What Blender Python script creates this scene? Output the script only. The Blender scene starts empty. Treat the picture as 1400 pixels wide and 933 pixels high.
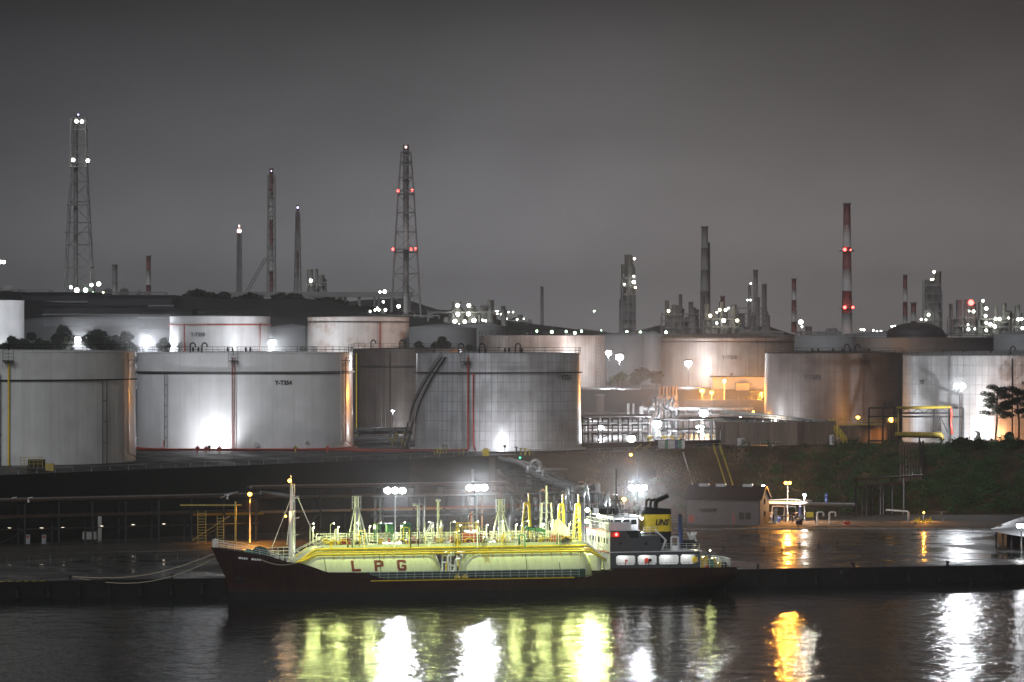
import bpy, math, random
from mathutils import Vector
random.seed(7)
SC = bpy.context.scene
COL = SC.collection
# ------------------------------------------------------------------ camera, sky, sun, exposure
HAZE = 0.00013
F = 5000.0            # focal length in photograph pixels (1400 wide)
CX, CY, H = 700.0, 466.5, 35.25
cam_d = bpy.data.cameras.new('camera'); cam = bpy.data.objects.new('camera', cam_d); COL.objects.link(cam)
cam_d.sensor_width = 36.0; cam_d.lens = F / 1400 * 36; cam_d.clip_end = 20000; cam_d.clip_start = 1
cam.location = (0, 0, H); cam.rotation_euler = (math.radians(90), 0, 0)
SC.camera = cam

W = bpy.data.worlds.new('World'); SC.world = W; W.use_nodes = True
nt = W.node_tree; nt.nodes.clear()
def N(nt, t, **kw):
    n = nt.nodes.new(t)
    for k, v in kw.items():
        if k in n.inputs: n.inputs[k].default_value = v
        else: setattr(n, k, v)
    return n
def L(nt, a, b): nt.links.new(a, b)
# overcast night sky lit from below by the plant: brightest low down, drifting cloud
out = N(nt, 'ShaderNodeOutputWorld'); bg = N(nt, 'ShaderNodeBackground', Strength=1.0)
tc = N(nt, 'ShaderNodeTexCoord'); sep = N(nt, 'ShaderNodeSeparateXYZ')
L(nt, tc.outputs['Generated'], sep.inputs[0])
ramp = N(nt, 'ShaderNodeValToRGB'); r = ramp.color_ramp
r.elements[0].position = 0.0; r.elements[0].color = (0.235, 0.230, 0.235, 1)
r.elements[1].position = 1.0; r.elements[1].color = (0.040, 0.039, 0.039, 1)
for p, c in ((0.03, (0.215, 0.210, 0.214, 1)), (0.055, (0.130, 0.127, 0.129, 1)), (0.092, (0.050, 0.049, 0.049, 1)), (0.25, (0.044, 0.043, 0.043, 1))):
    e = r.elements.new(p); e.color = c
L(nt, sep.outputs['Z'], ramp.inputs[0])
mp = N(nt, 'ShaderNodeMapping'); mp.inputs['Scale'].default_value = (5, 5, 11)
L(nt, tc.outputs['Generated'], mp.inputs[0])
nz = N(nt, 'ShaderNodeTexNoise', Scale=1.3, Detail=5.0, Roughness=0.55); L(nt, mp.outputs[0], nz.inputs['Vector'])
mr = N(nt, 'ShaderNodeMapRange'); mr.inputs[1].default_value = 0.3; mr.inputs[2].default_value = 0.7; mr.inputs[3].default_value = 0.80; mr.inputs[4].default_value = 1.22
L(nt, nz.outputs[0], mr.inputs[0])
mx = N(nt, 'ShaderNodeMix', data_type='RGBA', blend_type='MULTIPLY'); mx.inputs[0].default_value = 1
L(nt, ramp.outputs[0], mx.inputs[6]); L(nt, mr.outputs[0], mx.inputs[7])
# warmer glow towards the sodium-lit side of the plant
mr2 = N(nt, 'ShaderNodeMapRange'); mr2.inputs[1].default_value = -0.14; mr2.inputs[2].default_value = 0.14
L(nt, sep.outputs['X'], mr2.inputs[0])
tint = N(nt, 'ShaderNodeValToRGB'); e = tint.color_ramp.elements
e[0].position = 0; e[0].color = (0.48, 0.50, 0.535, 1); e[1].position = 1; e[1].color = (1.0, 0.925, 0.905, 1)
x = e.new(.48); x.color = (0.95, 0.955, 0.985, 1); x = e.new(.7); x.color = (1.0, 0.95, 0.945, 1)
L(nt, mr2.outputs[0], tint.inputs[0])
mx2 = N(nt, 'ShaderNodeMix', data_type='RGBA', blend_type='MULTIPLY'); mx2.inputs[0].default_value = 1
L(nt, mx.outputs[2], mx2.inputs[6]); L(nt, tint.outputs[0], mx2.inputs[7])
L(nt, mx2.outputs[2], bg.inputs[0]); L(nt, bg.outputs[0], out.inputs[0])
# weak soft light of the overcast town sky from behind the camera
sun_d = bpy.data.lights.new('moonlight', 'SUN'); sun_d.energy = 1.3; sun_d.angle = math.radians(35); sun_d.color = (0.93, 0.96, 1.0)
sun = bpy.data.objects.new('moonlight', sun_d); COL.objects.link(sun); sun.rotation_euler = (math.radians(62), 0, math.radians(-18))
SC.view_settings.view_transform = 'Standard'; SC.view_settings.look = 'None'; SC.view_settings.exposure = 0.0; SC.view_settings.gamma = 1.0
cy = SC.cycles
cy.use_denoising = True; cy.max_bounces = 5; cy.diffuse_bounces = 2; cy.glossy_bounces = 3; cy.transmission_bounces = 2
cy.volume_bounces = 0; cy.transparent_max_bounces = 6; cy.sample_clamp_indirect = 3.0; cy.caustics_reflective = False; cy.caustics_refractive = False
cy.use_light_tree = True

# ------------------------------------------------------------------ pixels to places
def xat(px, D): return (px - CX) / F * D
def zat(py, D): return H - (py - CY) / F * D
def P(px, py, D): return Vector((xat(px, D), D, zat(py, D)))
def PZ(px, D, z): return Vector((xat(px, D), D, z))
def gd(py, z): return (H - z) * F / (py - CY)          # distance of a point at height z seen at row py
def G(px, py, z): D = gd(py, z); return Vector((xat(px, D), D, z))
def interp(tab, x):
    if x <= tab[0][0]: return tab[0][1]
    for (a, u), (b, v) in zip(tab, tab[1:]):
        if x <= b: return u + (v - u) * (x - a) / (b - a)
    return tab[-1][1]

# ------------------------------------------------------------------ materials
MATS = {}
def pbsdf(name):
    m = bpy.data.materials.new(name); m.use_nodes = True; nt = m.node_tree
    return m, nt, nt.nodes['Principled BSDF']
def mat(name, col, rough=0.5, metal=0.0, var=0.0, scale=1.0, stretch=(1, 1, 1), col2=None, bump=0.0, bscale=None, coat=0.0, spec=0.5, rvar=0.0):
    m, nt, b = pbsdf(name); MATS[name] = m
    b.inputs['Base Color'].default_value = (*col, 1); b.inputs['Roughness'].default_value = rough
    b.inputs['Metallic'].default_value = metal; b.inputs['Coat Weight'].default_value = coat
    b.inputs['Specular IOR Level'].default_value = spec
    if var or col2 or bump or rvar:
        tc = N(nt, 'ShaderNodeTexCoord'); mp = N(nt, 'ShaderNodeMapping'); mp.inputs['Scale'].default_value = stretch
        L(nt, tc.outputs['Object'], mp.inputs[0])
        nz = N(nt, 'ShaderNodeTexNoise', Scale=scale, Detail=6.0, Roughness=0.62); L(nt, mp.outputs[0], nz.inputs['Vector'])
        rp = N(nt, 'ShaderNodeValToRGB'); rp.color_ramp.elements[0].position = 0.32; rp.color_ramp.elements[1].position = 0.68
        c2 = col2 if col2 else tuple(c * (1 - var) for c in col)
        rp.color_ramp.elements[0].color = (*c2, 1); rp.color_ramp.elements[1].color = (*(col if col2 else tuple(min(1, c * (1 + var * .6)) for c in col)), 1)
        L(nt, nz.outputs[0], rp.inputs[0]); L(nt, rp.outputs[0], b.inputs['Base Color'])
        if rvar:
            q = N(nt, 'ShaderNodeMapRange'); q.inputs[1].default_value = 0.3; q.inputs[2].default_value = 0.7
            q.inputs[3].default_value = max(0.02, rough - rvar); q.inputs[4].default_value = min(1, rough + rvar)
            L(nt, nz.outputs[0], q.inputs[0]); L(nt, q.outputs[0], b.inputs['Roughness'])
        if bump:
            n2 = N(nt, 'ShaderNodeTexNoise', Scale=bscale or scale * 3, Detail=4.0); L(nt, mp.outputs[0], n2.inputs['Vector'])
            bp = N(nt, 'ShaderNodeBump', Strength=bump, Distance=0.1); L(nt, n2.outputs[0], bp.inputs['Height']); L(nt, bp.outputs[0], b.inputs['Normal'])
    return m
def emit(name, col, s):
    m = bpy.data.materials.new(name); m.use_nodes = True; nt = m.node_tree; nt.nodes.clear()
    e = N(nt, 'ShaderNodeEmission', Strength=s); e.inputs[0].default_value = (*col, 1)
    o = N(nt, 'ShaderNodeOutputMaterial'); L(nt, e.outputs[0], o.inputs[0]); MATS[name] = m
    m.cycles.emission_sampling = 'NONE'
    return m
mat('concrete', (.22, .20, .18), .8, var=.35, scale=.4, bump=.3)
mat('old_concrete', (0.162, 0.119, 0.093), .75, var=.5, scale=.5, stretch=(1, 1, .12), bump=.3)
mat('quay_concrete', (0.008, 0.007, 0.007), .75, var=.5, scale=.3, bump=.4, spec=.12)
mat('road', (.014, .014, .014), .5, var=.3, scale=.4, bump=.2, rvar=.15, spec=.12)
mat('terrace', (0.030, 0.028, 0.027), .45, var=.4, scale=.15, bump=.3, rvar=.2, spec=.12)
mat('far_earth', (.06, .06, .055), .9, var=.4, scale=.02)
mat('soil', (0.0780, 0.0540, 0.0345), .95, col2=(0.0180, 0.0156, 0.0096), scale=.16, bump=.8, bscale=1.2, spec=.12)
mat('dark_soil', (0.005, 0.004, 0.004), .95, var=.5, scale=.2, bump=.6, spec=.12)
mat('hill', (0.024, 0.026, 0.027), .95, var=.4, scale=.03, spec=.12)
mat('steel', (0.133, 0.133, 0.136), .42, metal=.6, var=.25, scale=.7)
mat('galv', (0.440, 0.448, 0.464), .35, metal=.5, var=.2, scale=1.0)
mat('dark_steel', (.022, .022, .024), .55, metal=.2, var=.3, scale=.8, spec=.12)
mat('black', (.012, .012, .013), .5, spec=.12)
mat('pipe_white', (.46, .45, .44), .35, var=.25, scale=.6)
mat('pipe_brown', (0.102, 0.066, 0.049), .5, var=.4, scale=.5)
mat('red_pipe', (.34, .035, .022), .45, var=.3, scale=.6)
mat('yellow', (.68, .50, .03), .4, var=.2, scale=.8)
mat('yellow_dull', (.35, .26, .04), .5, var=.3, scale=.8)
mat('green_paint', (.05, .20, .11), .45, var=.2, scale=1)
mat('deck_green', (.018, .06, .05), .5, var=.3, scale=.8)
mat('red_paint', (.45, .05, .03), .4, var=.2, scale=1)
mat('orange_paint', (.62, .16, .03), .45)
mat('ship_white', (.66, .67, .67), .38, var=.15, scale=.5, stretch=(1, 1, .3))
mat('house_grey', (0.072, 0.076, 0.083), .45, var=.15, scale=.5, stretch=(1, 1, .3))  # darker coat for the side walls; the lamp-lit front takes white instead
mat('cargo_tank', (.64, .69, .50), .45, var=.12, scale=1.6, stretch=(1, .15, .15))
mat('letter_red', (.17, .022, .018), .5)
mat('letter_black', (.02, .02, .025), .5)
mat('letter_white', (.75, .75, .75), .5)
mat('blue_paint', (.03, .05, .16), .4)
mat('glass', (.015, .018, .02), .08, spec=.7)
mat('wall_pink', (0.096, 0.088, 0.090), .8, var=.15, scale=.5, stretch=(1, 1, .3), bump=.1)
mat('roof_dark', (.016, .016, .024), .5, var=.3, scale=.6, spec=.12)
mat('roof_grey', (.42, .43, .45), .4, metal=.3, var=.15, scale=.5)
mat('bark', (.06, .045, .03), .9, var=.4, scale=2, bump=.5, spec=.12)
mat('leaf', (0.015, 0.027, 0.011), .7, col2=(0.0067, 0.0135, 0.0060), scale=.5, spec=.12)
mat('leaf_bright', (.10, .13, .03), .6, var=.4, scale=.6)
mat('pine', (0.009, 0.015, 0.009), .6, var=.4, scale=.8, spec=.12)
mat('ivy', (0.051, 0.119, 0.038), .7, col2=(0.0136, 0.0306, 0.0127), scale=.22, spec=.12)
mat('dry_grass', (.23, .17, .10), .9, col2=(.08, .056, .03), scale=.25, spec=.12)
mat('gravel', (.085, .072, .06), .8, var=.45, scale=.5, bump=.5, spec=.15)
mat('yard_slab', (0.045, 0.041, 0.036), .6, var=.4, scale=.3, bump=.3, rvar=.2, spec=.12)
mat('rope', (.36, .30, .22), .9)
mat('stack_red', (.17, .055, .05), .6, var=.2, scale=.1)
mat('stack_white', (.40, .39, .38), .6, var=.2, scale=.1)
mat('far_steel', (0.187, 0.180, 0.180), .7, var=.2, scale=.1)
mat('rubber', (.012, .012, .012), .8, spec=.12)
mat('sign_white', (.7, .7, .7), .5)
mat('far_shed', (0.038, 0.039, 0.044), .8, var=.25, scale=.05, spec=.1)
mat('far_tank', (0.270, 0.274, 0.285), .5, var=.15, scale=.1)
emit('lamp_white', (.93, .96, 1.0), 60); emit('lamp_orange', (1.0, .47, .07), 12); emit('lamp_red', (1.0, .06, .05), 16)
emit('lamp_green', (.05, .9, .45), 4); emit('lamp_lime', (.93, 1.0, .55), 50); emit('lamp_far', (.95, 1.0, .84), 20); emit('lamp_far_warm', (1.0, .86, .55), 16)
emit('lamp_far_green', (.65, 1.0, .65), 12); emit('flare_flame', (1.0, .62, .55), 16); emit('lamp_violet', (.55, .5, 1.0), 6); emit('passage_light', (1.0, 1.0, .97), 5)

def tank_mat(name, col, dirt, rough, streak=.5, course=2.4, seam=6.0, seam_dark=.7, metal=0.0, coat=0.0, rust=None, hs=0):
    """painted shell plates: faint weld seams, rain streaks and rust running down"""
    m, nt, b = pbsdf(name); MATS[name] = m
    tc = N(nt, 'ShaderNodeTexCoord'); sp = N(nt, 'ShaderNodeSeparateXYZ'); L(nt, tc.outputs['Object'], sp.inputs[0])
    at = N(nt, 'ShaderNodeMath', operation='ARCTAN2'); L(nt, sp.outputs['X'], at.inputs[0]); L(nt, sp.outputs['Y'], at.inputs[1])
    cb = N(nt, 'ShaderNodeCombineXYZ'); L(nt, at.outputs[0], cb.inputs[0]); L(nt, sp.outputs['Z'], cb.inputs[1])
    mp = N(nt, 'ShaderNodeMapping'); mp.inputs['Scale'].default_value = (45 if metal == 0 else 17, .05, 1); L(nt, cb.outputs[0], mp.inputs[0])
    n1 = N(nt, 'ShaderNodeTexNoise', Scale=1.0, Detail=5.0, Roughness=.65); L(nt, mp.outputs[0], n1.inputs['Vector'])
    n2 = N(nt, 'ShaderNodeTexNoise', Scale=.25, Detail=5.0); L(nt, tc.outputs['Object'], n2.inputs['Vector'])
    ad = N(nt, 'ShaderNodeMath', operation='MULTIPLY_ADD'); ad.inputs[1].default_value = .55; L(nt, n2.outputs[0], ad.inputs[0])
    m3 = N(nt, 'ShaderNodeMath', operation='MULTIPLY'); m3.inputs[1].default_value = .45; L(nt, n1.outputs[0], m3.inputs[0]); L(nt, m3.outputs[0], ad.inputs[2])
    rp = N(nt, 'ShaderNodeValToRGB'); e = rp.color_ramp.elements; e[0].position = .5 - .22 * streak - .02; e[1].position = .5 + .12
    e[0].color = (*dirt, 1); e[1].color = (*col, 1)
    L(nt, ad.outputs[0], rp.inputs[0]); cur = rp.outputs[0]
    if rust:
        n3 = N(nt, 'ShaderNodeTexNoise', Scale=.16, Detail=6.0, Roughness=.7); L(nt, tc.outputs['Object'], n3.inputs['Vector'])
        r3 = N(nt, 'ShaderNodeMapRange'); r3.inputs[1].default_value = .52; r3.inputs[2].default_value = .68; r3.inputs[4].default_value = .75; L(nt, n3.outputs[0], r3.inputs[0])
        q = N(nt, 'ShaderNodeMix', data_type='RGBA'); q.inputs[7].default_value = (*rust, 1); L(nt, r3.outputs[0], q.inputs[0]); L(nt, cur, q.inputs[6]); cur = q.outputs[2]
    # vertical weld seams, fainter where the paint is fresher
    sv = N(nt, 'ShaderNodeMapRange'); sv.inputs[1].default_value = .35; sv.inputs[2].default_value = .65; sv.inputs[3].default_value = .25; sv.inputs[4].default_value = 1.2; L(nt, n2.outputs[0], sv.inputs[0])
    def faint(x):
        k = N(nt, 'ShaderNodeMath', operation='MULTIPLY'); L(nt, x, k.inputs[0]); L(nt, sv.outputs[0], k.inputs[1]); return k.outputs[0]
    if seam:
        w = N(nt, 'ShaderNodeMath', operation='MULTIPLY'); w.inputs[1].default_value = seam; L(nt, at.outputs[0], w.inputs[0])
        fr = N(nt, 'ShaderNodeMath', operation='FRACT'); L(nt, w.outputs[0], fr.inputs[0])
        lt = N(nt, 'ShaderNodeMath', operation='LESS_THAN'); lt.inputs[1].default_value = .14; L(nt, fr.outputs[0], lt.inputs[0])
        sm = N(nt, 'ShaderNodeMath', operation='MULTIPLY'); sm.inputs[1].default_value = 1 - seam_dark; L(nt, lt.outputs[0], sm.inputs[0])
        q = N(nt, 'ShaderNodeMix', data_type='RGBA', blend_type='MIX'); q.inputs[7].default_value = tuple(c * .25 for c in dirt) + (1,)
        L(nt, faint(sm.outputs[0]), q.inputs[0]); L(nt, cur, q.inputs[6]); cur = q.outputs[2]
    if hs:
        w = N(nt, 'ShaderNodeMath', operation='DIVIDE'); w.inputs[1].default_value = hs; L(nt, sp.outputs['Z'], w.inputs[0])
        fr = N(nt, 'ShaderNodeMath', operation='FRACT'); L(nt, w.outputs[0], fr.inputs[0])
        lt = N(nt, 'ShaderNodeMath', operation='LESS_THAN'); lt.inputs[1].default_value = .08; L(nt, fr.outputs[0], lt.inputs[0])
        sm = N(nt, 'ShaderNodeMath', operation='MULTIPLY'); sm.inputs[1].default_value = (1 - seam_dark) * .9; L(nt, lt.outputs[0], sm.inputs[0])
        q = N(nt, 'ShaderNodeMix', data_type='RGBA', blend_type='MIX'); q.inputs[7].default_value = tuple(c * .3 for c in dirt) + (1,)
        L(nt, faint(sm.outputs[0]), q.inputs[0]); L(nt, cur, q.inputs[6]); cur = q.outputs[2]
    L(nt, cur, b.inputs['Base Color']); b.inputs['Metallic'].default_value = metal; b.inputs['Coat Weight'].default_value = coat; b.inputs['Coat Roughness'].default_value = .12
    rr = N(nt, 'ShaderNodeMapRange'); rr.inputs[3].default_value = max(.08, rough - .08); rr.inputs[4].default_value = rough + .12
    L(nt, ad.outputs[0], rr.inputs[0]); L(nt, rr.outputs[0], b.inputs['Roughness'])
    bp = N(nt, 'ShaderNodeBump', Strength=.3, Distance=.12); L(nt, n2.outputs[0], bp.inputs['Height']); L(nt, bp.outputs[0], b.inputs['Normal'])
    return m
tank_mat('tank_white', (.60, .60, .61), (.45, .445, .44), .34, .5, seam=5, seam_dark=.9, coat=.25)
tank_mat('tank_gloss', (.82, .82, .84), (.70, .70, .71), .3, .35, seam=5, seam_dark=.92, coat=.4)
tank_mat('tank_rust', (.60, .565, .54), (.46, .42, .40), .45, .5, seam=10, seam_dark=.85, rust=(.27, .14, .085))
tank_mat('tank_grey', (.50, .50, .53), (.17, .16, .16), .34, .95, seam=14, seam_dark=.6, metal=.25, hs=1.89)
tank_mat('tank_brown', (.125, .10, .09), (.055, .042, .037), .40, .8, seam=14, seam_dark=.65, metal=.2, hs=2.09)
tank_mat('tank_tan', (.33, .285, .26), (.12, .082, .064), .4, .95, seam=15, seam_dark=.65, metal=.2)
tank_mat('tank_silver', (.50, .50, .51), (.22, .215, .21), .34, .9, seam=15, seam_dark=.68, metal=.3, hs=2.02)
tank_mat('tank_dark', (.075, .07, .07), (.04, .038, .038), .5, .7, seam=20, seam_dark=.6)

# wet quay paving: puddles with mirror-smooth film, rougher damp concrete between
m, nt, b = pbsdf('wet_apron'); MATS['wet_apron'] = m; b.inputs['Specular IOR Level'].default_value = .4
tc = N(nt, 'ShaderNodeTexCoord'); mp = N(nt, 'ShaderNodeMapping'); mp.inputs['Scale'].default_value = (1, 1, 1); L(nt, tc.outputs['Object'], mp.inputs[0])
n1 = N(nt, 'ShaderNodeTexNoise', Scale=.055, Detail=7.0, Roughness=.62, Distortion=1.2); L(nt, mp.outputs[0], n1.inputs['Vector'])
mr = N(nt, 'ShaderNodeMapRange'); mr.inputs[1].default_value = .42; mr.inputs[2].default_value = .56; mr.inputs[3].default_value = .13; mr.inputs[4].default_value = .5
L(nt, n1.outputs[0], mr.inputs[0]); L(nt, mr.outputs[0], b.inputs['Roughness'])
rp = N(nt, 'ShaderNodeValToRGB'); e = rp.color_ramp.elements; e[0].position = .4; e[1].position = .62; e[0].color = (.008, .008, .008, 1); e[1].color = (.022, .020, .019, 1)
L(nt, n1.outputs[0], rp.inputs[0]); L(nt, rp.outputs[0], b.inputs['Base Color'])
n2 = N(nt, 'ShaderNodeTexNoise', Scale=.5, Detail=4.0); L(nt, mp.outputs[0], n2.inputs['Vector'])
bp = N(nt, 'ShaderNodeBump', Strength=.35, Distance=.06); L(nt, n2.outputs[0], bp.inputs['Height']); L(nt, bp.outputs[0], b.inputs['Normal'])

# harbour water: small ripples, long exposure look from several wave sizes
m, nt, b = pbsdf('harbour_water'); MATS['harbour_water'] = m
b.inputs['Base Color'].default_value = (.006, .009, .010, 1); b.inputs['Roughness'].default_value = .12; b.inputs['IOR'].default_value = 1.33; b.inputs['Specular IOR Level'].default_value = .4
tc = N(nt, 'ShaderNodeTexCoord')
def wave(sc, stretch, det, rot=0):
    mp = N(nt, 'ShaderNodeMapping'); mp.inputs['Scale'].default_value = stretch; mp.inputs['Rotation'].default_value = (0, 0, rot); L(nt, tc.outputs['Object'], mp.inputs[0])
    n = N(nt, 'ShaderNodeTexNoise', Scale=sc, Detail=det, Roughness=.55); L(nt, mp.outputs[0], n.inputs['Vector']); return n.outputs[0]
a1 = wave(.30, (1, .75, 1), 3.0, .25); a2 = wave(1.5, (1, .8, 1), 3.0, -.4); a3 = wave(.045, (1, .6, 1), 2.0, .1)
s1 = N(nt, 'ShaderNodeMath', operation='MULTIPLY'); s1.inputs[1].default_value = .24; L(nt, a1, s1.inputs[0])
s2 = N(nt, 'ShaderNodeMath', operation='MULTIPLY_ADD'); s2.inputs[1].default_value = .055; L(nt, a2, s2.inputs[0]); L(nt, s1.outputs[0], s2.inputs[2])
s3 = N(nt, 'ShaderNodeMath', operation='MULTIPLY_ADD'); s3.inputs[1].default_value = .40; L(nt, a3, s3.inputs[0]); L(nt, s2.outputs[0], s3.inputs[2])
bp = N(nt, 'ShaderNodeBump', Strength=1.0, Distance=1.0); L(nt, s3.outputs[0], bp.inputs['Height']); L(nt, bp.outputs[0], b.inputs['Normal'])

# ship's hull: oxide red topsides, thin green line, near-black boot topping, rust stains
m, nt, b = pbsdf('hull_paint'); MATS['hull_paint'] = m
tc = N(nt, 'ShaderNodeTexCoord'); sp = N(nt, 'ShaderNodeSeparateXYZ'); L(nt, tc.outputs['Object'], sp.inputs[0])
rp = N(nt, 'ShaderNodeValToRGB'); rp.color_ramp.interpolation = 'CONSTANT'; e = rp.color_ramp.elements
e[0].position = 0; e[0].color = (.006, .0065, .009, 1); e[1].position = .52; e[1].color = (.026, .007, .006, 1)
x = e.new(.505); x.color = (.02, .035, .028, 1)
mr = N(nt, 'ShaderNodeMapRange'); mr.inputs[1].default_value = -1.4; mr.inputs[2].default_value = 3.6; L(nt, sp.outputs['Z'], mr.inputs[0]); L(nt, mr.outputs[0], rp.inputs[0])
mp = N(nt, 'ShaderNodeMapping'); mp.inputs['Scale'].default_value = (1.2, 1.2, .18); L(nt, tc.outputs['Object'], mp.inputs[0])
n1 = N(nt, 'ShaderNodeTexNoise', Scale=1.0, Detail=6.0); L(nt, mp.outputs[0], n1.inputs['Vector'])
mr = N(nt, 'ShaderNodeMapRange'); mr.inputs[1].default_value = .3; mr.inputs[2].default_value = .7; mr.inputs[3].default_value = .55; mr.inputs[4].default_value = 1.25; L(nt, n1.outputs[0], mr.inputs[0])
mx = N(nt, 'ShaderNodeMix', data_type='RGBA', blend_type='MULTIPLY'); mx.inputs[0].default_value = 1; L(nt, rp.outputs[0], mx.inputs[6]); L(nt, mr.outputs[0], mx.inputs[7]); L(nt, mx.outputs[2], b.inputs['Base Color'])
b.inputs['Roughness'].default_value = .5; b.inputs['Specular IOR Level'].default_value = .2

# ------------------------------------------------------------------ mesh building
class MB:
    def __init__(s): s.v = []; s.f = []; s.sm = []
    def add(s, vs, fs, smooth=False):
        o = len(s.v); s.v += [tuple(v) for v in vs]; s.f += [tuple(i + o for i in f) for f in fs]; s.sm += [smooth] * len(fs); return s
    def box(s, a, b):
        (x0, y0, z0), (x1, y1, z1) = a, b
        return s.add([(x0, y0, z0), (x1, y0, z0), (x1, y1, z0), (x0, y1, z0), (x0, y0, z1), (x1, y0, z1), (x1, y1, z1), (x0, y1, z1)],
                     [(0, 3, 2, 1), (4, 5, 6, 7), (0, 1, 5, 4), (1, 2, 6, 5), (2, 3, 7, 6), (3, 0, 4, 7)])
    def cbox(s, c, sx, sy, sz): return s.box((c[0] - sx / 2, c[1] - sy / 2, c[2] - sz / 2), (c[0] + sx / 2, c[1] + sy / 2, c[2] + sz / 2))
    def bar(s, a, b, w, h=None, up=(0, 0, 1)):
        a = Vector(a); b = Vector(b); d = (b - a)
        if d.length < 1e-6: return s
        d.normalize(); u = Vector(up)
        if abs(d.dot(u)) > .95: u = Vector((0, 1, 0))
        r = d.cross(u).normalized(); u = r.cross(d).normalized(); h = h or w
        r = r * w / 2; u = u * h / 2
        return s.add([a - r - u, a + r - u, a + r + u, a - r + u, b - r - u, b + r - u, b + r + u, b - r + u],
                     [(0, 3, 2, 1), (4, 5, 6, 7), (0, 1, 5, 4), (1, 2, 6, 5), (2, 3, 7, 6), (3, 0, 4, 7)])
    def cyl(s, a, b, r0, r1=None, n=10, caps=True):
        a = Vector(a); b = Vector(b); r1 = r0 if r1 is None else r1; d = (b - a).normalized()
        u = Vector((0, 0, 1)) if abs(d.z) < .9 else Vector((1, 0, 0)); x = d.cross(u).normalized(); y = d.cross(x)
        vs = []
        for c, r in ((a, r0), (b, r1)):
            for i in range(n):
                t = 2 * math.pi * i / n; vs.append(c + x * math.cos(t) * r + y * math.sin(t) * r)
        s.add(vs, [(i, (i + 1) % n, n + (i + 1) % n, n + i) for i in range(n)], True)
        if caps: o = len(s.v) - 2 * n; s.f += [tuple(range(o, o + n)), tuple(reversed(range(o + n, o + 2 * n)))]; s.sm += [False, False]
        return s
    def tube(s, pts, r, n=8, bend=0.0):
        pts = [Vector(p) for p in pts]
        if bend:                                   # round the elbows
            q = [pts[0]]
            for a, b, c in zip(pts, pts[1:], pts[2:]):
                d1 = (a - b); d2 = (c - b); k = min(bend, d1.length * .45, d2.length * .45)
                p1 = b + d1.normalized() * k; p2 = b + d2.normalized() * k
                for t in (0, .25, .5, .75, 1): q.append(p1 * (1 - t) ** 2 + b * 2 * t * (1 - t) + p2 * t * t)
            pts = q + [pts[-1]]
        vs = []; ref = None
        for i, p in enumerate(pts):
            d = (pts[min(i + 1, len(pts) - 1)] - pts[max(i - 1, 0)]).normalized()
            if ref is None: ref = Vector((0, 0, 1)) if abs(d.z) < .9 else Vector((1, 0, 0))
            x = d.cross(ref)
            if x.length < .05: x = d.cross(Vector((0, 1, .3)))
            x.normalize(); y = d.cross(x); ref = -y if y.dot(ref) < 0 else y
            ref = x.cross(d)
            for k in range(n):
                t = 2 * math.pi * k / n; vs.append(p + x * math.cos(t) * r + ref * math.sin(t) * r)
        fs = []
        for i in range(len(pts) - 1):
            for k in range(n): fs.append((i * n + k, i * n + (k + 1) % n, (i + 1) * n + (k + 1) % n, (i + 1) * n + k))
        s.add(vs, fs, True); o = len(s.v) - len(vs)
        s.f += [tuple(range(o, o + n)), tuple(range(o + len(vs) - n, o + len(vs)))]; s.sm += [False, False]
        return s
    def lathe(s, c, prof, n=24, a0=0, a1=2 * math.pi, smooth=True):
        full = abs(a1 - a0 - 2 * math.pi) < 1e-6; m = n if full else n + 1; vs = []
        for r, z in prof:
            for i in range(m):
                t = a0 + (a1 - a0) * i / n; vs.append((c[0] + r * math.sin(t), c[1] - r * math.cos(t), c[2] + z))
        fs = []
        for j in range(len(prof) - 1):
            for i in range(n): k = (i + 1) % m; fs.append((j * m + i, j * m + k, (j + 1) * m + k, (j + 1) * m + i))
        return s.add(vs, fs, smooth)
    def ball(s, c, r, n=10, sq=(1, 1, 1)):
        k = n // 2 + 1; vs = []
        for j in range(k):
            p = math.pi * j / (k - 1)
            for i in range(n):
                t = 2 * math.pi * i / n; vs.append((c[0] + r * sq[0] * math.sin(p) * math.cos(t), c[1] + r * sq[1] * math.sin(p) * math.sin(t), c[2] + r * sq[2] * math.cos(p)))
        return s.add(vs, [(j * n + i, (j + 1) * n + i, (j + 1) * n + (i + 1) % n, j * n + (i + 1) % n) for j in range(k - 1) for i in range(n)], True)
    def ladder(s, a, b, w, rung, r, side):
        a = Vector(a); b = Vector(b); o = Vector(side).normalized() * w / 2
        s.bar(a - o, b - o, r); s.bar(a + o, b + o, r); n = max(2, int((b - a).length / rung))
        for i in range(1, n): p = a.lerp(b, i / n); s.bar(p - o, p + o, r * .8)
        return s
    def rail(s, pts, h, step, r, rails=(.5, 1.0), up=Vector((0, 0, 1))):
        pts = [Vector(p) for p in pts]
        for a, b in zip(pts, pts[1:]):
            n = max(1, round((b - a).length / step))
            for i in range(n + 1): p = a.lerp(b, i / n); s.bar(p, p + up * h, r)
            for k in rails: s.bar(a + up * h * k, b + up * h * k, r)
        return s
    def build(s, name, m, parent=None, **tags):
        me = bpy.data.meshes.new(name); o = bpy.data.objects.new(name, me); COL.objects.link(o)
        org = ORG.get(parent.name, Vector((0, 0, 0))) if parent else Vector(tags.pop('org', (0, 0, 0)))
        me.from_pydata([(v[0] - org.x, v[1] - org.y, v[2] - org.z) for v in s.v], [], s.f)
        me.polygons.foreach_set('use_smooth', s.sm); me.materials.append(MATS[m]); me.update()
        if parent: o.parent = parent
        else: o.location = org
        ORG[o.name] = org
        for k, v in tags.items(): o[k] = v
        return o
ORG = {}
LABELS = set()
def tag(o, label, cat, group=None):
    assert label not in LABELS, label
    LABELS.add(label); o['label'] = label; o['category'] = cat
    if group: o['group'] = group
    return o
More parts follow.
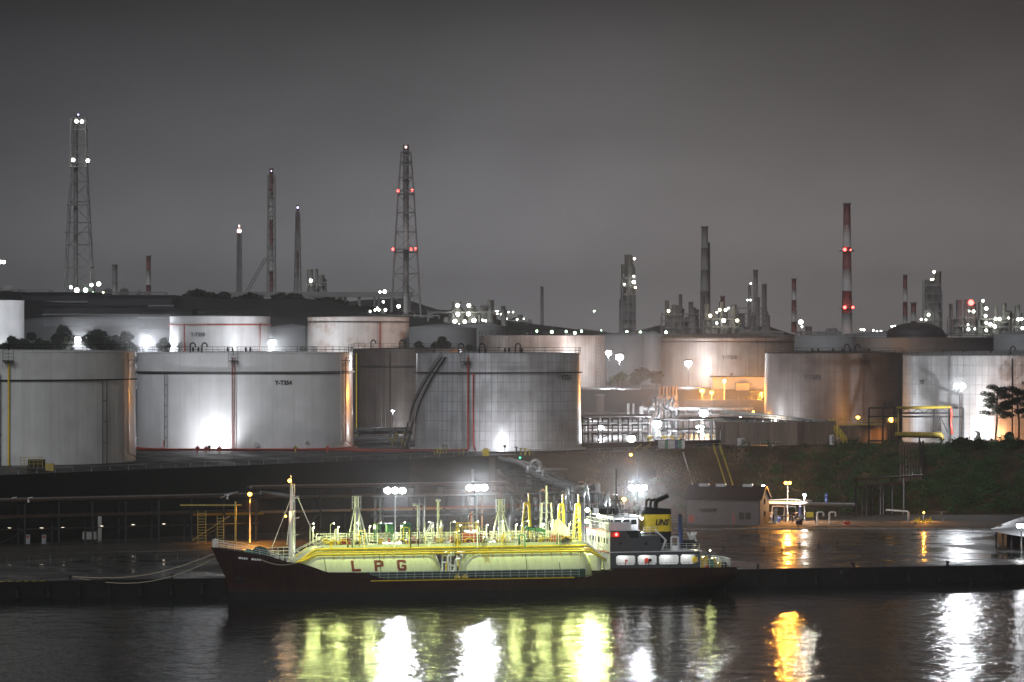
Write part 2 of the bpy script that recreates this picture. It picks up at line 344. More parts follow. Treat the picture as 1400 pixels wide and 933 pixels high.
def thing(name, label, cat, loc=(0, 0, 0), group=None, local=False, rotz=0):
    o = bpy.data.objects.new(name, None); COL.objects.link(o); o.location = loc; o.rotation_euler = (0, 0, rotz); o.empty_display_size = .5
    ORG[o.name] = Vector((0, 0, 0)) if local else Vector(loc)
    return tag(o, label, cat, group)
def structure(o): o['kind'] = 'structure'; return o
def stuff(o, label=None, cat=None):
    o['kind'] = 'stuff'
    if label: o['label'] = label; o['category'] = cat
    return o
def light(loc, power, col, parent, kind='POINT', aim=None, cone=150, blend=.4, radius=.25):
    d = bpy.data.lights.new('lamp_light', kind); d.energy = power; d.color = col; d.shadow_soft_size = radius
    if kind == 'SPOT': d.spot_size = math.radians(cone); d.spot_blend = blend
    o = bpy.data.objects.new('lamp_light', d); COL.objects.link(o); o.parent = parent
    o.location = Vector(loc) - ORG[parent.name]
    if aim is not None: o.rotation_euler = (Vector(aim) - Vector(loc)).to_track_quat('-Z', 'Y').to_euler()
    return o
def text_mesh(s, size, shear=0.0, bold=0.0):
    cu = bpy.data.curves.new('t', 'FONT'); cu.body = s; cu.size = size; cu.align_x = 'CENTER'; cu.align_y = 'CENTER'; cu.shear = shear; cu.offset = bold; cu.resolution_u = 2
    o = bpy.data.objects.new('t', cu); COL.objects.link(o); dg = bpy.context.evaluated_depsgraph_get(); me = o.evaluated_get(dg).to_mesh()
    vs = [v.co.copy() for v in me.vertices]; fs = [tuple(p.vertices) for p in me.polygons]
    o.evaluated_get(dg).to_mesh_clear(); bpy.data.objects.remove(o); bpy.data.curves.remove(cu)
    return vs, fs
def leaves(mb, c, rad, n, size, rng, hollow=.45, flat=0.0):
    """leaf-sized faces spread through a lobe's volume, denser towards its skin"""
    c = Vector(c)
    for _ in range(n):
        while True:
            d = Vector((rng.uniform(-1, 1), rng.uniform(-1, 1), rng.uniform(-1, 1)))
            if .01 < d.length <= 1: break
        d = d.normalized() * (hollow + (1 - hollow) * rng.random() ** .6)
        p = c + Vector((d.x * rad[0], d.y * rad[1], d.z * rad[2]))
        a = Vector((rng.uniform(-1, 1), rng.uniform(-1, 1), rng.uniform(-.6, .6))).normalized(); b = a.cross(Vector((rng.uniform(-1, 1), rng.uniform(-1, 1), rng.uniform(-1, 1)))).normalized()
        k = size * rng.uniform(.6, 1.3); mb.add([p - a * k, p + b * k * .6, p + a * k, p - b * k * .6], [(0, 1, 2, 3)])
# ------------------------------------------------------------------ the setting: water, quay, apron, embankment, terraces
QS = math.tan(math.radians(14.7))                      # the quay runs away to the right
def quay_D(px): t = (px - CX) / F; return (498 + QS * 70) / (1 - QS * t)
QU = Vector((1, QS, 0)).normalized(); QN = Vector((-QU.y, QU.x, 0))   # along the quay, and inland
def quay(px, off=0.0, z=2.4): D = quay_D(px); return Vector((xat(px, D), D, z)) + QN * off
ZA = 2.4
base_D = [(-1500, 600), (-200, 589), (0, 590), (340, 624), (700, 655), (940, 674), (1150, 692), (1400, 694), (2600, 720)]
crest = [(-1500, 620, 13.2), (-200, 600, 13.2), (0, 601, 13.2), (150, 620, 13.25), (300, 641, 13.3), (500, 668, 13.4), (700, 699, 13.5), (850, 712, 13.6), (1000, 737, 13.9), (1150, 757, 14.0), (1230, 745, 14.1), (1300, 738, 14.2), (1400, 730, 15.2), (2600, 800, 15)]
crest_D = [(a, b) for a, b, c in crest]; crest_Z = [(a, c) for a, b, c in crest]
COLS = list(range(-1500, 2601, 20))
def strip(name, m, rows, cols=COLS, thick=0):
    """rows: functions px -> world point, from near to far"""
    mb = MB(); n = len(cols); vs = []
    for fn in rows:
        for px in cols: vs.append(fn(px))
    mb.add(vs, [(j * n + i, j * n + i + 1, (j + 1) * n + i + 1, (j + 1) * n + i) for j in range(len(rows) - 1) for i in range(n - 1)], True)
    return structure(mb.build(name, m))
mb = MB(); mb.add([(-3400, -200, 0), (3400, -200, 0), (3400, 760, 0), (-3400, 760, 0)], [(0, 1, 2, 3)]); structure(mb.build('water', 'harbour_water'))
A0 = lambda px: quay(px, .75)
A1 = lambda px: PZ(px, interp(base_D, px), ZA)
strip('apron', 'wet_apron', [A0] + [(lambda px, k=k: A0(px).lerp(A1(px), k)) for k in (.2, .4, .6, .8)] + [A1])
strip('yard_road', 'yard_slab', [lambda px: PZ(px, interp(base_D, px) - 46, ZA + .012), lambda px: PZ(px, interp(base_D, px) + .4, ZA + .012)], list(range(-300, 940, 20)))
strip('yard_slab', 'gravel', [lambda px: PZ(px, 641, ZA + .012), lambda px: PZ(px, interp(base_D, px) + .4, ZA + .012)], list(range(940, 1421, 20)))
rngs = random.Random(3)
def slope_pt(px, k):
    a = A1(px); b = PZ(px, interp(crest_D, px), interp(crest_Z, px)); p = a.lerp(b, k)
    h = math.sin(px * .031 + k * 3) * .35 + math.sin(px * .083 + k * 7 + 1) * .22 + math.sin(px * .19 + k * 11) * .1
    p.z += h * math.sin(math.pi * k) + .55 * math.sin(math.pi * k); return p
KS = [i / 10 for i in range(11)]
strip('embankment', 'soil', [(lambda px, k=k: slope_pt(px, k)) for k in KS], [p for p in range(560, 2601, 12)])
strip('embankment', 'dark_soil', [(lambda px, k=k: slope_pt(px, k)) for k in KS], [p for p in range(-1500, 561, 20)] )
C0 = lambda px: PZ(px, interp(crest_D, px), interp(crest_Z, px))
C1 = lambda px: PZ(px, interp(crest_D, px) + 7, interp(crest_Z, px))
strip('crest_road', 'road', [C0, C1])
T0 = lambda px: PZ(px, interp(crest_D, px) + 7, interp(crest_Z, px))
strip('terrace', 'terrace', [T0, lambda px: PZ(px, interp(crest_D, px) + 13, 14.0), lambda px: PZ(px, max(762, interp(crest_D, px) + 20), 14.0), lambda px: PZ(px, 846, 14.0)])
strip('upper_terrace', 'terrace', [lambda px: PZ(px, 846, 13.9), lambda px: PZ(px, 846.5, 17.5), lambda px: PZ(px, 856, 19.0), lambda px: PZ(px, 858, 23.5), lambda px: PZ(px, 874, 24.0), lambda px: PZ(px, 1250, 24.0)])
strip('far_ground', 'far_earth', [lambda px: PZ(px, 1250, 24), lambda px: PZ(px, 2000, 22), lambda px: PZ(px, 6500, 20)], list(range(-2200, 3600, 100)))
# far ridge on the left carrying the flare stacks
ridge = [(-900, 400), (0, 398), (70, 402), (240, 404), (300, 408), (430, 409), (520, 425), (640, 432), (720, 442), (800, 452), (900, 462)]
def rp_(px, k):
    D = 1380 + 170 * k; py = interp(ridge, px)
    zt = zat(py, 1550); z = 24 + (zt - 24) * math.sin(k * math.pi / 2) ** .8 + math.sin(px * .05 + k * 9) * .8 * k
    if k > .99: z = zt
    return PZ(px, D, z)
strip('hill', 'hill', [(lambda px, k=k: rp_(px, k)) for k in (0, .2, .4, .6, .8, 1)] + [lambda px: PZ(px, 1900, zat(interp(ridge, px), 1550))], list(range(-900, 921, 20)))
# low distant hills closing the horizon
mb = MB(); vs = []; n = 0
for px in range(-2600, 4000, 50):
    hh = 60 + 22 * math.sin(px * .004) + 12 * math.sin(px * .013 + 1) + 5 * math.sin(px * .05)
    vs += [PZ(px, 4200, 15), PZ(px, 4500, hh * .8), PZ(px, 4900, hh)]; n += 1
mb.add(vs, [(i * 3 + k, (i + 1) * 3 + k, (i + 1) * 3 + k + 1, i * 3 + k + 1) for i in range(n - 1) for k in range(2)], True)
structure(mb.build('distant_hills', 'hill'))

# quay wall with coping, rubber fenders and edge marks
q0, q1 = -900, 2300
def quay_strip(mb, prof, cols):
    vs = []
    for px in cols:
        for off, z in prof: vs.append(quay(px, off, z))
    k = len(prof); mb.add(vs, [(i * k + j, (i + 1) * k + j, (i + 1) * k + j + 1, i * k + j + 1) for i in range(len(cols) - 1) for j in range(k - 1)])
cols = list(range(q0, q1 + 1, 100))
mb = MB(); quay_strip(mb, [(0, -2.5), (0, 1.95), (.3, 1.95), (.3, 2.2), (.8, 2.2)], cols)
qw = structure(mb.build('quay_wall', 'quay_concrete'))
mb = MB(); quay_strip(mb, [(-.08, 1.9), (-.08, 2.46), (.75, 2.46), (.75, 2.40)], cols); mb.build('coping', 'quay_concrete', qw)
for i, px in enumerate(range(-60, 1440, 42)):
    a = quay(px, -.05, .5); mb = MB(); mb.cyl(a + QN * -.25 + Vector((0, 0, -.3)), a + QN * -.25 + Vector((0, 0, 1.3)), .22, n=8); mb.bar(a + Vector((0, 0, -.3)), a + Vector((0, 0, 1.3)), .4, .3)
    mb.build('fender', 'rubber', qw)
for i, px in enumerate(range(0, 64, 11)):
    a = quay(px, .05, 2.475); b = quay(px + 6, .05, 2.475); MB().bar(a, b, .22, .03).build('edge_mark', 'yellow', qw)
# kerb at the back of the wet paving (right) and mooring bollards
def bollard(px, where):
    p = quay(px, 1.3, ZA); t = thing('bollard', 'squat steel mooring bollard on quay edge ' + where, 'bollard', p, 'mooring bollards along the quay')
    MB().lathe(p, [(.28, 0), (.22, .1), (.17, .35), (.2, .5), (.32, .56), (.32, .66), (.1, .72), (0, .72)], 12).build('post', 'dark_steel', t)
    MB().lathe(p, [(.45, .0), (.45, .06), (0, .06)], 12).build('base_plate', 'dark_steel', t)
for px, w in ((-30, 'at the far left edge of view'), (98, 'where the bow line ends'), (238, 'nearest the bow on the left'), (1040, 'just astern of the tanker'), (1170, 'well astern of the tanker'), (1300, 'at the far right of the quay')): bollard(px, w)

# low guard fences on the apron
def fence(label, pts, h=1.0, step=2.6, m='steel', group='low guard fences', rails=(.5, 1)):
    t = thing('guard_fence', label, 'fence', pts[0], group)
    for a, b in zip(pts, pts[1:]):
        n = max(1, round((b - a).length / step))
        for i in range(n + 1):
            p = a.lerp(b, i / n); MB().cyl(p, p + Vector((0, 0, h)), .045, n=6).build('post', m, t)
        for k in rails: MB().cyl(a + Vector((0, 0, h * k)), b + Vector((0, 0, h * k)), .035, n=6).build('rail', m, t)
    return t
fence('thin post and wire fence along the dark left quay', [G(-20, 773, ZA), G(300, 767, ZA)], 1.7, 3.2, 'steel', rails=(.95,))
fence('low rail fence behind the wet paving on the right', [G(940, 727, ZA), G(1130, 728, ZA), G(1380, 729, ZA)], 1.0, 6, 'dark_steel')
fence('short rail fence on the wet paving near the right edge', [G(1180, 735, ZA), G(1370, 733, ZA)], .9, 7, 'steel')
fence('long pale guard rail along the crest road on the left', [C0(px) + Vector((0, 0, .01)) for px in (-60, 0, 100, 200, 300, 400, 500, 640)], .9, 4, 'galv', rails=(1,))
fence('pale guard rail along the crest road in the middle', [C0(px) + Vector((0, 0, .01)) for px in (705, 800, 880, 1000, 1080)], .8, 4, 'galv', rails=(1,))
# cross-shaped line stanchions standing on the wet paving
for px, py, w in ((968, 754, 'nearest the stern'), (989, 750, 'second from the stern'), (1044, 750, 'left of the orange reflection'), (1069, 753, 'in the orange reflection'), (1093, 745, 'right of the orange reflection'), (1119, 745, 'left of the middle of the wet paving'), (1145, 744, 'at the middle of the wet paving'), (1171, 743, 'right of the middle of the wet paving')):
    p = G(px, py + 4, ZA); t = thing('line_stanchion', 'small dark line stanchion on wet paving ' + w, 'stanchion', p, 'line stanchions on the wet paving')
    MB().cyl(p, p + Vector((0, 0, 1.0)), .05, n=6).build('post', 'dark_steel', t); MB().bar(p + QU * -.35 + Vector((0, 0, .55)), p + QU * .35 + Vector((0, 0, .55)), .09).build('crossbar', 'dark_steel', t)
    MB().lathe(p, [(.3, 0), (.28, .06), (0, .07)], 10).build('foot', 'dark_steel', t)

# ------------------------------------------------------------------ storage tanks
class Tk: pass
def tank(label, pxc, rpx, ytop, D, zb, m, courses=8, roof='cone', roofh=None, seg=96, rail=True, girder=None, base_ring=None, group='oil storage tanks', courses_lap=.02, name='storage_tank'):
    T = Tk(); T.c = Vector((xat(pxc, D), D, zb)); T.R = rpx / F * D; T.zt = zat(ytop, D); T.h = T.zt - zb; T.pxc = pxc; T.rpx = rpx; T.D = D
    T.o = thing(name, label, 'tank', T.c, group); T.m = m
    for i in range(courses):
        z0 = T.h * i / courses; z1 = T.h * (i + 1) / courses; r = T.R - courses_lap * i
        MB().lathe(T.c, [(r, z0), (r, z1)], seg).build('shell_course', m, T.o)
    rr = T.R - courses_lap * courses; rh = roofh if roofh is not None else .3
    if roof == 'cone': prof = [(rr + .12, -.12), (rr + .12, 0.0), (rr * .5, rh * .6), (.5, rh), (0, rh)]
    elif roof == 'dome': prof = [(rr + .12, -.12), (rr + .1, 0)] + [(rr * math.cos(a * math.pi / 16), rh * math.sin(a * math.pi / 16)) for a in range(1, 9)]
    else: prof = [(rr + .12, -.12), (rr + .12, .05), (rr - .3, .05), (rr - .3, -1.5), (0, -1.2)]   # open top, floating roof below the rim
    MB().lathe((T.c.x, T.c.y, T.zt), prof, seg).build('roof', m, T.o)
    if rail:
        mb = MB(); n = max(24, int(T.R * 2.6)); pr = None
        for i in range(n + 1):
            t = 2 * math.pi * i / n; p = Vector((T.c.x + (T.R - .1) * math.sin(t), T.c.y - (T.R - .1) * math.cos(t), T.zt))
            mb.bar(p, p + Vector((0, 0, 1.1)), .06)
            if pr is not None:
                for k in (.55, 1.1): mb.bar(pr + Vector((0, 0, k)), p + Vector((0, 0, k)), .05)
            pr = p
        mb.build('guard_rail', 'dark_steel', T.o)
    if girder:
        for f, rad, mm in girder: MB().lathe(T.c, [(T.R, T.h * f - rad), (T.R + rad * 2, T.h * f - rad), (T.R + rad * 2, T.h * f + rad), (T.R, T.h * f + rad)], seg, smooth=False).build('ring_pipe', mm, T.o)
    if base_ring: MB().lathe(T.c, [(T.R + .9, 0), (T.R + .9, .25), (T.R + .02, .3)], seg).build('base_ring', base_ring, T.o)
    return T
def on(T, px, z, off=0.0):
    """point on the shell seen at column px, at height z above sea"""
    s = max(-.999, min(.999, (px - T.pxc) / T.rpx)); a = math.asin(s); r = T.R + off
    return Vector((T.c.x + r * math.sin(a), T.c.y - r * math.cos(a), z)), a
def riser(T, px, f0, f1, r, m, off=.35, name='riser_pipe', foot=0):
    z0 = T.c.z + T.h * f0; z1 = T.c.z + T.h * f1; a, _ = on(T, px, z0, off); b, _ = on(T, px, z1, off)
    pts = [a, b]
    if foot: q, _ = on(T, px + foot, z0 - .6, off + .8); pts = [q, Vector((a.x, a.y, z0 + .4)), b]
    MB().tube(pts, r, 8).build(name, m, T.o)
def ladder(T, px, f0, f1, m, w=.7, r=.07, rung=1.2):
    z0 = T.c.z + T.h * f0; z1 = T.c.z + T.h * f1; a, an = on(T, px, z0, .35); b, _ = on(T, px, z1, .35)
    MB().ladder(a, b, w, rung, r, (math.cos(an), math.sin(an), 0)).build('ladder', m, T.o)
def platform(T, px, m='dark_steel'):
    p, an = on(T, px, T.zt - 1.6, .7); tx = Vector((math.cos(an), math.sin(an), 0)); nn = Vector((math.sin(an), -math.cos(an), 0))
    mb = MB(); mb.bar(p - tx * .9, p + tx * .9, 1.3, .12)
    for s in (-.9, 0, .9):
        q = p + tx * s + nn * .6; mb.bar(q, q + Vector((0, 0, 2.6)), .07); mb.bar(q, q - nn * 1.0 - Vector((0, 0, 1.2)), .07)
    for k in (.6, 1.2, 2.6): mb.bar(p - tx * .9 + nn * .6 + Vector((0, 0, k)), p + tx * .9 + nn * .6 + Vector((0, 0, k)), .06)
    mb.build('top_platform', m, T.o)
def number(T, px, py, s, size, m='letter_black', bold=.045):
    vs, fs = text_mesh(s, size, bold=bold); z = zat(py, T.D - T.R * .8); mb = MB(); w = []
    a0 = math.asin((px - T.pxc) / T.rpx)
    for v in vs:
        a = a0 + v.x / T.R; r = T.R + .05; w.append((T.c.x + r * math.sin(a), T.c.y - r * math.cos(a), z + v.y))
    mb.add(w, fs); mb.build('tank_number', m, T.o)
def goosenecks(T, pxs):
    for px in pxs:
        p, an = on(T, px, T.zt, -1.0); mb = MB(); mb.tube([p, p + Vector((0, 0, 1.6)), p + Vector((.5, 0, 2.0)), p + Vector((1.0, 0, 1.6)), p + Vector((1.0, 0, 1.1))], .13, 8, .4); mb.build('vent_gooseneck', 'dark_steel', T.o)
def upper_nozzles(T, k=5):
    for i in range(k):
        t = random.uniform(-1.3, 1.3); r = random.uniform(.1, .9) * T.R; x = T.c.x + r * math.sin(t); y = T.c.y - r * math.cos(t)
        MB().cyl((x, y, T.zt), (x, y, T.zt + 1.0), .2, n=8).build('roof_nozzle', 'dark_steel', T.o)

TL = tank('huge white painted tank cut by the left edge of view', -5, 190, 480, 648, 14, 'tank_white', 7, girder=[(.745, .12, 'dark_steel')])
TW = tank('big glossy white tank numbered Y-T354 with red base pipe', 335, 148, 482, 730, 14, 'tank_gloss', 7, girder=[(.80, .13, 'steel'), (.785, .07, 'dark_steel')], base_ring='red_pipe')
TD = tank('brownish grey tank mostly hidden between two front tanks', 556, 76, 477, 800, 14, 'tank_brown', 8, girder=[(.80, .1, 'dark_steel')])
TS = tank('weathered grey tank with curved spiral stair and plate seams', 681, 114, 483, 722, 14, 'tank_grey', 10, girder=[(.80, .12, 'dark_steel')], courses_lap=.035, base_ring='galv')
TB1 = tank('smaller white tank with red top pipes behind the left tanks', 301, 69, 433, 905, 24, 'tank_white', 6, girder=[(.88, .14, 'red_pipe')])
TB2 = tank('rust stained pale tank standing behind the row', 490, 70, 434, 905, 24, 'tank_rust', 6, girder=[(.93, .12, 'dark_steel')])
TB0 = tank('white tank behind the trees at the far left', -42, 75, 411, 930, 24, 'tank_white', 6, rail=False)
TM = tank('dull streaked tank behind the spiral stair tank', 741, 87, 459, 905, 24, 'tank_tan', 6, roof='open')
TO = tank('wide streaked tank with white lamp glare and low dome', 995, 91, 463, 915, 24, 'tank_tan', 6, roof='dome', roofh=1.2, girder=[(.93, .1, 'dark_steel')])
TT = tank('brown streaked tank numbered Y-T273 above the concrete wall', 1140, 95, 483, 800, 14, 'tank_brown', 9, roof='dome', roofh=.5)
TR = tank('bright floodlit silver tank at the right edge behind pines', 1362, 128, 486, 775, 14, 'tank_silver', 9, roof='dome', roofh=.9)
TK = tank('dark low tank with open top behind the right tanks', 1263, 95, 462, 905, 24, 'tank_dark', 5, roof='open')
far = [(398, 34, 449, 1010, 24, 'low pale tank glimpsed left of the rust stained tank'), (600, 52, 449, 1080, 24, 'low pale tank behind the dark trees in the middle'), (650, 40, 446, 1120, 24, 'narrow pale tank left of the dull streaked tank'), (860, 62, 460, 1060, 24, 'grey low tank behind the twin white lamps'),
       (893, 16, 459, 940, 24, 'slim pale tank beside the wide streaked tank'), (1128, 46, 461, 1090, 24, 'low white tank behind the Y-T273 tank'), (1395, 44, 459, 1090, 24, 'pale low tank at the far right behind'), (1225, 70, 457, 1180, 24, 'distant pale tank under the dark dome'), (1030, 50, 459, 1150, 24, 'distant low tank behind the wide streaked tank')]
for pxc, rpx, yt, D, zb, lab in far: tank(lab, pxc, rpx, yt, D, zb, 'far_tank', 3, seg=48, rail=False, group='low tanks in the background', roofh=1.2)
# dark dome-roofed tank far right
DM = tank('dark dome roofed tank rising behind the dark open tank', 1252, 40, 457, 1150, 24, 'tank_dark', 3, roof='dome', roofh=3.6, seg=48, rail=False)
mb = MB(); mb.rail([P(1252 + 30 * math.sin(a * .2), 452, 1145 - 7 * math.cos(a * .2)) for a in range(-7, 8)], 1.0, 2, .08); mb.build('guard_rail', 'dark_steel', DM.o)

# front-row fittings
riser(TL, 26, .0, .80, .10, 'dark_steel'); riser(TL, 37, .0, .9, .14, 'yellow'); platform(TL, 36); platform(TL, 181); ladder(TL, 153, 0, .745, 'dark_steel', 1.1, .13, 3.2)
riser(TL, 178, .06, .98, .11, 'pipe_brown', foot=6); riser(TL, 173, .0, .93, .06, 'steel')
ladder(TW, 239, .02, .78, 'dark_steel', .7, .10, 2.0); riser(TW, 236, .02, .10, .1, 'red_pipe', foot=-4)
riser(TW, 329, .0, .95, .10, 'red_pipe'); riser(TW, 332.5, .0, .95, .08, 'red_pipe'); platform(TW, 331)
riser(TW, 467, .08, .95, .08, 'pipe_white'); ladder(TW, 470, .04, .9, 'dark_steel', .5, .06, 1.6); riser(TW, 473, .06, .95, .10, 'red_pipe', foot=4); platform(TW, 471)
riser(TW, 187.5, 0, .78, .12, 'blue_paint', off=.2)
number(TW, 396, 523.5, 'Y-T354', 1.15); number(TB1, 276, 458, 'Y-T350', 1.3); number(TS, 774, 517, 'YT351', 1.35); number(TT, 1103, 516.5, 'Y-T273', 1.3); number(TO, 992, 489, 'Y-T278', 1.2); number(TR, 1253, 523, 'T27', 1.0)
# manhole and small fittings at the foot of the big white tank
for px, py in ((361, 609), (425, 606)):
    p, an = on(TW, px, zat(py, 705), .05); mb = MB(); mb.cyl(p, p + Vector((math.sin(an), -math.cos(an), 0)) * .35, .5 if px < 400 else .3, n=14); mb.build('manhole', 'tank_white', TW.o)
riser(TD, 491, .04, .95, .14, 'yellow'); riser(TD, 494, .0, .92, .08, 'dark_steel'); platform(TD, 488); riser(TD, 536, .0, .95, .10, 'pipe_brown')
ladder(TD, 528, .1, .95, 'steel', .9, .05, .45)
riser(TS, 642, .02, .97, .16, 'red_pipe'); riser(TS, 649, .04, .80, .16, 'red_pipe', foot=4); platform(TS, 640)
goosenecks(TS, (655, 706, 520 + 70, 625)); goosenecks(TW, (285, 268)); goosenecks(TT, (1147, 1163)); goosenecks(TR, (1365,)); goosenecks(TD, (505, 548))
for T in (TW, TS, TL, TT, TR): upper_nozzles(T, 6)
riser(TR, 1366, .0, .97, .13, 'dark_steel'); riser(TR, 1392, .0, .97, .15, 'red_pipe'); riser(TT, 1172, .1, .98, .2, 'pipe_brown'); platform(TT, 1172); platform(TR, 1390)
riser(TB1, 258, 0, .9, .16, 'red_pipe'); riser(TB1, 357, 0, .9, .14, 'red_pipe'); riser(TB2, 521, 0, .93, .16, 'red_pipe'); riser(TB2, 553, 0, .7, .16, 'dark_steel'); riser(TB2, 421, 0, .95, .14, 'dark_steel')
ladder(TM, 815, .0, 1.0, 'pipe_brown', 2.2, .12, .9); ladder(TM, 684, .3, 1.0, 'steel', .6, .06, .5)
# spiral stair sweeping up the weathered tank
mb = MB(); prev = None; n = 46
for i in range(n + 1):
    k = i / n; px = 569.5 + 42 * k ** 1.5; z = 14 + TS.h * (.28 + .68 * k); p, an = on(TS, px, z, .15); q, _ = on(TS, px, z, 1.25)
    if prev:
        mb.bar(prev[0], p, .12, .3); mb.bar(prev[1], q, .12, .3)
        for hgt in (.55, 1.1): mb.bar(prev[1] + Vector((0, 0, hgt)), q + Vector((0, 0, hgt)), .06)
    mb.bar(p, q, .25, .06); mb.bar(q, q + Vector((0, 0, 1.1)), .05); prev = (p, q)
mb.build('spiral_stair', 'dark_steel', TS.o)
mb = MB(); prev = None
for i in range(17):
    k = i / 16; z = 14 + TS.h * .28 * k; a, an = on(TS, 568.2, z, .4); p = a + Vector((-1.2 * (1 - k), -2.2 * (1 - k) - .2, 0)); q = p + Vector((-1.0, .1, 0))
    if prev: mb.bar(prev[0], p, .12, .3); mb.bar(prev[1], q, .12, .3); mb.bar(prev[0] + Vector((0, 0, 1.1)), p + Vector((0, 0, 1.1)), .06)
    mb.bar(p, q, .25, .06); mb.bar(p, p + Vector((0, 0, 1.1)), .05); prev = (p, q)
mb.build('lower_stair', 'dark_steel', TS.o)
# ------------------------------------------------------------------ the gas tanker
SA = math.radians(14.7); sc_, ss_ = math.cos(SA), math.sin(SA); SD0 = 498.0; SX0 = xat(288, SD0)
def S(px, py, y=0.0):
    """ship coordinates (aft, athwart, up) of the point seen at px, py on the fore-and-aft plane y"""
    t = (px - CX) / F; x = (t * (SD0 + sc_ * y) - SX0 + ss_ * y) / (sc_ - t * ss_); D = SD0 + ss_ * x + sc_ * y
    return Vector((x, y, H - (py - CY) / F * D))
ship = thing('gas_tanker', 'red hulled gas tanker lettered LPG moored at the quay with deck lights on', 'ship', (SX0, SD0, 0), local=True, rotz=SA)
LEN, BM = 73.6, 6.1
topz = [(0, 7.2), (3, 6.75), (6, 6.25), (7.7, 5.8), (8.5, 5.35), (10.4, 5.2), (11.8, 4.7), (13.6, 3.85), (19, 3.75), (21.4, 2.75), (50.8, 2.65), (53, 3.15), (55.2, 3.75), (75, 3.55)]
def half(u, z):
    zz = max(0.0, min(1.0, (z + 2) / 7.0)); ue = .34 - .16 * zz
    f = 1.0 if u >= ue else math.sin(u / ue * math.pi / 2) ** (.85 - .15 * zz)
    us = .86; g = 1.0 if u < us else 1 - ((u - us) / (1 - us)) ** 1.8 * (.62 - .48 * min(1, max(0, z / 2.5)))
    return BM * f * g
xs = lambda z: 0.0 + max(0, min(1, (7.2 - z) / 4.7)) * 2.3 + (0 if z > 2.5 else (2.5 - z) * .05)
xe = lambda z: LEN - (0 if z > 1.6 else (1.6 - z) * 1.6)
NU, NV = 76, 11; vs = []
us = [(i / NU) ** 1.15 for i in range(NU + 1)]
for u in us:
    zt = interp(topz, u * LEN)
    for v in range(NV + 1):
        z = -2.0 + (zt + 2.0) * v / NV; vs.append((xs(z) + (xe(z) - xs(z)) * u, -half(u, z), z))
n0 = len(vs); vs += [(x, -y, z) for x, y, z in vs]; k = NV + 1
fs = [(i * k + j, i * k + j + 1, (i + 1) * k + j + 1, (i + 1) * k + j) for i in range(NU) for j in range(NV)]
fs += [(n0 + a, n0 + d, n0 + c, n0 + b) for a, b, c, d in fs]
o = NU * k; fs += [(o + j, o + j + 1, n0 + o + j + 1, n0 + o + j) for j in range(NV)]
mb = MB(); mb.add(vs, fs, True); hull = mb.build('hull', 'hull_paint', ship)
# bulbous forefoot showing at light draught
mb = MB(); mb.ball((2.6, 0, -.75), 1.0, 16, (2.2, .9, 1.15)); mb.build('bulbous_bow', 'hull_paint', ship)
def hb(x, z): return half(max(0, min(1, (x - xs(z)) / (xe(z) - xs(z)))), z)
# gunwale cap and decks
for s in (-1, 1):
    mb = MB(); pr = None
    for i in range(0, 151):
        x = .4 + i * .486; z = interp(topz, x); p = Vector((x, s * (hb(x, z) - .02), z + .02))
        if pr: mb.bar(pr, p, .16, .08)
        pr = p
    mb.build('gunwale', 'hull_paint', ship)
def deck(x0, x1, z, n=20):
    mb = MB(); vs = []
    for i in range(n + 1): x = x0 + (x1 - x0) * i / n; h = max(.02, hb(x, z) - .06); vs += [(x, -h, z), (x, h, z)]
    mb.add(vs, [(2 * i, 2 * i + 2, 2 * i + 3, 2 * i + 1) for i in range(n)]); mb.build('deck', 'deck_green', ship)
deck(.8, 10.9, 4.9); deck(10.9, 56, 2.0); deck(56, 73.2, 3.3)
mb = MB(); hw_ = hb(10.9, 2.0) - .25; mb.box((10.85, -hw_, 2), (10.95, hw_, 4.9)); mb.build('forecastle_bulkhead', 'ship_white', ship)
# bright yellow sheer line along the low midship deck edge
a = S(507, 795.5, -6.18); b = S(790, 797.5, -6.18); mb = MB(); mb.bar((a.x, -6.17, 2.62), (b.x - .5, -6.17, 2.62), .08, .14); mb.build('rubbing_strake', 'yellow', ship)
# name marks on the bow and draught marks
mb = MB()                                             # worn white name, too faded to read
for x, w in ((3.35, .34), (3.75, .16), (4.0, .2), (4.28, .16), (4.95, .3), (5.32, .18), (5.6, .22), (5.95, .16)):
    z = 5.72 - (x - 3) * .09; y = -hb(x, z) - .05; y2 = -hb(x + w, z) - .05
    mb.add([(x, y, z), (x + w, y2, z), (x + w, y2 - .03, z + .26), (x, y - .03, z + .26)], [(0, 1, 2, 3)])
mb.build('name_lettering', 'letter_white', ship)
# anchor in its pocket
a = S(318, 786, 0); zc = a.z; x = 3.7; y = -hb(x, 3.4) - .05
mb = MB(); mb.bar((x, y, 4.3), (x + .1, y - .05, 2.9), .22); mb.bar((x - .7, y - .1, 3.1), (x + .1, y - .1, 2.75), .28); mb.bar((x + .9, y - .1, 3.1), (x + .1, y - .1, 2.75), .28); mb.cyl((x, y + .3, 4.35), (x, y - .1, 4.35), .32, n=10); mb.build('anchor', 'black', ship)
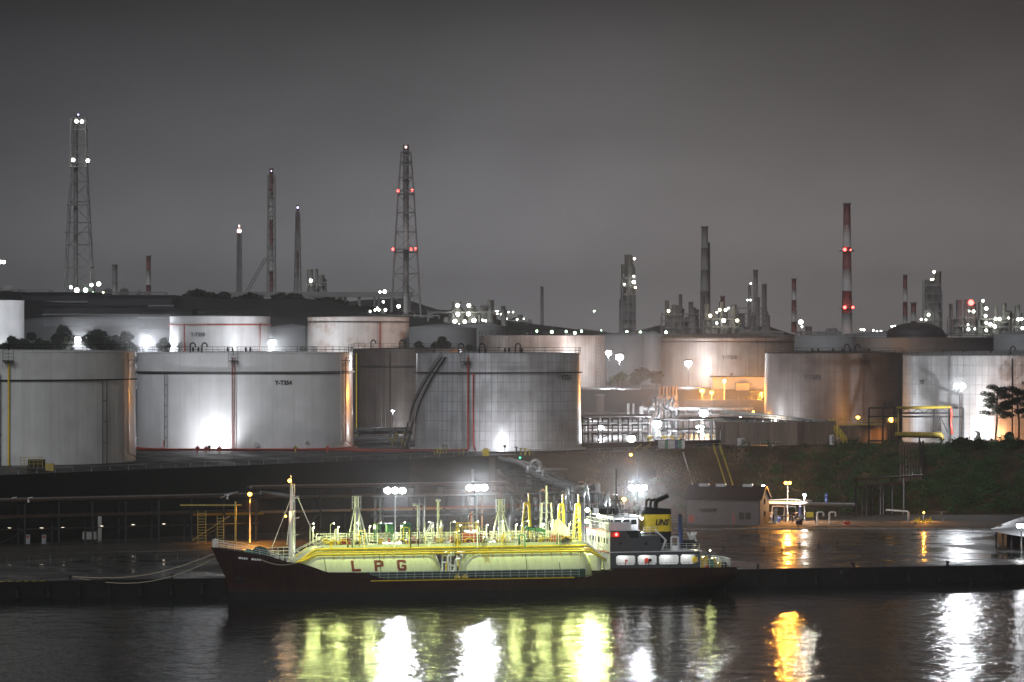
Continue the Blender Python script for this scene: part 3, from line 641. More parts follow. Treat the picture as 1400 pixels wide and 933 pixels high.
# white bow pulpit and forecastle railing
def srail(name, pts, h=1.05, step=1.1, m='ship_white', r=.05, rails=(.35, .68, 1.0)):
    mb = MB(); mb.rail(pts, h, step, r, rails); mb.build(name, m, ship)
rail_pts = lambda s, xs_, dz=0: [Vector((x, s * max(.05, hb(x, interp(topz, x)) - .1), interp(topz, x) + dz)) for x in xs_]
srail('bow_railing', rail_pts(-1, (.35, 1.2, 2.2, 3.5, 5, 7, 9)), .85, .9); srail('bow_railing', rail_pts(1, (.35, 1.2, 2.2, 3.5, 5, 7, 9, 10.5)), 1.05, .9)
mb = MB()
for i in range(7):
    t = -1 + i / 3; p = Vector((.35 + .5 * abs(t), t * .75, 7.0)); mb.bar(p, p + Vector((0, 0, 1.25)), .06)
mb.bar((.85, -.75, 8.25), (.35, 0, 8.25), .06); mb.bar((.85, .75, 8.25), (.35, 0, 8.25), .06); mb.bar((.85, -.75, 7.7), (.35, 0, 7.7), .05); mb.bar((.85, .75, 7.7), (.35, 0, 7.7), .05)
mb.bar((.85, -.75, 8.25), (2.6, -1.9, 7.5), .06); mb.build('bow_pulpit', 'ship_white', ship)
# forecastle gear: windlass, drum, vents
p = S(356, 748, -1.2); mb = MB(); mb.cyl((p.x, -2.0, 6.1), (p.x, -.4, 6.1), .95, n=18); mb.cyl((p.x, -2.05, 6.1), (p.x, -1.95, 6.1), 1.15, n=18); mb.cyl((p.x, -.45, 6.1), (p.x, -.35, 6.1), 1.15, n=18); mb.build('mooring_winch', 'deck_green', ship)
mb = MB(); mb.box((p.x - .9, -2.4, 4.9), (p.x + .9, 0, 5.3)); mb.box((p.x + 1.2, -1.8, 4.9), (p.x + 2.2, -.6, 6.0)); mb.build('winch_bed', 'steel', ship)
p = S(343, 752, -.5); mb = MB(); mb.cyl((p.x, -.9, 6), (p.x, .9, 6), .5, n=14); mb.cyl((p.x, 1.2, 6), (p.x, 1.5, 6), .8, n=14); mb.box((p.x - .5, -.9, 4.9), (p.x + .5, .9, 5.5)); mb.build('windlass', 'green_paint', ship)
for px in (378, 386, 393): q = S(px, 760, -2.6); mb = MB(); mb.cyl((q.x, q.y, 4.9), (q.x, q.y, 5.7), .2, n=8); mb.cyl((q.x, q.y, 5.7), (q.x, q.y, 5.95), .34, n=10); mb.build('mushroom_vent', 'ship_white', ship)
mb = MB(); q = S(366, 752, 2.5); mb.rail([Vector((q.x, 3.6, 4.9)), Vector((q.x + 3.4, 4.2, 4.9))], 1.9, .8, .06, (.5, .75, 1)); mb.build('fairlead_railing', 'ship_white', ship)
# foremast
m0 = S(398.5, 757, 0); mx_, mz1 = m0.x, S(398.5, 662, 0).z
mb = MB(); mb.cyl((mx_, 0, 4.9), (mx_, 0, 12.0), .42, .36, 14); mb.cyl((mx_, 0, 12.0), (mx_, 0, mz1), .24, .2, 12); mb.cyl((mx_, 0, mz1), (mx_ - .1, 0, mz1 + 1.2), .07, n=6); fm = mb.build('foremast', 'ship_white', ship)
mb = MB(); mb.ladder((mx_ + .5, -.1, 5), (mx_ + .4, -.1, mz1), .42, .4, .05, (0, 1, 0))
for z in (6.3, 8.6, 10.9): mb.bar((mx_, 0, z), (mx_ + 1.0, -.3, z + .15), .35, .06)
mb.build('mast_ladder', 'ship_white', fm)
mb = MB(); mb.bar((mx_ + .3, 0, 13.6), (mx_ + 1.0, 0, 14.0), .2); mb.build('mast_bracket', 'ship_white', fm)
mb = MB(); mb.cyl((mx_ + .8, 0, 13.9), S(431, 735, 0), .06, n=6); mb.cyl((mx_ - .2, 0, 13.4), S(372, 748, 2.5), .04, n=6); mb.cyl((mx_ + .1, 0, 14.2), S(392, 745, 3), .04, n=6); mb.build('stay_wire', 'ship_white', fm)
LIME = (.88, 1.0, .33); WHITE = (.92, .96, 1.0); ORANGE = (1.0, .50, .12)
def ship_lamp(p, m, col, pw, r=.2, aim=None, cone=150, parent=None):
    mb = MB(); mb.ball(p, r, 10); l = mb.build('lamp_lens', m, parent or ship)
    mb = MB(); mb.box((p[0] - r * .8, p[1] + r * .6, p[2] - r * .8), (p[0] + r * .8, p[1] + r * 1.6, p[2] + r * .8)); mb.build('lamp_housing', 'dark_steel', parent or ship)
    if pw: light((p[0], p[1] - r - .08, p[2]), pw, col, ship, 'SPOT' if aim else 'POINT', aim, cone, radius=.2)
p = S(396, 657.5, -.4); ship_lamp((p.x, -.4, p.z), 'lamp_orange', ORANGE, 200, .26)
p = S(390.5, 706, -.6); ship_lamp((p.x, -.6, p.z), 'lamp_orange', (1, .72, .45), 180, .17)

# cargo tanks with dished heads
CZ, CR = 2.55, 4.62
def cargo(px0, px1, h0, h1):
    x0 = S(px0, 775, -2).x; x1 = S(px1, 775, -2).x
    prof = [(x0 + h0 * (1 - math.cos(math.pi / 2 * i / 8)), max(.02, CR * math.sin(math.pi / 2 * i / 8))) for i in range(9)]
    back = [(x1 - h1 * (1 - math.cos(math.pi / 2 * i / 8)), max(.02, CR * math.sin(math.pi / 2 * i / 8))) for i in range(8, -1, -1)]
    pts = prof + [(x0 + h0 + (x1 - h1 - x0 - h0) * k / 6, CR) for k in range(1, 6)] + back; n = 40; vs = []
    for x, r in pts:
        for i in range(n): t = 2 * math.pi * i / n; vs.append((x, r * math.sin(t), CZ + r * math.cos(t)))
    mb = MB(); mb.add(vs, [(j * n + i, (j + 1) * n + i, (j + 1) * n + (i + 1) % n, j * n + (i + 1) % n) for j in range(len(pts) - 1) for i in range(n)], True)
    c = mb.build('cargo_tank', 'cargo_tank', ship)
    mb = MB(); xx = x0 + h0
    while xx < x1 - h1 + .1:
        pr = None
        for i in range(25):
            t = -math.pi * .55 + 1.1 * math.pi * i / 24; p = Vector((xx, (CR + .015) * math.sin(t), CZ + (CR + .015) * math.cos(t)))
            if pr: mb.bar(pr, p, .06, .03)
            pr = p
        xx += 2.6
    mb.build('weld_ring', 'cargo_tank', c)
    for k in range(3):
        xx = x0 + h0 + (x1 - x0 - h0 - h1) * (k + .5) / 3; mb = MB(); mb.box((xx - .35, -5.2, 2.0), (xx + .35, 5.2, 3.1)); mb.build('saddle', 'deck_green', c)
    return c, x0, x1
ct1, a0, a1 = cargo(403, 606, 3.4, 2.6); ct2, b0, b1 = cargo(626, 812, 2.6, 2.8)
# L P G in blocky red strokes following the tank's curve
GL = {'L': [(0, 0, .28, 1), (.28, 0, 1, .22)], 'P': [(0, 0, .28, 1), (.28, .78, .8, 1), (.28, .36, .8, .56), (.72, .42, 1, .92)], 'G': [(0, .12, .28, .88), (.1, .78, .9, 1), (.1, 0, .9, .22), (.72, .1, 1, .5), (.5, .36, .8, .54), (.72, .68, 1, .9)]}
for ch, px in (('L', 480.5), ('P', 512), ('G', 543)):
    x0 = S(px, 773, -4.2).x; th0 = math.asin((3.82 - CZ) / CR); mb = MB()
    for u0, v0, u1, v1 in GL[ch]:
        for k in range(6):
            va, vb = v0 + (v1 - v0) * k / 6, v0 + (v1 - v0) * (k + 1) / 6; q = []
            for u, v in ((u0, va), (u1, va), (u1, vb), (u0, vb)):
                th = th0 + v * 1.62 / CR; rr = CR + .035 + .002 * len(q); q.append((x0 + u * 1.28, -rr * math.cos(th), CZ + rr * math.sin(th)))
            mb.add(q, [(0, 1, 2, 3)])
    mb.build('letter', 'letter_red', ct1)
mb = MB(); mb.box((S(492, 790, -5).x, -5.1, 2.02), (S(800, 790, -5).x, -4.35, 3.72)); mb.build('tank_coaming', 'deck_green', ship)
# deck-edge railing midships
a = S(507, 790, -6); b = S(792, 795, -6)
srail('deck_railing', [Vector((a.x, -5.95, 2.7)), Vector((b.x, -5.95, 2.7))], 1.05, 1.25, 'ship_white', .045)
srail('deck_railing', [Vector((a.x, 5.95, 2.7)), Vector((b.x, 5.95, 2.7))], 1.05, 1.5, 'ship_white', .045)
# catwalk on top of the tanks with ramped ends
cz = CZ + CR + .12; xa = S(437, 740, 0).x; xb = S(792, 740, 0).x
for y0, y1 in ((-2.3, 2.3),):
    mb = MB(); mb.box((xa, y0, cz), (xb, y1, cz + .1)); mb.build('catwalk', 'steel', ship)
mb = MB(); mb.box((xa, -2.42, CZ + CR - .75), (xb, -2.32, cz + .06)); mb.build('catwalk_skirt', 'cargo_tank', ship)
srail('catwalk_railing', [Vector((xa, -2.3, cz + .1)), Vector((xb, -2.3, cz + .1))], 1.25, 1.1, 'ship_white', .06); srail('catwalk_railing', [Vector((xa, 2.3, cz + .1)), Vector((xb, 2.3, cz + .1))], 1.25, 1.4, 'ship_white', .06)
mb = MB()
for y in (-2.3, -1.1): mb.bar((xa, y, cz), (xa - 4.6, y, 5.0), .14, .25); mb.bar((xa, y, cz + 1.2), (xa - 4.6, y, 6.2), .07); mb.bar((xa, y, cz + .6), (xa - 4.6, y, 5.6), .06)
for i in range(14): k = i / 13; mb.bar((xa - 4.6 * k, -2.3, cz + (5.0 - cz) * k), (xa - 4.6 * k, -1.1, cz + (5.0 - cz) * k), .28, .05)
for i in range(5): k = i / 4; p = Vector((xa - 4.6 * k, -2.3, cz + (5 - cz) * k)); mb.bar(p, p + Vector((0, 0, 1.2)), .06)
mb.build('forward_ramp', 'ship_white', ship)
mb = MB(); xc = S(795, 740, -2).x
for y in (-3.2, -2.1): mb.bar((xb, y, cz), (xb + 5.0, y, 3.4), .14, .25); mb.bar((xb, y, cz + 1.1), (xb + 5.0, y, 4.5), .06); mb.bar((xb, y, cz + .6), (xb + 5, y, 4.0), .05)
for i in range(15): k = i / 14; mb.bar((xb + 5.0 * k, -3.2, cz + (3.4 - cz) * k), (xb + 5.0 * k, -2.1, cz + (3.4 - cz) * k), .28, .05)
for i in range(6): k = i / 5; p = Vector((xb + 5.0 * k, -3.2, cz + (3.4 - cz) * k)); mb.bar(p, p + Vector((0, 0, 1.1)), .05)
mb.build('aft_stair', 'ship_white', ship)
# yellow pipes along the tanks, with the slope down to the forecastle
def pipe(pts, r, m, name='pipe', parent=None, bend=.35): MB().tube(pts, r, 8, bend).build(name, m, parent or ship)
yz = 6.35
for i, (y, z, r) in enumerate(((-3.55, yz - .25, .15), (-3.2, yz + .05, .11), (-2.75, yz + .45, .16), (3.0, yz + .3, .15))):
    pipe([(xa - 4.8 + i * .2, y, 4.6), (xa - 1.2, y, z), (xb + .5, y, z), (xb + 3.2, y, 4.6)], r, 'yellow')
for i in range(26):
    x = xa + 1.2 + i * 1.4; mb = MB(); mb.bar((x, -3.7, yz - .5), (x, -2.4, yz + .25), .09); mb.bar((x, -3.6, 5.35), (x, -3.6, yz - .3), .08); mb.build('pipe_bracket', 'yellow', ship)
rg = random.Random(11)
for i in range(64):       # valves, domes and small fittings on top
    x = rg.uniform(xa + 1, xb - 1); y = rg.uniform(-2.6, 1.5); r = rg.uniform(.12, .3); h = rg.uniform(.35, 1.1); c = rg.choice(['yellow', 'ship_white', 'ship_white', 'red_paint', 'yellow', 'steel'])
    mb = MB(); mb.cyl((x, y, cz - .4), (x, y, cz + h), r, n=10); mb.cyl((x, y, cz + h * .8), (x, y, cz + h), r * 1.6, n=10); mb.cyl((x - .5, y, cz + h * .5), (x + .5, y, cz + h * .5), r * .5, n=8); mb.build('valve', c, ship)
for i in range(26):       # small pipe stubs and hose cranes crossing the walkway
    x = rg.uniform(xa + 1, xb - 1); y = rg.uniform(-3.4, -.5); h = rg.uniform(.8, 2.4); d = rg.uniform(-1.4, 1.4)
    MB().tube([(x, y, cz - .6), (x, y, cz + h), (x + d, y + .2, cz + h + .1), (x + d, y + .3, cz - .2)], rg.choice([.05, .07, .1]), 6, .25).build('deck_pipe', rg.choice(['yellow', 'ship_white', 'green_paint', 'yellow', 'steel', 'dark_steel']), ship)
for px in (455, 468, 548, 640, 700, 745, 772):
    q = S(px, 742, -1.9); mb = MB(); pts = []
    for i in range(13): t = math.pi * i / 12; pts.append((q.x + .65 * math.cos(t), q.y - .6, cz + .1 + .65 * math.sin(t)))
    mb.tube(pts, .08, 6); mb.build('pipe_loop', 'yellow', ship)
for px, w, h, c in ((473, 1.2, .75, 'red_paint'), (563, 1.7, .5, 'letter_red'), (762, 1.6, .85, 'orange_paint'), (641, 1.9, 1.3, 'red_paint'), (655, .8, 1.1, 'letter_red'), (640, 1.6, .4, 'red_paint')):
    q = S(px, 742, -2.1); mb = MB(); mb.box((q.x - w / 2, -2.2, cz + .15), (q.x + w / 2, -1.4, cz + .15 + h)); mb.box((q.x - w / 2 - .05, -2.25, cz + .15 + h), (q.x + w / 2 + .05, -1.35, cz + .22 + h)); mb.build('deck_locker', c, ship)
# green deck hoist frames and valve clusters
for px0, px1, py0 in ((513, 536, 717), (552, 560, 716)):
    a = S(px0, py0, 0); b = S(px1, py0, 0); mb = MB()
    for x in (a.x, b.x):
        for y in (-.5, .6): mb.bar((x, y, cz), (x, y, a.z), .16)
    mb.bar((a.x, -.5, a.z), (b.x, -.5, a.z), .2); mb.bar((a.x, .6, a.z), (b.x, .6, a.z), .2); mb.box((a.x, -.5, a.z - .7), (a.x + .7, .6, a.z - .05)); mb.box((b.x - .8, -.5, a.z - 1.1), (b.x, .6, a.z)); mb.build('hoist_frame', 'green_paint', ship)
q = S(493, 730, 1.0); mb = MB(); mb.box((q.x - .8, .6, cz), (q.x + .1, 1.6, cz + 2.4)); mb.build('control_cabinet', 'green_paint', ship)
# white tripod vent masts
def tripod(px, ytop, parent=ship):
    q = S(px, 742, 0); zt = S(px, ytop, 0).z; x = q.x; t = MB(); t.cyl((x, 0, cz), (x, 0, zt), .32, .3, 12); t.cyl((x, 0, zt - 1.9), (x, 0, zt - .1), .3, n=12); m = t.build('vent_mast', 'ship_white', parent)
    t = MB()
    for dx, dy in ((-1.45, -.7), (1.45, -.7), (-1.1, .9), (1.1, .9)): t.cyl((x + dx, dy, cz), (x + dx * .16, dy * .2, zt - 1.5), .1, n=8)
    for k in (.35,): t.bar((x - 1.45 * (1 - k) - .1, -.55, cz + (zt - 1.5 - cz) * k), (x + 1.45 * (1 - k) + .1, -.55, cz + (zt - 1.5 - cz) * k), .1)
    t.build('mast_leg', 'ship_white', m)
    t = MB()
    for i in range(8):
        a = 2 * math.pi * i / 8; c = Vector((x + .62 * math.cos(a), .62 * math.sin(a), zt - 1.7)); t.bar(c, c + Vector((0, 0, 1.7)), .05)
    for z in (zt - 1.7, zt - .85, zt): t.lathe((x, 0, z), [(.6, 0), (.66, 0), (.66, .06), (.6, .06)], 16)
    t.build('top_cage', 'ship_white', m)
tripod(487.5, 679); tripod(684, 683.5)
# slim white poles and derrick midships
q = S(599, 742, 0); zt = S(599, 684, 0).z; mb = MB(); mb.cyl((q.x, 0, cz - 1), (q.x, 0, zt), .17, .14, 10); mb.lathe((q.x, 0, zt - .25), [(.1, 0), (.38, .1), (.38, .32), (.1, .42)], 12); mb.build('vent_pole', 'ship_white', ship)
for px in (572, 579):
    q = S(px, 742, 1.2); zt = S(px, 690, 1.2).z; mb = MB(); mb.tube([(q.x, 1.2, cz), (q.x, 1.2, zt), (q.x - .8, 1.2, zt + .05)], .2 if px == 572 else .13, 10, .3); mb.build('loading_riser', 'galv', ship)
q = S(592, 742, -.5); mb = MB()
for dy in (-.5, .5): mb.bar((q.x - 1.6, dy, cz), (q.x + .1, dy, cz + 2.9), .14); mb.bar((q.x + .1, dy, cz), (q.x + .1, dy, cz + 2.9), .12); mb.bar((q.x - .9, dy, cz + 1.3), (q.x + .1, dy, cz + 1.3), .09)
mb.bar((q.x + .7, 0, cz + .5), (q.x + 1.5, 0, cz + 2.6), .35); mb.bar((q.x + 1.4, 0, cz + 2.4), (q.x + 1.3, 0, cz + 3.2), .2); mb.build('hose_derrick', 'ship_white', ship)
q = S(638, 742, 0)
mb = MB(); mb.rail([Vector((q.x - 1.3, -.9, cz + 1.6)), Vector((q.x + 1.5, -.9, cz + 1.6)), Vector((q.x + 1.5, .9, cz + 1.6)), Vector((q.x - 1.3, .9, cz + 1.6)), Vector((q.x - 1.3, -.9, cz + 1.6))], 1.15, .5, .06); mb.box((q.x - 1.3, -.9, cz + 1.5), (q.x + 1.5, .9, cz + 1.6)); mb.build('platform_railing', 'yellow', ship)
mb = MB(); mb.cyl((q.x + .6, 0, cz + 1.6), (q.x + .6, 0, cz + 4.3), .08, n=6); mb.bar((q.x + .2, 0, cz + 3.6), (q.x + 1.0, 0, cz + 3.6), .06); mb.build('monitor_pole', 'red_paint', ship)
# valve tree between the tanks
xg = (a1 + b0) / 2
for i in range(11):
    x = xg + rg.uniform(-1.6, 1.6); y = rg.uniform(-5, -1.5); z0 = 2.1; c = rg.choice(['yellow', 'ship_white', 'ship_white', 'blue_paint', 'galv', 'yellow']); z1 = rg.uniform(3.6, 6.2)
    MB().tube([(x, y, z0), (x, y, z1), (x + rg.uniform(-1, 1), y + .7, z1 + .1)], rg.uniform(.09, .19), 8, .2).build('manifold_pipe', c, ship)
for i in range(8):
    x = xg + rg.uniform(-2.6, 2.6); y = rg.uniform(-5.6, -4.4); mb = MB(); mb.cyl((x, y, 2.0), (x, y, 3.1), .16, n=8); mb.cyl((x - .4, y, 2.8), (x + .4, y, 2.8), .22, n=10); mb.lathe((x, y, 3.15), [(.05, 0), (.3, 0), (.3, .06), (.05, .06)], 10); mb.build('hand_valve', rg.choice(['black', 'yellow', 'deck_green', 'yellow']), ship)
mb = MB(); x = S(668, 742, -4.6).x
mb.ladder((x, -4.9, 2.2), (x - .1, -3.3, 6.9), .55, .32, .07, (1, 0, 0)); mb.build('tank_ladder', 'yellow', ship)
for px, py, bot in ((443, 763, 784), (518, 757, 784), (718, 757, 784), (764, 766, 785)):
    p0 = S(px, py, -3.9); p1 = S(px + 3, bot, -4.75); MB().tube([p0, Vector((p0.x, -4.3, p0.z - .6)), p1], .035, 5).build('drain_line', 'dark_steel', ct1 if px < 600 else ct2)
# yellow A-frame masts and white vent mast aft of tank two
def aframe(px, yt, wpx, m, two=True, y=0.0, dish=0):
    q = S(px, 742, y); zt = S(px, yt, y).z; w = wpx / 9.8 / 2; mb = MB()
    mb.bar((q.x - w * 1.5, y, cz - .5), (q.x - w * .55, y, zt), .24); mb.bar((q.x + w * 1.1, y, cz - .5), (q.x + w * .6, y, zt), .32)
    n = 7
    for i in range(n):
        k = i / n; z = cz + (zt - cz) * k; k2 = (i + 1) / n; z2 = cz + (zt - cz) * k2
        mb.bar((q.x - w * (1.5 - .95 * k), y, z), (q.x + w * (1.1 - .5 * k2), y, z2), .08)
    mb.bar((q.x - w * .6, y, zt), (q.x + w * .6, y, zt), .25); mb.bar((q.x + w * .55, y, zt), (q.x + w * .5, y, zt + 1.4), .2)
    mb.build('derrick_mast', m, ship)
aframe(720, 688, 11, 'yellow'); aframe(767, 690, 9, 'yellow', y=1.0); aframe(789, 690, 8, 'yellow', y=2.0)
q = S(747, 742, .5); zt = S(747, 688, .5).z; mb = MB()
for dx in (-.85, 0, .85): mb.cyl((q.x + dx, .5, cz), (q.x + dx * .8, .5, zt - (0 if dx else -2.4)), .12, n=8)
for k in (.25, .5, .75, 1): mb.bar((q.x - .8, .5, cz + (zt - cz) * k), (q.x + .8, .5, cz + (zt - cz) * k), .09)
mb.ladder((q.x - 1.0, .2, cz), (q.x - .8, .2, zt), .4, .4, .04, (1, 0, 0)); mb.build('vent_tower', 'ship_white', ship)
a = S(721, 723, -.5); b = S(744, 725, -.5); mb = MB(); mb.bar(a, b, .5); mb.bar(a - Vector((.3, 0, 0)), a + Vector((.1, 0, .3)), .35); mb.bar((b.x, b.y, cz), b, .3); mb.build('cargo_crane_boom', 'green_paint', ship)
q = S(766, 725, -.3); mb = MB(); mb.add([(q.x - 1.3, -.3, cz + .3), (q.x + 1.5, -.3, cz + .3), (q.x + 1.3, -.3, cz + 1.6), (q.x - .2, -.3, cz + 3.2), (q.x - .8, -.3, cz + 3.0)], [(0, 1, 2, 3, 4)]); mb.add([(q.x - 1.3, -.2, cz + .3), (q.x + 1.5, -.2, cz + .3), (q.x + 1.3, -.2, cz + 1.6), (q.x - .2, -.2, cz + 3.2), (q.x - .8, -.2, cz + 3.0)], [(4, 3, 2, 1, 0)]); mb.bar((q.x - 1, -.25, cz), (q.x - 1, -.25, cz + 3), .15); mb.build('spray_shield', 'cargo_tank', ship)
# compressor house between stair and bridge
q = S(790, 745, 1.5); mb = MB(); mb.box((q.x - 1.5, -1, 3.2), (q.x + 2.6, 4.5, 5.4)); mb.build('compressor_house', 'ship_white', ship)

# deckhouse: lit covered passage, cabin deck, bridge
x0 = S(834.5, 770, -6).x; x1 = S(957, 770, -6).x; zd = 3.62; z1 = 5.95; z2 = 8.95; Y = -5.98
def wall_with_openings(xa, xb, z0, z1, ops, y, th, name, m, sgn=1):
    """one plate pierced by openings (x0, x1, z0, z1)"""
    mb = MB(); zs = (ops[0][2], ops[0][3]); mb.box((xa, y, z0), (xb, y + th, zs[0])); mb.box((xa, y, zs[1]), (xb, y + th, z1)); e = [xa] + [v for o in ops for v in o[:2]] + [xb]
    for i in range(0, len(e), 2): mb.box((e[i], y, zs[0]), (e[i + 1], y + th, zs[1]))
    for o in ops:
        for (cx, sx) in ((o[0], 1), (o[1], -1)):
            for (cz_, sz) in ((zs[0], 1), (zs[1], -1)): mb.add([(cx, y, cz_), (cx + sx * .22, y, cz_), (cx, y, cz_ + sz * .22)], [(0, 1, 2)])
    return mb.build(name, m, ship)
ops = [(S(a, 766, -6).x, S(b, 766, -6).x, 4.22, 5.52) for a, b in ((842.5, 868.5), (872, 898), (901, 928), (930.5, 954.5))]
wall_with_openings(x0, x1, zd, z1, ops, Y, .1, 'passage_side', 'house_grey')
mb = MB(); mb.box((x0 + .3, -4.4, 3.4), (x1 - .3, 4.4, z1 - .02)); mb.build('deckhouse', 'ship_white', ship)
mb = MB(); mb.box((x0, 5.88, zd), (x1, 5.98, z1)); mb.build('passage_side', 'ship_white', ship)
mb = MB(); mb.box((x0 + .05, Y + .02, z1), (x1 + .3, 5.96, z1 + .12)); mb.build('boat_deck', 'ship_white', ship)
for o_ in ops:
    xm = (o_[0] + o_[1]) / 2; mb = MB(); mb.bar((xm - .8, -5.2, z1 - .12), (xm + .8, -5.2, z1 - .12), .18, .08); mb.build('passage_lamp', 'passage_light', ship); light((xm, -5.2, z1 - .3), 75, (1, 1, .96), ship, radius=.3)
    srail('passage_rail', [Vector((o_[0] + .05, -5.75, 4.0)), Vector((o_[1] - .05, -5.75, 4.0))], .45, .6, 'dark_steel', .03, (1,))
for px, c, h in ((884, 'red_paint', .7), (889, 'black', .5), (857, 'red_paint', .25), (950, 'yellow', .9)):
    q = S(px, 766, -4.5); mb = MB(); mb.cyl((q.x, -4.52, 4.75), (q.x, -4.42, 4.75), h * .45, n=14); mb.bar((q.x - .2, -4.5, 4.1), (q.x - .2, -4.5, 4.9), .1); mb.build('life_ring' if c == 'red_paint' else 'fire_locker', c, ship)
# cabin deck above
x2 = S(903, 740, -6).x; xq = S(877, 730, -6).x
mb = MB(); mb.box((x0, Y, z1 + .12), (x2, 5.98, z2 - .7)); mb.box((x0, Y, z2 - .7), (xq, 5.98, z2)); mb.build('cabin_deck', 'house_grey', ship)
mb = MB(); mb.box((x0 - .05, -5.96, z1 + .13), (x0 - .003, 5.96, z2 - .01)); mb.box((x0 - .05, -5.96, zd), (x0 + .26, -4.42, z1 - .01)); mb.box((x0 - .05, 4.42, zd), (x0 + .26, 5.86, z1 - .01)); mb.build('lit_front_plate', 'ship_white', ship)  # white plate over the grey house, lamp-lit brightness put into its colour
for px in (848, 883):
    q = S(px, 743.5, -6); MB().cyl((q.x, Y - .03, q.z), (q.x, Y + .02, q.z), .22, n=14).build('porthole', 'glass', ship)
a = S(855, 727, -6).x; b = S(873, 727, -6).x; mb = MB(); mb.add([(a, Y - .02, z2 - .02), (b, Y - .02, z2 - .02), (b, Y - .02, z2 - 1.0), (a + .8, Y - .02, z2 - 1.0)], [(0, 3, 2, 1)]); mb.build('wing_window', 'glass', ship)
# front bulkhead: ledges, ladders, pipes, doors on the floodlit face
fx = x0 - .06
mb = MB()
for z in (z1, z2 - .1): mb.box((fx - .35, -5.6, z), (fx, 5.6, z + .08))
mb.build('front_ledge', 'red_paint', ship)
for y in (-4.6, -3.2, -1.9, -.5, 1.0, 2.4, 3.8):
    mb = MB(); mb.box((fx - .05, y - .3, z1 + 1.2), (fx, y + .3, z1 + 1.95)); mb.build('cabin_window', 'glass', ship)
mb = MB(); mb.ladder((fx - .2, -5.0, 3.6), (fx - .2, -5.0, z2), .5, .35, .05, (0, 1, 0)); mb.build('front_ladder', 'ship_white', ship)
for y in (-2.6, .3, 3.0): MB().tube([(fx - .15, y, 3.4), (fx - .15, y, z2 - .5)], .07, 6).build('front_pipe', 'cargo_tank', ship)
srail('front_railing', [Vector((fx - .1, -5.7, z2)), Vector((fx - .1, 5.7, z2))], 1.5, .7, 'ship_white', .06)
# bridge
bx0 = S(838, 715, -3.5).x; bx1 = S(872, 715, -3.5).x; bz = S(850, 707, -3).z
mb = MB(); mb.box((bx0, -3.6, z2), (bx1, 3.6, z2 + .75)); mb.box((bx0, -3.6, bz - .35), (bx1, 3.6, bz)); mb.box((bx0 - .5, -5.4, bz), (bx1 + .4, 5.4, bz + .15))
for x in (bx0, (bx0 * 2 + bx1) / 3, (bx0 + bx1 * 2) / 3, bx1 - .18): mb.box((x, -3.6, z2 + .75), (x + .18, -3.45, bz - .35)); mb.box((x, 3.45, z2 + .75), (x + .18, 3.6, bz - .35))
for i in range(6): y = -3.6 + 7.05 * i / 5; mb.box((bx0, y, z2 + .75), (bx0 + .15, y + .15, bz - .35))
br = mb.build('bridge', 'ship_white', ship)
mb = MB(); mb.box((bx0 + .06, -3.54, z2 + .75), (bx1 - .06, -3.5, bz - .35)); mb.box((bx0 + .06, 3.5, z2 + .75), (bx1 - .06, 3.54, bz - .35)); mb.box((bx0 + .06, -3.5, z2 + .75), (bx0 + .1, 3.5, bz - .35)); mb.build('bridge_window', 'glass', br)
mb = MB(); mb.box((bx0 - 1.2, -5.9, z2 + .01), (bx0 + 1.9, -5.75, z2 + 1.2)); mb.box((bx0 - 1.2, -5.9, z2 + .01), (bx0 - 1.1, -3.6, z2 + 1.2)); mb.build('bridge_wing', 'ship_white', br)
srail('roof_railing', [Vector((bx0 - .4, -5.2, bz + .15)), Vector((bx1 + .3, -5.2, bz + .15))], .8, .7, 'dark_steel', .045)
p = S(852, 712, -4.6); ship_lamp((p.x, -4.4, bz - .2), 'lamp_white', WHITE, 160, .12, parent=br); p = S(876, 716, -4); ship_lamp((bx1 + .4, -4, z2 + 1.6), 'lamp_white', WHITE, 120, .18, parent=br)
mb = MB(); q = S(842, 700, 0); mb.cyl((q.x, 0, bz), (q.x, 0, S(842, 641, 0).z), .16, .1, 10); zz = S(842, 700, 0).z; mb.bar((q.x - 1.2, 0, zz + .8), (q.x + 1.2, 0, zz + .8), .14); mb.bar((q.x - .9, -.4, zz + 1.6), (q.x + .9, -.4, zz + 1.6), .12, .25); mb.bar((q.x, -1.1, zz + 2.4), (q.x, 1.1, zz + 2.4), .1); mb.cyl((q.x + 1.0, 0, bz), (q.x + .1, 0, zz + 2.5), .07, n=6); mb.cyl((q.x - 1.0, .8, bz), (q.x - .1, 0, zz + 2.5), .07, n=6); mb.build('radar_mast', 'steel', br)
for dx, h in ((-2.2, 1.6), (1.4, 1.3), (2.2, 2.2), (-1.4, 1.0)): MB().cyl((q.x + dx, -2.5 + dx * .4, bz + .15), (q.x + dx, -2.5 + dx * .4, bz + h), .05, n=6).build('antenna', 'steel', br)
mb = MB(); mb.ball((q.x + 2.6, -1.6, bz + 1.2), .5, 12); mb.cyl((q.x + 2.6, -1.6, bz), (q.x + 2.6, -1.6, bz + .8), .12, n=8); mb.build('radome', 'ship_white', br)
mb = MB(); mb.box((bx0 - .6, 1.5, bz + .15), (bx0 + 2.2, 4.2, bz + 1.0)); mb.build('searchlight_stand', 'dark_steel', br)
# red port light in its screen
p = S(842, 731, -6.1); mb = MB(); mb.box((p.x - .75, Y - .32, p.z - .35), (p.x + .5, Y, p.z + .32)); mb.build('light_screen', 'red_paint', ship)
mb = MB(); mb.ball((p.x, Y - .4, p.z), .2, 10); mb.build('port_light', 'lamp_red', ship); light((p.x, Y - .75, p.z), 9, (1, .05, .04), ship, radius=.1)
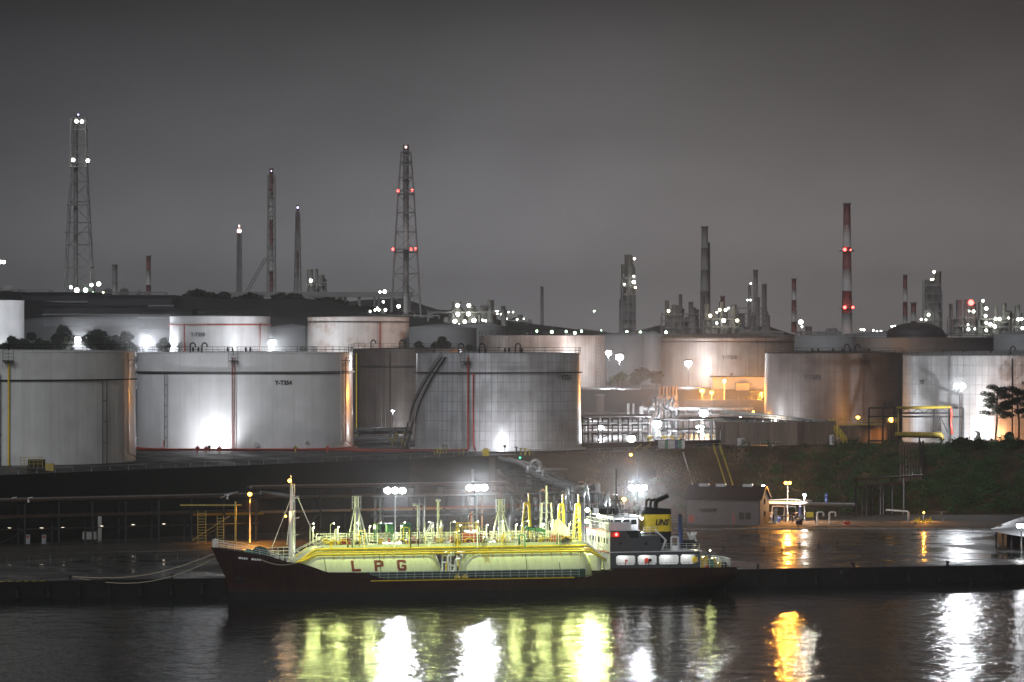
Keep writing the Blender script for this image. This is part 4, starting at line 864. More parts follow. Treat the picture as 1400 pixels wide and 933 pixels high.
# floodlights forward of the bridge, washing the tank deck
for px, py, y in ((802.5, 697.5, 1.5), (802, 713, -1.0), (818, 706, -1.5)):
    p = S(px, py, y); mb = MB(); mb.cyl((p.x + .5, y, z2), (p.x + .5, y, p.z), .05, n=6); mb.build('lamp_pole', 'ship_white', ship)
    ship_lamp((p.x, y - .2, p.z), 'lamp_lime', LIME, 3600, .3, aim=(p.x - 14, y - 3, 3), cone=165)
for i, px in enumerate((428, 462, 505, 548, 590, 628, 665, 705, 742, 778)):      # catwalk lamps on short posts
    q = S(px, 736, 2.4); z = cz + 2.3; mb = MB(); mb.cyl((q.x, 2.4, cz), (q.x, 2.4, z), .05, n=6); mb.bar((q.x, 2.4, z), (q.x, 1.9, z + .1), .06); mb.build('lamp_pole', 'ship_white', ship)
    ship_lamp((q.x, 1.8, z), 'lamp_lime', LIME, 800, .07)
for i, px in enumerate((424, 452, 484, 516, 548, 582, 616, 648, 682, 716, 750, 786)):   # lamps added on outreach arms to brighten the tank flanks
    q = S(px, 740, -2.4); z = cz + 2.9; mb = MB(); mb.cyl((q.x, -2.3, cz), (q.x, -2.3, z), .045, n=6); mb.bar((q.x, -2.3, z), (q.x, -4.6, z + .3), .06); mb.build('fill_lamp_arm', 'ship_white', ship)
    p = (q.x, -4.7, z + .25); ship_lamp(p, 'lamp_lime', LIME, 0, .06); light((q.x, -4.8, z + .1), 400, LIME, ship, 'SPOT', (q.x, -3.9, 2.0), 168, radius=.12)
# funnel
fa = S(881, 715, -1.6).x; fb = S(920, 715, -1.6).x; fz0 = z2 - 1.4; fz1 = S(900, 727, -1.6).z; fz2 = S(900, 703.5, -1.6).z; fz3 = S(900, 693, -1.6).z
def funnel_part(za, zb, sa, sb, m, name, top=True, slope=0):
    mb = MB(); ring = []
    for z, s in ((za, sa), (zb, sb)):
        for i in range(28):
            t = 2 * math.pi * i / 28; cxx = math.copysign(abs(math.cos(t)) ** .35, math.cos(t)); cyy = math.copysign(abs(math.sin(t)) ** .55, math.sin(t)); x = (fa + fb) / 2 + (fb - fa) / 2 * cxx * s; ring.append((x, 1.7 * cyy * s, z + (slope * (x - fa) / (fb - fa) if z == zb else 0)))
    mb.add(ring, [(i, (i + 1) % 28, 28 + (i + 1) % 28, 28 + i) for i in range(28)], False)
    if top: mb.f.append(tuple(range(28, 56))); mb.sm.append(False)
    return mb.build(name, m, ship)
funnel_part(z1, fz1, 1.0, 1.0, 'black', 'funnel_base', False); fn = funnel_part(fz1, fz2, 1.0, 1.0, 'yellow', 'funnel', False); funnel_part(fz2, fz3, 1.01, .98, 'black', 'funnel_cap', True, -.35)
mb = MB(); mb.tube([(fa + .6, -.5, fz3 - .2), (fa + .6, -.5, fz3 + .9), (fa + 1.2, -.5, fz3 + 1.0)], .16, 8, .3); mb.tube([(fa + 1.3, -.3, fz3 - .2), (fa + 1.3, -.3, fz3 + .8), (fa + 2.0, -.3, fz3 + 1.0)], .2, 8, .3); mb.tube([(fa + 2.2, .2, fz3 - .3), (fa + 2.2, .2, fz3 + .7), (fa + 4.0, .2, fz3 + 1.45)], .32, 10, .4); mb.build('exhaust_pipe', 'black', ship)
vs_, fs_ = text_mesh('UNS', 1.15, .35, .05); mb = MB(); xm = (fa + fb) / 2 + .35; zm = (fz1 + fz2) / 2 + .05; mb.add([(xm + v.x * .85, -1.76, zm + v.y) for v in vs_], fs_); mb.build('funnel_lettering', 'letter_black', ship)
srail('funnel_railing', [Vector((fa - 1.0, -4.5, z2 - .7)), Vector((x2 - .2, -4.5, z2 - .7))], 1.1, .8, 'ship_white', .045)
p = S(877, 733, -5); ship_lamp((p.x, -4.8, p.z + .5), 'lamp_white', WHITE, 60, .1)
# after deck: white davit, blue post, lifeboat, stores
q = S(904, 742, -5); mb = MB(); mb.bar((q.x, -5.2, z1 + .1), (q.x + .6, -5.2, z1 + 1.6), .25); mb.bar((q.x + .6, -5.2, z1 + 1.6), (q.x - .9, -5.2, z1 + 3.0), .22); mb.bar((q.x + 1.4, -5.2, z1 + .1), (q.x + 1.4, -5.2, z1 + 2.0), .2); mb.bar((q.x + 1.4, -5.2, z1 + 2.0), (q.x + 2.4, -5.2, z1 + 2.0), .2); mb.bar((q.x + 2.4, -5.2, z1 + .1), (q.x + 2.4, -5.2, z1 + 2.0), .2); mb.build('davit', 'ship_white', ship)
srail('boat_deck_railing', [Vector((x2, -5.8, z1 + .12)), Vector((x1, -5.8, z1 + .12))], 1.0, .9, 'ship_white', .045)
q = S(930, 742, -1); mb = MB(); mb.cyl((q.x, -1, z1), (q.x, -1, S(930, 703, -1).z), .42, .24, 12); mb.build('crane_post', 'blue_paint', ship)
q = S(943, 749, -3); mb = MB(); mb.ball((q.x, -3, z1 + .75), 1.0, 16, (1.5, .8, .6)); mb.box((q.x - .8, -3.5, z1 + 1.0), (q.x + .5, -2.5, z1 + 1.45)); mb.build('covered_boat', 'dark_steel', ship)
q = S(947, 738, -2); mb = MB()
for i in range(9): mb.bar((q.x + rg.uniform(-.7, .7), -2 + rg.uniform(-.5, .5), z1 + .8), (q.x + rg.uniform(-.8, .9), -2 + rg.uniform(-.5, .5), z1 + 2.5), .1)
mb.ball((q.x, -2, z1 + 2.1), .42, 10); mb.build('hose_reel', 'ship_white', ship)
p = S(950, 746, -3.6); ship_lamp((p.x, -3.6, p.z), 'lamp_far_warm', (1, .85, .5), 70, .1)
x3 = S(1000, 770, -5).x
srail('stern_railing', [Vector((x1 + .2, -5.6, 3.62)), Vector((x1 + 2.2, -5.5, 3.62)), Vector((72.9, -4.4, 3.6)), Vector((73.4, 0, 3.6)), Vector((72.9, 4.4, 3.6)), Vector((x1, 5.6, 3.6))], 1.15, .6, 'ship_white', .06)
for px, y, c, r, h in ((963, -4, 'yellow', .45, 1.9), (969, -3.6, 'green_paint', .75, 1.5), (975, -3, 'yellow', .35, 1.6), (966, -4.8, 'red_paint', .25, .7), (983, -3.4, 'yellow', .3, 1.0), (990, -2.5, 'black', .5, .9), (980, -1, 'ship_white', .5, 1.5)):
    q = S(px, 775, y); mb = MB(); mb.cyl((q.x, y - .5, 3.3 + h - r), (q.x, y + .5, 3.3 + h - r), r, n=12); mb.box((q.x - r * .8, y - .4, 3.3), (q.x + r * .8, y + .4, 3.3 + h - r)); mb.build('stern_winch', c, ship)
p = S(972, 764, -2); ship_lamp((p.x, -1.6, z1 - .15), 'lamp_lime', LIME, 130, .1)
# mooring lines
SM = Vector((SX0, SD0, 0))
def ship_to_world(v): v = Vector(v); return SM + Vector((sc_ * v.x - ss_ * v.y, ss_ * v.x + sc_ * v.y, v.z))
def rope(label, a, b, sag, r=.05):
    pts = [];
    for i in range(15): k = i / 14; p = a.lerp(b, k); p.z -= sag * math.sin(math.pi * k); pts.append(p)
    tag(MB().tube(pts, r, 6).build('mooring_line', 'rope', org=tuple(a)), label, 'rope', 'mooring lines')
rope('pale mooring rope running from the bow to the left quay', ship_to_world((2.2, 1.2, 6.8)), quay(98, 1.3, 2.95), 1.6, .07)
rope('second mooring rope running lower from the bow', ship_to_world((3.0, 1.9, 6.5)), quay(98, 1.5, 2.9), 2.4, .06)
rope('short mooring rope from the stern to the quay', ship_to_world((73.0, 2.5, 3.9)), quay(1040, 1.3, 2.95), .5, .06)
pts = [ship_to_world((5.4 + 6.0 * i / 16, -hb(5.4 + 6.0 * i / 16, 5) - .12, 6.0 - .6 * i / 16 - .75 * math.sin(math.pi * i / 16))) for i in range(17)]
tag(MB().tube(pts, .06, 6).build('hanging_rope', 'rope', org=tuple(pts[0])), 'slack rope loop hanging down the red bow', 'rope')
# ------------------------------------------------------------------ lamps
V = Vector
def lamp_mast(name, label, cat, px, py, D, zb, m, col, power, heads=1, r=.3, aim=None, cone=160, pole_r=.1, group=None, top=0.0, arm=None, pole_m='galv'):
    """pole standing on height zb, lamp heads seen at px, py"""
    p = P(px, py, D); t = thing(name, label, cat, (p.x, p.y + .4, zb), group); b = V((p.x, p.y + .4, zb)); pt = V((p.x, p.y + .4, p.z + .3 + top))
    MB().cyl(b, pt, pole_r * 1.4, pole_r, 8).build('pole', pole_m, t)
    n = heads; w = r * 2.15
    if n > 1: MB().bar(V((p.x - w * (n - 1) / 2 - .2, p.y + .3, p.z + .1)), V((p.x + w * (n - 1) / 2 + .2, p.y + .3, p.z + .1)), .12).build('crossarm', pole_m, t)
    else: MB().bar(V((p.x, p.y + .4, p.z + .15)), V((p.x, p.y, p.z + .2)), .08).build('bracket', pole_m, t)
    for i in range(n):
        c = V((p.x + (i - (n - 1) / 2) * w, p.y, p.z)); mb = MB(); mb.cbox(*(((c.x, c.y + r * .55, c.z + .05), r * 2.3, r * .9, r * 2.0) if aim is not None and aim.y < D else ((c.x, c.y + .05, c.z + r * .95), r * 1.9, r * 1.3, r * .5))); h = mb.build('lamp_head', 'dark_steel', t)
        mb = MB(); mb.ball(c, r, 12, (1, .5, .9)); mb.build('lens', m, h)
    if power:
        q = V((p.x, p.y, p.z - r - .25)) if aim is None else p + (aim - p).normalized() * (r + .2)
        light(q, power, col, t, 'SPOT' if aim is not None else 'POINT', aim, cone, radius=max(.2, r * n * .5) if aim is not None else .22)
    return t
def flood(label, px, py, D, zb, power, aim, col=(.95, .97, 1.0), cone=120, m='lamp_white', h=.5):
    """low floodlight on a stub post, turned towards what it lights"""
    p = P(px, py, D); t = thing('floodlight', label, 'floodlight', (p.x, p.y, zb), 'floodlights turned on the tanks'); d = (V(aim) - p).normalized()
    MB().cyl((p.x, p.y, zb), p, .08, n=8).build('post', 'dark_steel', t); mb = MB(); mb.bar(p - d * .25, p + d * .12, .6, .5); hd = mb.build('lamp_head', 'dark_steel', t)
    mb = MB(); mb.bar(p + d * .12, p + d * .16, .5, .42); mb.build('lens', m, hd); light(p + d * .35, power, col, t, 'SPOT', aim, cone, .5, radius=.2)
WH = (.90, .94, 1.0); OR = (1.0, .38, .045); WM = (1.0, .9, .75)
QM = 'quay floodlight masts'
lamp_mast('floodlight_mast', 'tall white floodlight mast behind the letter G tank', 'lamp', 540, 671, 530, ZA, 'lamp_white', WH, 36000, 3, .5, aim=PZ(560, 480, 0), cone=165, group=QM, top=.2)
lamp_mast('floodlight_mast', 'tall white floodlight mast left of the second tripod mast', 'lamp', 652, 667, 535, ZA, 'lamp_white', WH, 36000, 3, .5, aim=PZ(660, 480, 0), cone=165, group=QM, top=.2)
lamp_mast('floodlight_mast', 'tall white floodlight mast rising above the bridge', 'lamp', 872, 667, 552, ZA, 'lamp_white', WH, 30000, 3, .45, aim=PZ(885, 500, 0), cone=168, group=QM, top=4.6, pole_m='steel')
OG = 'orange sodium lamps'
lamp_mast('sodium_lamp', 'orange lamp glowing behind the radar mast', 'lamp', 853, 683, 640, ZA, 'lamp_orange', OR, 14000, 1, .42, group=OG, aim=PZ(853, 630, ZA), cone=140)
lamp_mast('sodium_lamp', 'orange lamp right above the second quay floodlight', 'lamp', 659, 663, 628, ZA, 'lamp_orange', OR, 7000, 1, .36, group=OG, aim=PZ(655, 622, ZA), cone=130)
lamp_mast('sodium_lamp', 'orange lamp on the left pipe rack near the bow', 'lamp', 341.5, 676, 596, ZA, 'lamp_orange', OR, 14000, 1, .36, group=OG, aim=PZ(348, 594, ZA), cone=140)
lamp_mast('sodium_lamp', 'orange street lamp beside the pale building', 'lamp', 1077, 660.5, 667, ZA, 'lamp_orange', OR, 13000, 2, .33, group=OG, aim=PZ(1079, 660, ZA), cone=160)
lamp_mast('wall_lamp', 'white lamp shining at the gable of the pale building', 'lamp', 1043.5, 666, 660, ZA, 'lamp_white', WM, 9000, 1, .4, group='white yard lamps')
lamp_mast('yard_lamp', 'small white lamp on a pole right of the orange street lamp', 'lamp', 1100, 677, 668, ZA, 'lamp_white', WM, 2000, 1, .28, group='white yard lamps')
lamp_mast('sodium_lamp', 'low orange lamp over the small pump skid', 'lamp', 1263, 701, 668, ZA, 'lamp_orange', OR, 4000, 1, .2, group=OG, aim=PZ(1263, 664, 2.4), cone=150)
for px, py, D, zb, pw, r, lab in ((106, 465, 908, 24, 11000, .62, 'bright white yard lamp between the two dark trees on the left'), (201, 463, 908, 24, 16000, .62, 'bright white yard lamp left of the smaller white tank'), (372, 469, 880, 24, 12000, .6, 'bright white yard lamp between the small white and rusty tanks'),
        (832, 483, 882, 24, 9000, .5, 'left one of the twin white lamps in the middle'), (847, 488.5, 876, 24, 11000, .6, 'right one of the twin white lamps in the middle'),
        (898, 580, 778, 14, 14000, .65, 'dazzling white lamp in front of the valve manifold'), (863, 600, 758, 14, 8000, .55, 'low dazzling white lamp by the yellow stair'), (962, 565, 795, 14, 12000, .6, 'upper white lamp on the tall yard pole'), (957, 586, 782, 14, 12000, .6, 'lower white lamp beside the tall yard pole'),
        (822, 585, 800, 14, 5000, .42, 'smaller white lamp among the pipes beside the spiral stair tank'), (941, 497, 893, 24, 4500, .55, 'white lamp glaring against the wide streaked tank')):
    lamp_mast('yard_lamp', lab, 'lamp', px, py, D, zb, 'lamp_white', WH, pw * (1.0 if D < 800 else 1.3), 1, r * 1.5, group='white yard lamps', pole_r=.06, pole_m='dark_steel')
for px, py, D, zb, pw, r, lab in ((960, 534.5, 847, 14, 15000, .5, 'left one of the paired orange lamps by the glowing pump house'), (973, 537, 847.5, 14, 12000, .42, 'right one of the paired orange lamps by the glowing pump house'), (1041, 538, 847, 14, 22000, .3, 'orange lamp at the right end of the glowing pump house'),
        (1030, 563, 800, 14, 500, .22, 'small orange lamp above the concrete wall beside the brown tank'), (1173, 571, 766, 14, 3800, .36, 'orange lamp on the yellow platform below the brown tank'), (1219, 574, 757, 14, 2200, .5, 'round orange lamp inside the steel gantry'), (862.5, 622, 707, 13.6, 700, .26, 'small orange lamp on the crest beside the yellow stair')):
    lamp_mast('sodium_lamp', lab, 'lamp', px, py, D, zb, 'lamp_orange', OR, pw * 1.3, 1, r * 1.2, group=OG, aim=PZ(px, D + 10, zb + 4) if px > 1100 else PZ(px, D - 8, zb - 6) if px < 900 else None, cone=175 if px > 1100 else 130, pole_r=.06, pole_m='dark_steel')
lamp_mast('yard_lamp', 'small white lamp on a thin pole before the glowing pump house', 'lamp', 990.5, 521, 848, 14, 'lamp_white', WM, 500, 1, .26, group='white yard lamps')
lamp_mast('yard_lamp', 'thin lamp post in front of the hidden brown tank', 'lamp', 537, 562, 770, 14, 'lamp_white', WH, 300, 2, .14, group='white yard lamps')
flood('floodlight at the foot of the big white tank', 286, 611, 702, 14, 5000, on(TW, 296, 19)[0], cone=120)
flood('floodlight at the foot of the spiral stair tank', 690, 610, 699, 14, 3600, on(TS, 694, 17.5)[0], cone=130)
flood('floodlight at the foot of the hidden brown tank', 522, 596, 772, 14, 6000, on(TD, 524, 18)[0], cone=125)
lamp_mast('yard_lamp', 'dazzling white lamp before the silver tank left of the pines', 'lamp', 1312, 528, 748, 14.2, 'lamp_white', WH, 16000, 2, .6, aim=PZ(1312, 400, 10), cone=50, group='white yard lamps', pole_m='dark_steel')
flood('floodlight turned on the silver tank', 1322, 600, 740, 14, 30000, on(TR, 1318, 26)[0], cone=110)
flood('orange floodlight behind the pine trees', 1374, 603, 744, 15, 9000, on(TR, 1374, 18)[0], col=(1, .42, .16), cone=110, m='lamp_orange')
flood('floodlight washing the wide streaked tank', 1000, 512, 868, 20, 8000, on(TO, 1000, 30)[0], cone=140)
flood('yellow floodlight under the brown tank', 1192, 580, 764, 14, 3500, on(TT, 1192, 18.5)[0], col=(1, .5, .08), cone=100, m='lamp_orange')

# ------------------------------------------------------------------ pipe racks on the quay
def rack(label, a, b, levels, nb, pipes, name='pipe_rack', depth=3.0, m='dark_steel', pm='pipe_brown', legs=True, group='pipe racks on the quay'):
    t = thing(name, label, 'pipe rack', a, group); a = V(a); b = V(b); d = (b - a).normalized(); nrm = V((-d.y, d.x, 0)).normalized() * depth; top = levels[-1]
    for i in range(nb + 1):
        p = a.lerp(b, i / nb)
        for q in (p, p + nrm): MB().bar(q, q + V((0, 0, top)), .28).build('column', m, t)
        for z in levels: MB().bar(p + V((0, 0, z)) - nrm * .12, p + nrm * 1.12 + V((0, 0, z)), .2, .3).build('crossbeam', m, t)
        if i % 3 == 1 and i < nb:
            p2 = a.lerp(b, (i + 1) / nb); mb = MB(); mb.bar(p, p2 + V((0, 0, levels[0])), .14); mb.build('brace', m, t)
    for z, k, r, mm in pipes:
        o = nrm * k + V((0, 0, z + r + .16)); MB().tube([a + o - d * .8, b + o + d * .8], r, 8).build('pipe', mm, t)
    return t
rA = PZ(-60, 576, ZA); rB = PZ(350, 601, ZA)
PL = [(7.1, .02, .24, 'steel'), (7.1, .35, .3, 'pipe_white'), (7.1, .65, .22, 'steel'), (7.1, .95, .3, 'steel'), (4.5, .1, .2, 'steel'), (4.5, .5, .26, 'pipe_brown'), (4.5, .85, .16, 'steel'), (2.7, .05, .07, 'steel')]
r1 = rack('long dark pipe rack along the foot of the left slope', rA, rB, (2.7, 4.5, 7.1), 9, PL)
r2 = rack('long pipe rack behind the ship under the floodlights', PZ(352, 603, ZA), PZ(690, 622, ZA), (4.2, 6.6, 8.3), 8, [(8.3, .05, .22, 'steel'), (8.3, .4, .28, 'pipe_white'), (8.3, .9, .2, 'steel'), (6.6, .1, .2, 'steel'), (6.6, .6, .22, 'pipe_brown'), (4.2, .05, .24, 'galv'), (4.2, .5, .15, 'steel')])
# near rack of bare pipes lit by the floodlights
r3 = rack('thin pipe bridge with white pipes right behind the ship', PZ(520, 545, ZA), PZ(815, 560, ZA), (6.4, 9.4), 5, [(9.4, .1, .13, 'pipe_white'), (9.4, .7, .1, 'pipe_white'), (6.4, .1, .15, 'galv'), (6.4, .8, .12, 'galv'), (7.6, .5, .08, 'orange_paint')], depth=2.0, m='steel')
# small fittings on the racks
for i, px in enumerate((17, 39)):
    p = P(px, 681, 581); mb = MB(); mb.cyl((p.x, p.y, 9.6), p, .18, n=8); mb.bar(p - V((.1, 0, 0)), p + V((.7, 0, .1)), .15); mb.build('relief_valve', 'pipe_white', r1)
for px, py in ((13, 722), (57, 722), (86, 721.5), (139, 719.5), (182, 717.5), (224, 716.5)):
    D = 584 + (px / 400) * 14; p = P(px, py, D); mb = MB(); mb.bar(p - V((.3, 0, 0)), p + V((.3, 0, 0)), .12); mb.build('tube_lamp', 'letter_white', r1)
    light(p - V((0, .2, .1)), 5, (1, .85, .65), r1, radius=.1)
yp = MB(); yp.tube([P(262, 703, 596), P(360, 702, 602)], .26, 8); yp.build('yellow_pipe', 'yellow', r1)
yp = MB(); yp.tube([PZ(302, 598, ZA + 7.4), P(302, 680, 598), P(316, 675, 599), P(330, 676, 600)], .25, 8, .5); yp.tube([P(311, 683, 598.5), P(311, 677, 598.5), P(325, 673.5, 599)], .2, 8, .4); yp.tube([P(356, 674, 601), P(385, 677, 603), P(400, 680, 604)], .35, 8, .4); yp.build('expansion_loop', 'galv', r1)
p0 = PZ(276, 592, ZA); mb = MB(); mb.ladder(p0, p0 + V((0, 0, 5.4)), 1.3, .42, .09, (1, 0, 0)); mb.ladder(p0 + V((3, 0, 0)), p0 + V((3, 0, 4.6)), 1.0, .42, .09, (1, 0, 0)); mb.build('access_ladder', 'yellow_dull', r1)
p0 = PZ(322, 594, ZA); mb = MB(); mb.bar(p0, p0 + V((0, 0, 6.8)), .3); mb.bar(p0 + V((-9, 0, 6.2)), p0 + V((1, 0, 6.2)), .22); mb.bar(p0 + V((-7, 0, .5)), p0 + V((-1, 0, 4.4)), .1); mb.build('davit_post', 'yellow_dull', r1)
# quay-side control cabinets with red marks
for px, lab in ((38, 'left one of the two grey cabinets with red marks on the dark quay'), (60, 'right one of the two grey cabinets with red marks on the dark quay')):
    p = G(px, 744, ZA); t = thing('control_cabinet', lab, 'cabinet', p, 'control cabinets on the left quay'); mb = MB(); mb.box((p.x - .35, p.y, ZA), (p.x + .35, p.y + .5, ZA + 1.5)); mb.build('casing', 'galv', t); mb = MB(); mb.cyl((p.x, p.y - .02, ZA + 1.15), (p.x, p.y - .08, ZA + 1.15), .22, n=12); mb.build('red_disc', 'red_paint', t)
p = G(131, 742, ZA); t = thing('generator_box', 'pale machine box with tall stack on the dark quay', 'machine', p); mb = MB(); mb.box((p.x - 2.2, p.y, ZA + .5), (p.x + .1, p.y + 1.5, ZA + 1.7)); mb.build('casing', 'pipe_white', t); mb = MB(); mb.bar(p + V((.6, .6, 0)), p + V((.6, .6, 4.5)), .6); mb.build('stack', 'pipe_white', t); mb = MB(); mb.box((p.x - 2.1, p.y + .1, ZA), (p.x, p.y + 1.4, ZA + .5)); mb.build('skid', 'dark_steel', t)
tr = G(27, 741, ZA); t = thing('tubular_stand', 'white tubular frame standing under the left pipe rack', 'stand', tr); MB().tube([tr + V((-1, 0, 0)), tr + V((-1, 0, 3)), tr + V((-1, 0, .9)), tr + V((1.3, 0, .9))], .1, 8).build('tube', 'pipe_white', t)

# pipe trestle coming down from the tanks behind the ship
t = thing('pipe_trestle', 'steel trestle of big grey pipes descending from the terrace to the quay', 'pipe trestle', PZ(740, 640, ZA))
path = [(684, 626, 697), (716, 634, 676), (746, 655, 640), (792, 672, 600), (820, 694, 572)]
for k, (r, mm) in enumerate(((.42, 'galv'), (.3, 'steel'), (.42, 'galv'), (.3, 'dark_steel'), (.36, 'steel'))):
    o = V((.9 * k - .6, .5 * k, -.12 * k)); pts = [P(*q) + o for q in path]; MB().tube(pts, r, 10, 2.5).build('pipe', mm, t)
for i in range(9):
    k = i / 8; j = min(3, int(k * 4)); f = k * 4 - j; q = P(*path[j]).lerp(P(*path[j + 1]), f); mb = MB(); gz = slope_pt(700 + q.x / q.y * F, max(0, min(1, (q.y - 655) / 44))).z if q.y > 655 else ZA
    for dx in (-1.1, 3.6): mb.bar(V((q.x + dx, q.y + dx * .4, gz - .3)), V((q.x + dx, q.y + dx * .4, q.z - .4)), .32)
    mb.bar(V((q.x - 1.6, q.y - .6, q.z - .55)), V((q.x + 4.4, q.y + 1.8, q.z - .55)), .3, .4); mb.bar(V((q.x - 1.1, q.y - .4, q.z - 3)), V((q.x + 3.6, q.y + 1.4, q.z - 3)), .2)
    mb.bar(V((q.x - 1.1, q.y - .4, gz)), V((q.x + 3.6, q.y + 1.4, q.z - .7)), .14); mb.build('trestle_bent', 'dark_steel', t)
for a, b, r, mm in (((722, 640, 660), (724, 668, 655), .5, 'galv'), ((734, 645, 652), (770, 644, 648), .42, 'galv')): MB().cyl(P(*a), P(*b), r, n=12).build('pipe_header', mm, t)
MB().tube([P(726, 640, 662), P(726, 633, 662), P(732, 629, 662), P(738, 633, 662), P(738, 646, 660)], .42, 10, .8).build('pipe_loop', 'galv', t)
MB().tube([P(742, 654, 645), P(742, 643, 645), P(775, 643, 648)], .4, 10, 1.0).build('pipe_loop', 'galv', t)
for px, x2, dz in ((775, 784, 0), (783, 792, .4)): MB().tube([PZ(px, 562, ZA), P(px, 667, 562), P(x2, 666, 568), P(x2 + 6, 668, 575)], .36, 10, .8).build('riser_pipe', 'galv', t)
MB().tube([PZ(697, 552, ZA), P(697, 704, 552), P(712, 704, 554), P(760, 703, 560)], .55, 12, 1.4).build('riser_pipe', 'galv', t)
MB().tube([PZ(704, 556, ZA), P(704, 716, 556), P(718, 715, 558), P(760, 714, 563)], .42, 12, 1.1).build('riser_pipe', 'steel', t)
MB().tube([PZ(811, 575, ZA), P(811, 665, 575), P(790, 664, 590)], .42, 10, .9).build('riser_pipe', 'dark_steel', t)
for px, D, yt in ((792, 566, 690), (803, 570, 690), (728, 560, 693), (758, 562, 693), (817, 574, 674), (822, 575, 676)): MB().tube([PZ(px, D, ZA), P(px, yt, D), P(px + 3, yt - 1, D + 4)], .24, 8, .5).build('riser_pipe', 'steel', t)
mb = MB(); mb.rail([P(748, 690, 585), P(800, 686, 592)], 1.2, 1.6, .08); mb.bar(P(748, 690, 585), P(800, 686, 592), 1.6, .1); mb.build('walkway', 'dark_steel', t); mb = MB(); mb.rail([P(690, 655, 655), P(705, 662, 640)], 1.2, 1.2, .08); mb.build('walkway', 'dark_steel', t)
for i in range(22):
    px = 700 + i * 5.6 + random.uniform(-2, 2); D = 566 + random.uniform(0, 26); yt = 700 - i * 1.2 - random.uniform(0, 22); x2 = px + random.uniform(-8, 9)
    MB().tube([PZ(px, D, ZA), P(px, yt, D), P(x2, yt - random.uniform(-2, 4), D + 6), P(x2, yt + random.uniform(6, 20), D + 8)], random.choice([.16, .22, .3]), 8, .6).build('branch_pipe', random.choice(['galv', 'steel', 'pipe_white', 'pipe_brown']), t)
for i in range(4):
    y = 652 + i * 11; MB().bar(P(694 + i * 14, y, 640 - i * 16), P(770 + i * 10, y + 6, 640 - i * 16), .3, .4).build('platform_beam', 'dark_steel', t)
    mb = MB(); mb.rail([P(694 + i * 14, y, 639 - i * 16), P(770 + i * 10, y + 6, 639 - i * 16)], 1.1, 1.5, .08); mb.build('platform_railing', 'steel', t)
for i, (px, yt) in enumerate(((771, 668), (797, 664), (826, 676))):
    a = thing('loading_arm', ['left', 'middle', 'right'][i] + ' one of the three loading arms standing behind the aft tank', 'loading arm', PZ(px, 548, ZA), 'loading arms'); D = 548
    MB().cyl(PZ(px, D, ZA), P(px, yt + 16, D), .35, .3, 10).build('riser', 'galv', a); MB().cyl(P(px, yt + 16, D), P(px + 5, yt, D), .22, n=8).build('inner_arm', 'galv', a); MB().cyl(P(px + 5, yt, D), P(px + 9, yt + 30, D - 2), .18, n=8).build('outer_arm', 'galv', a); MB().cbox(P(px - 4, yt + 19, D), 1.0, .6, .9).build('counterweight', 'dark_steel', a)
# brown riser frame left of it
t = thing('riser_frame', 'rusty frame of vertical pipes below the spiral stair tank', 'pipe frame', PZ(680, 650, ZA))
for px, y0, y1, D, r, mm in ((672.5, 625, 668, 668, .75, 'pipe_brown'), (681, 642, 690, 655, .5, 'pipe_brown'), (685, 646, 705, 652, .35, 'pipe_brown'), (646.5, 642, 662, 650, .3, 'pipe_white'), (692, 640, 700, 655, .3, 'dark_steel'), (700, 648, 700, 650, .3, 'dark_steel')):
    MB().bar(P(px, y0, D), V((xat(px, D), D, ZA)), r * 1.6).build('upright', mm, t)
MB().tube([P(683, 650, 652), P(706, 661, 646), P(707, 690, 645)], .38, 8, .8).build('pipe', 'pipe_brown', t)
for a, b in (((605, 662, 650), (650, 662, 652)), ((612, 665, 640), (680, 668, 645)), ((596, 672, 640), (672, 673, 645)), ((688, 664, 645), (705, 674, 640)), ((706, 684, 635), (740, 700, 620))): MB().tube([P(*a), P(*b)], .3, 8).build('pipe', 'pipe_brown', t)
for px in (598, 612, 640): MB().bar(P(px, 663, 642), PZ(px, 642, ZA), .25).build('upright', 'dark_steel', t)

# ------------------------------------------------------------------ pale building, plant beside it, right shed
ang = math.radians(-15); bu = V((math.cos(ang), math.sin(ang), 0)); bn = V((-bu.y, bu.x, 0))
o = G(938.5, 717.5, ZA); o = PZ(938.5, 655, ZA); Lw = 13.4; Dp = 8.5; hw = 4.6; hr = 2.1
t = thing('workshop', 'pale pinkish workshop with dark gable roof on the apron', 'building', o)
B = lambda x, y, z: o + bu * x + bn * y + V((0, 0, z))
mb = MB(); mb.add([B(0, 0, 0), B(Lw, 0, 0), B(Lw, Dp, 0), B(0, Dp, 0), B(0, 0, hw), B(Lw, 0, hw), B(Lw, Dp, hw), B(0, Dp, hw), B(0, Dp / 2, hw + hr), B(Lw, Dp / 2, hw + hr)], [(0, 1, 5, 4), (2, 3, 7, 6), (1, 2, 6, 9, 5), (3, 0, 4, 8, 7)]); wl = mb.build('wall', 'wall_pink', t)
mb = MB()
for s in (0, 1):
    e = -.35 if s == 0 else Dp + .35; ez = hw - .17
    mb.add([B(-.4, e, ez), B(Lw + .4, e, ez), B(Lw + .4, Dp / 2, hw + hr + .03), B(-.4, Dp / 2, hw + hr + .03), B(-.4, e, ez + .16), B(Lw + .4, e, ez + .16), B(Lw + .4, Dp / 2, hw + hr + .2), B(-.4, Dp / 2, hw + hr + .2)], [(0, 1, 2, 3), (7, 6, 5, 4), (0, 4, 5, 1), (1, 5, 6, 2), (3, 7, 4, 0)])
rf = mb.build('roof', 'roof_dark', t)
mb = MB()
for i in range(28): x = -.2 + i * (Lw + .4) / 27; mb.bar(B(x, -.3, hw + .04), B(x, Dp / 2, hw + hr + .22), .06, .06)
mb.build('roof_seam', 'roof_dark', rf)
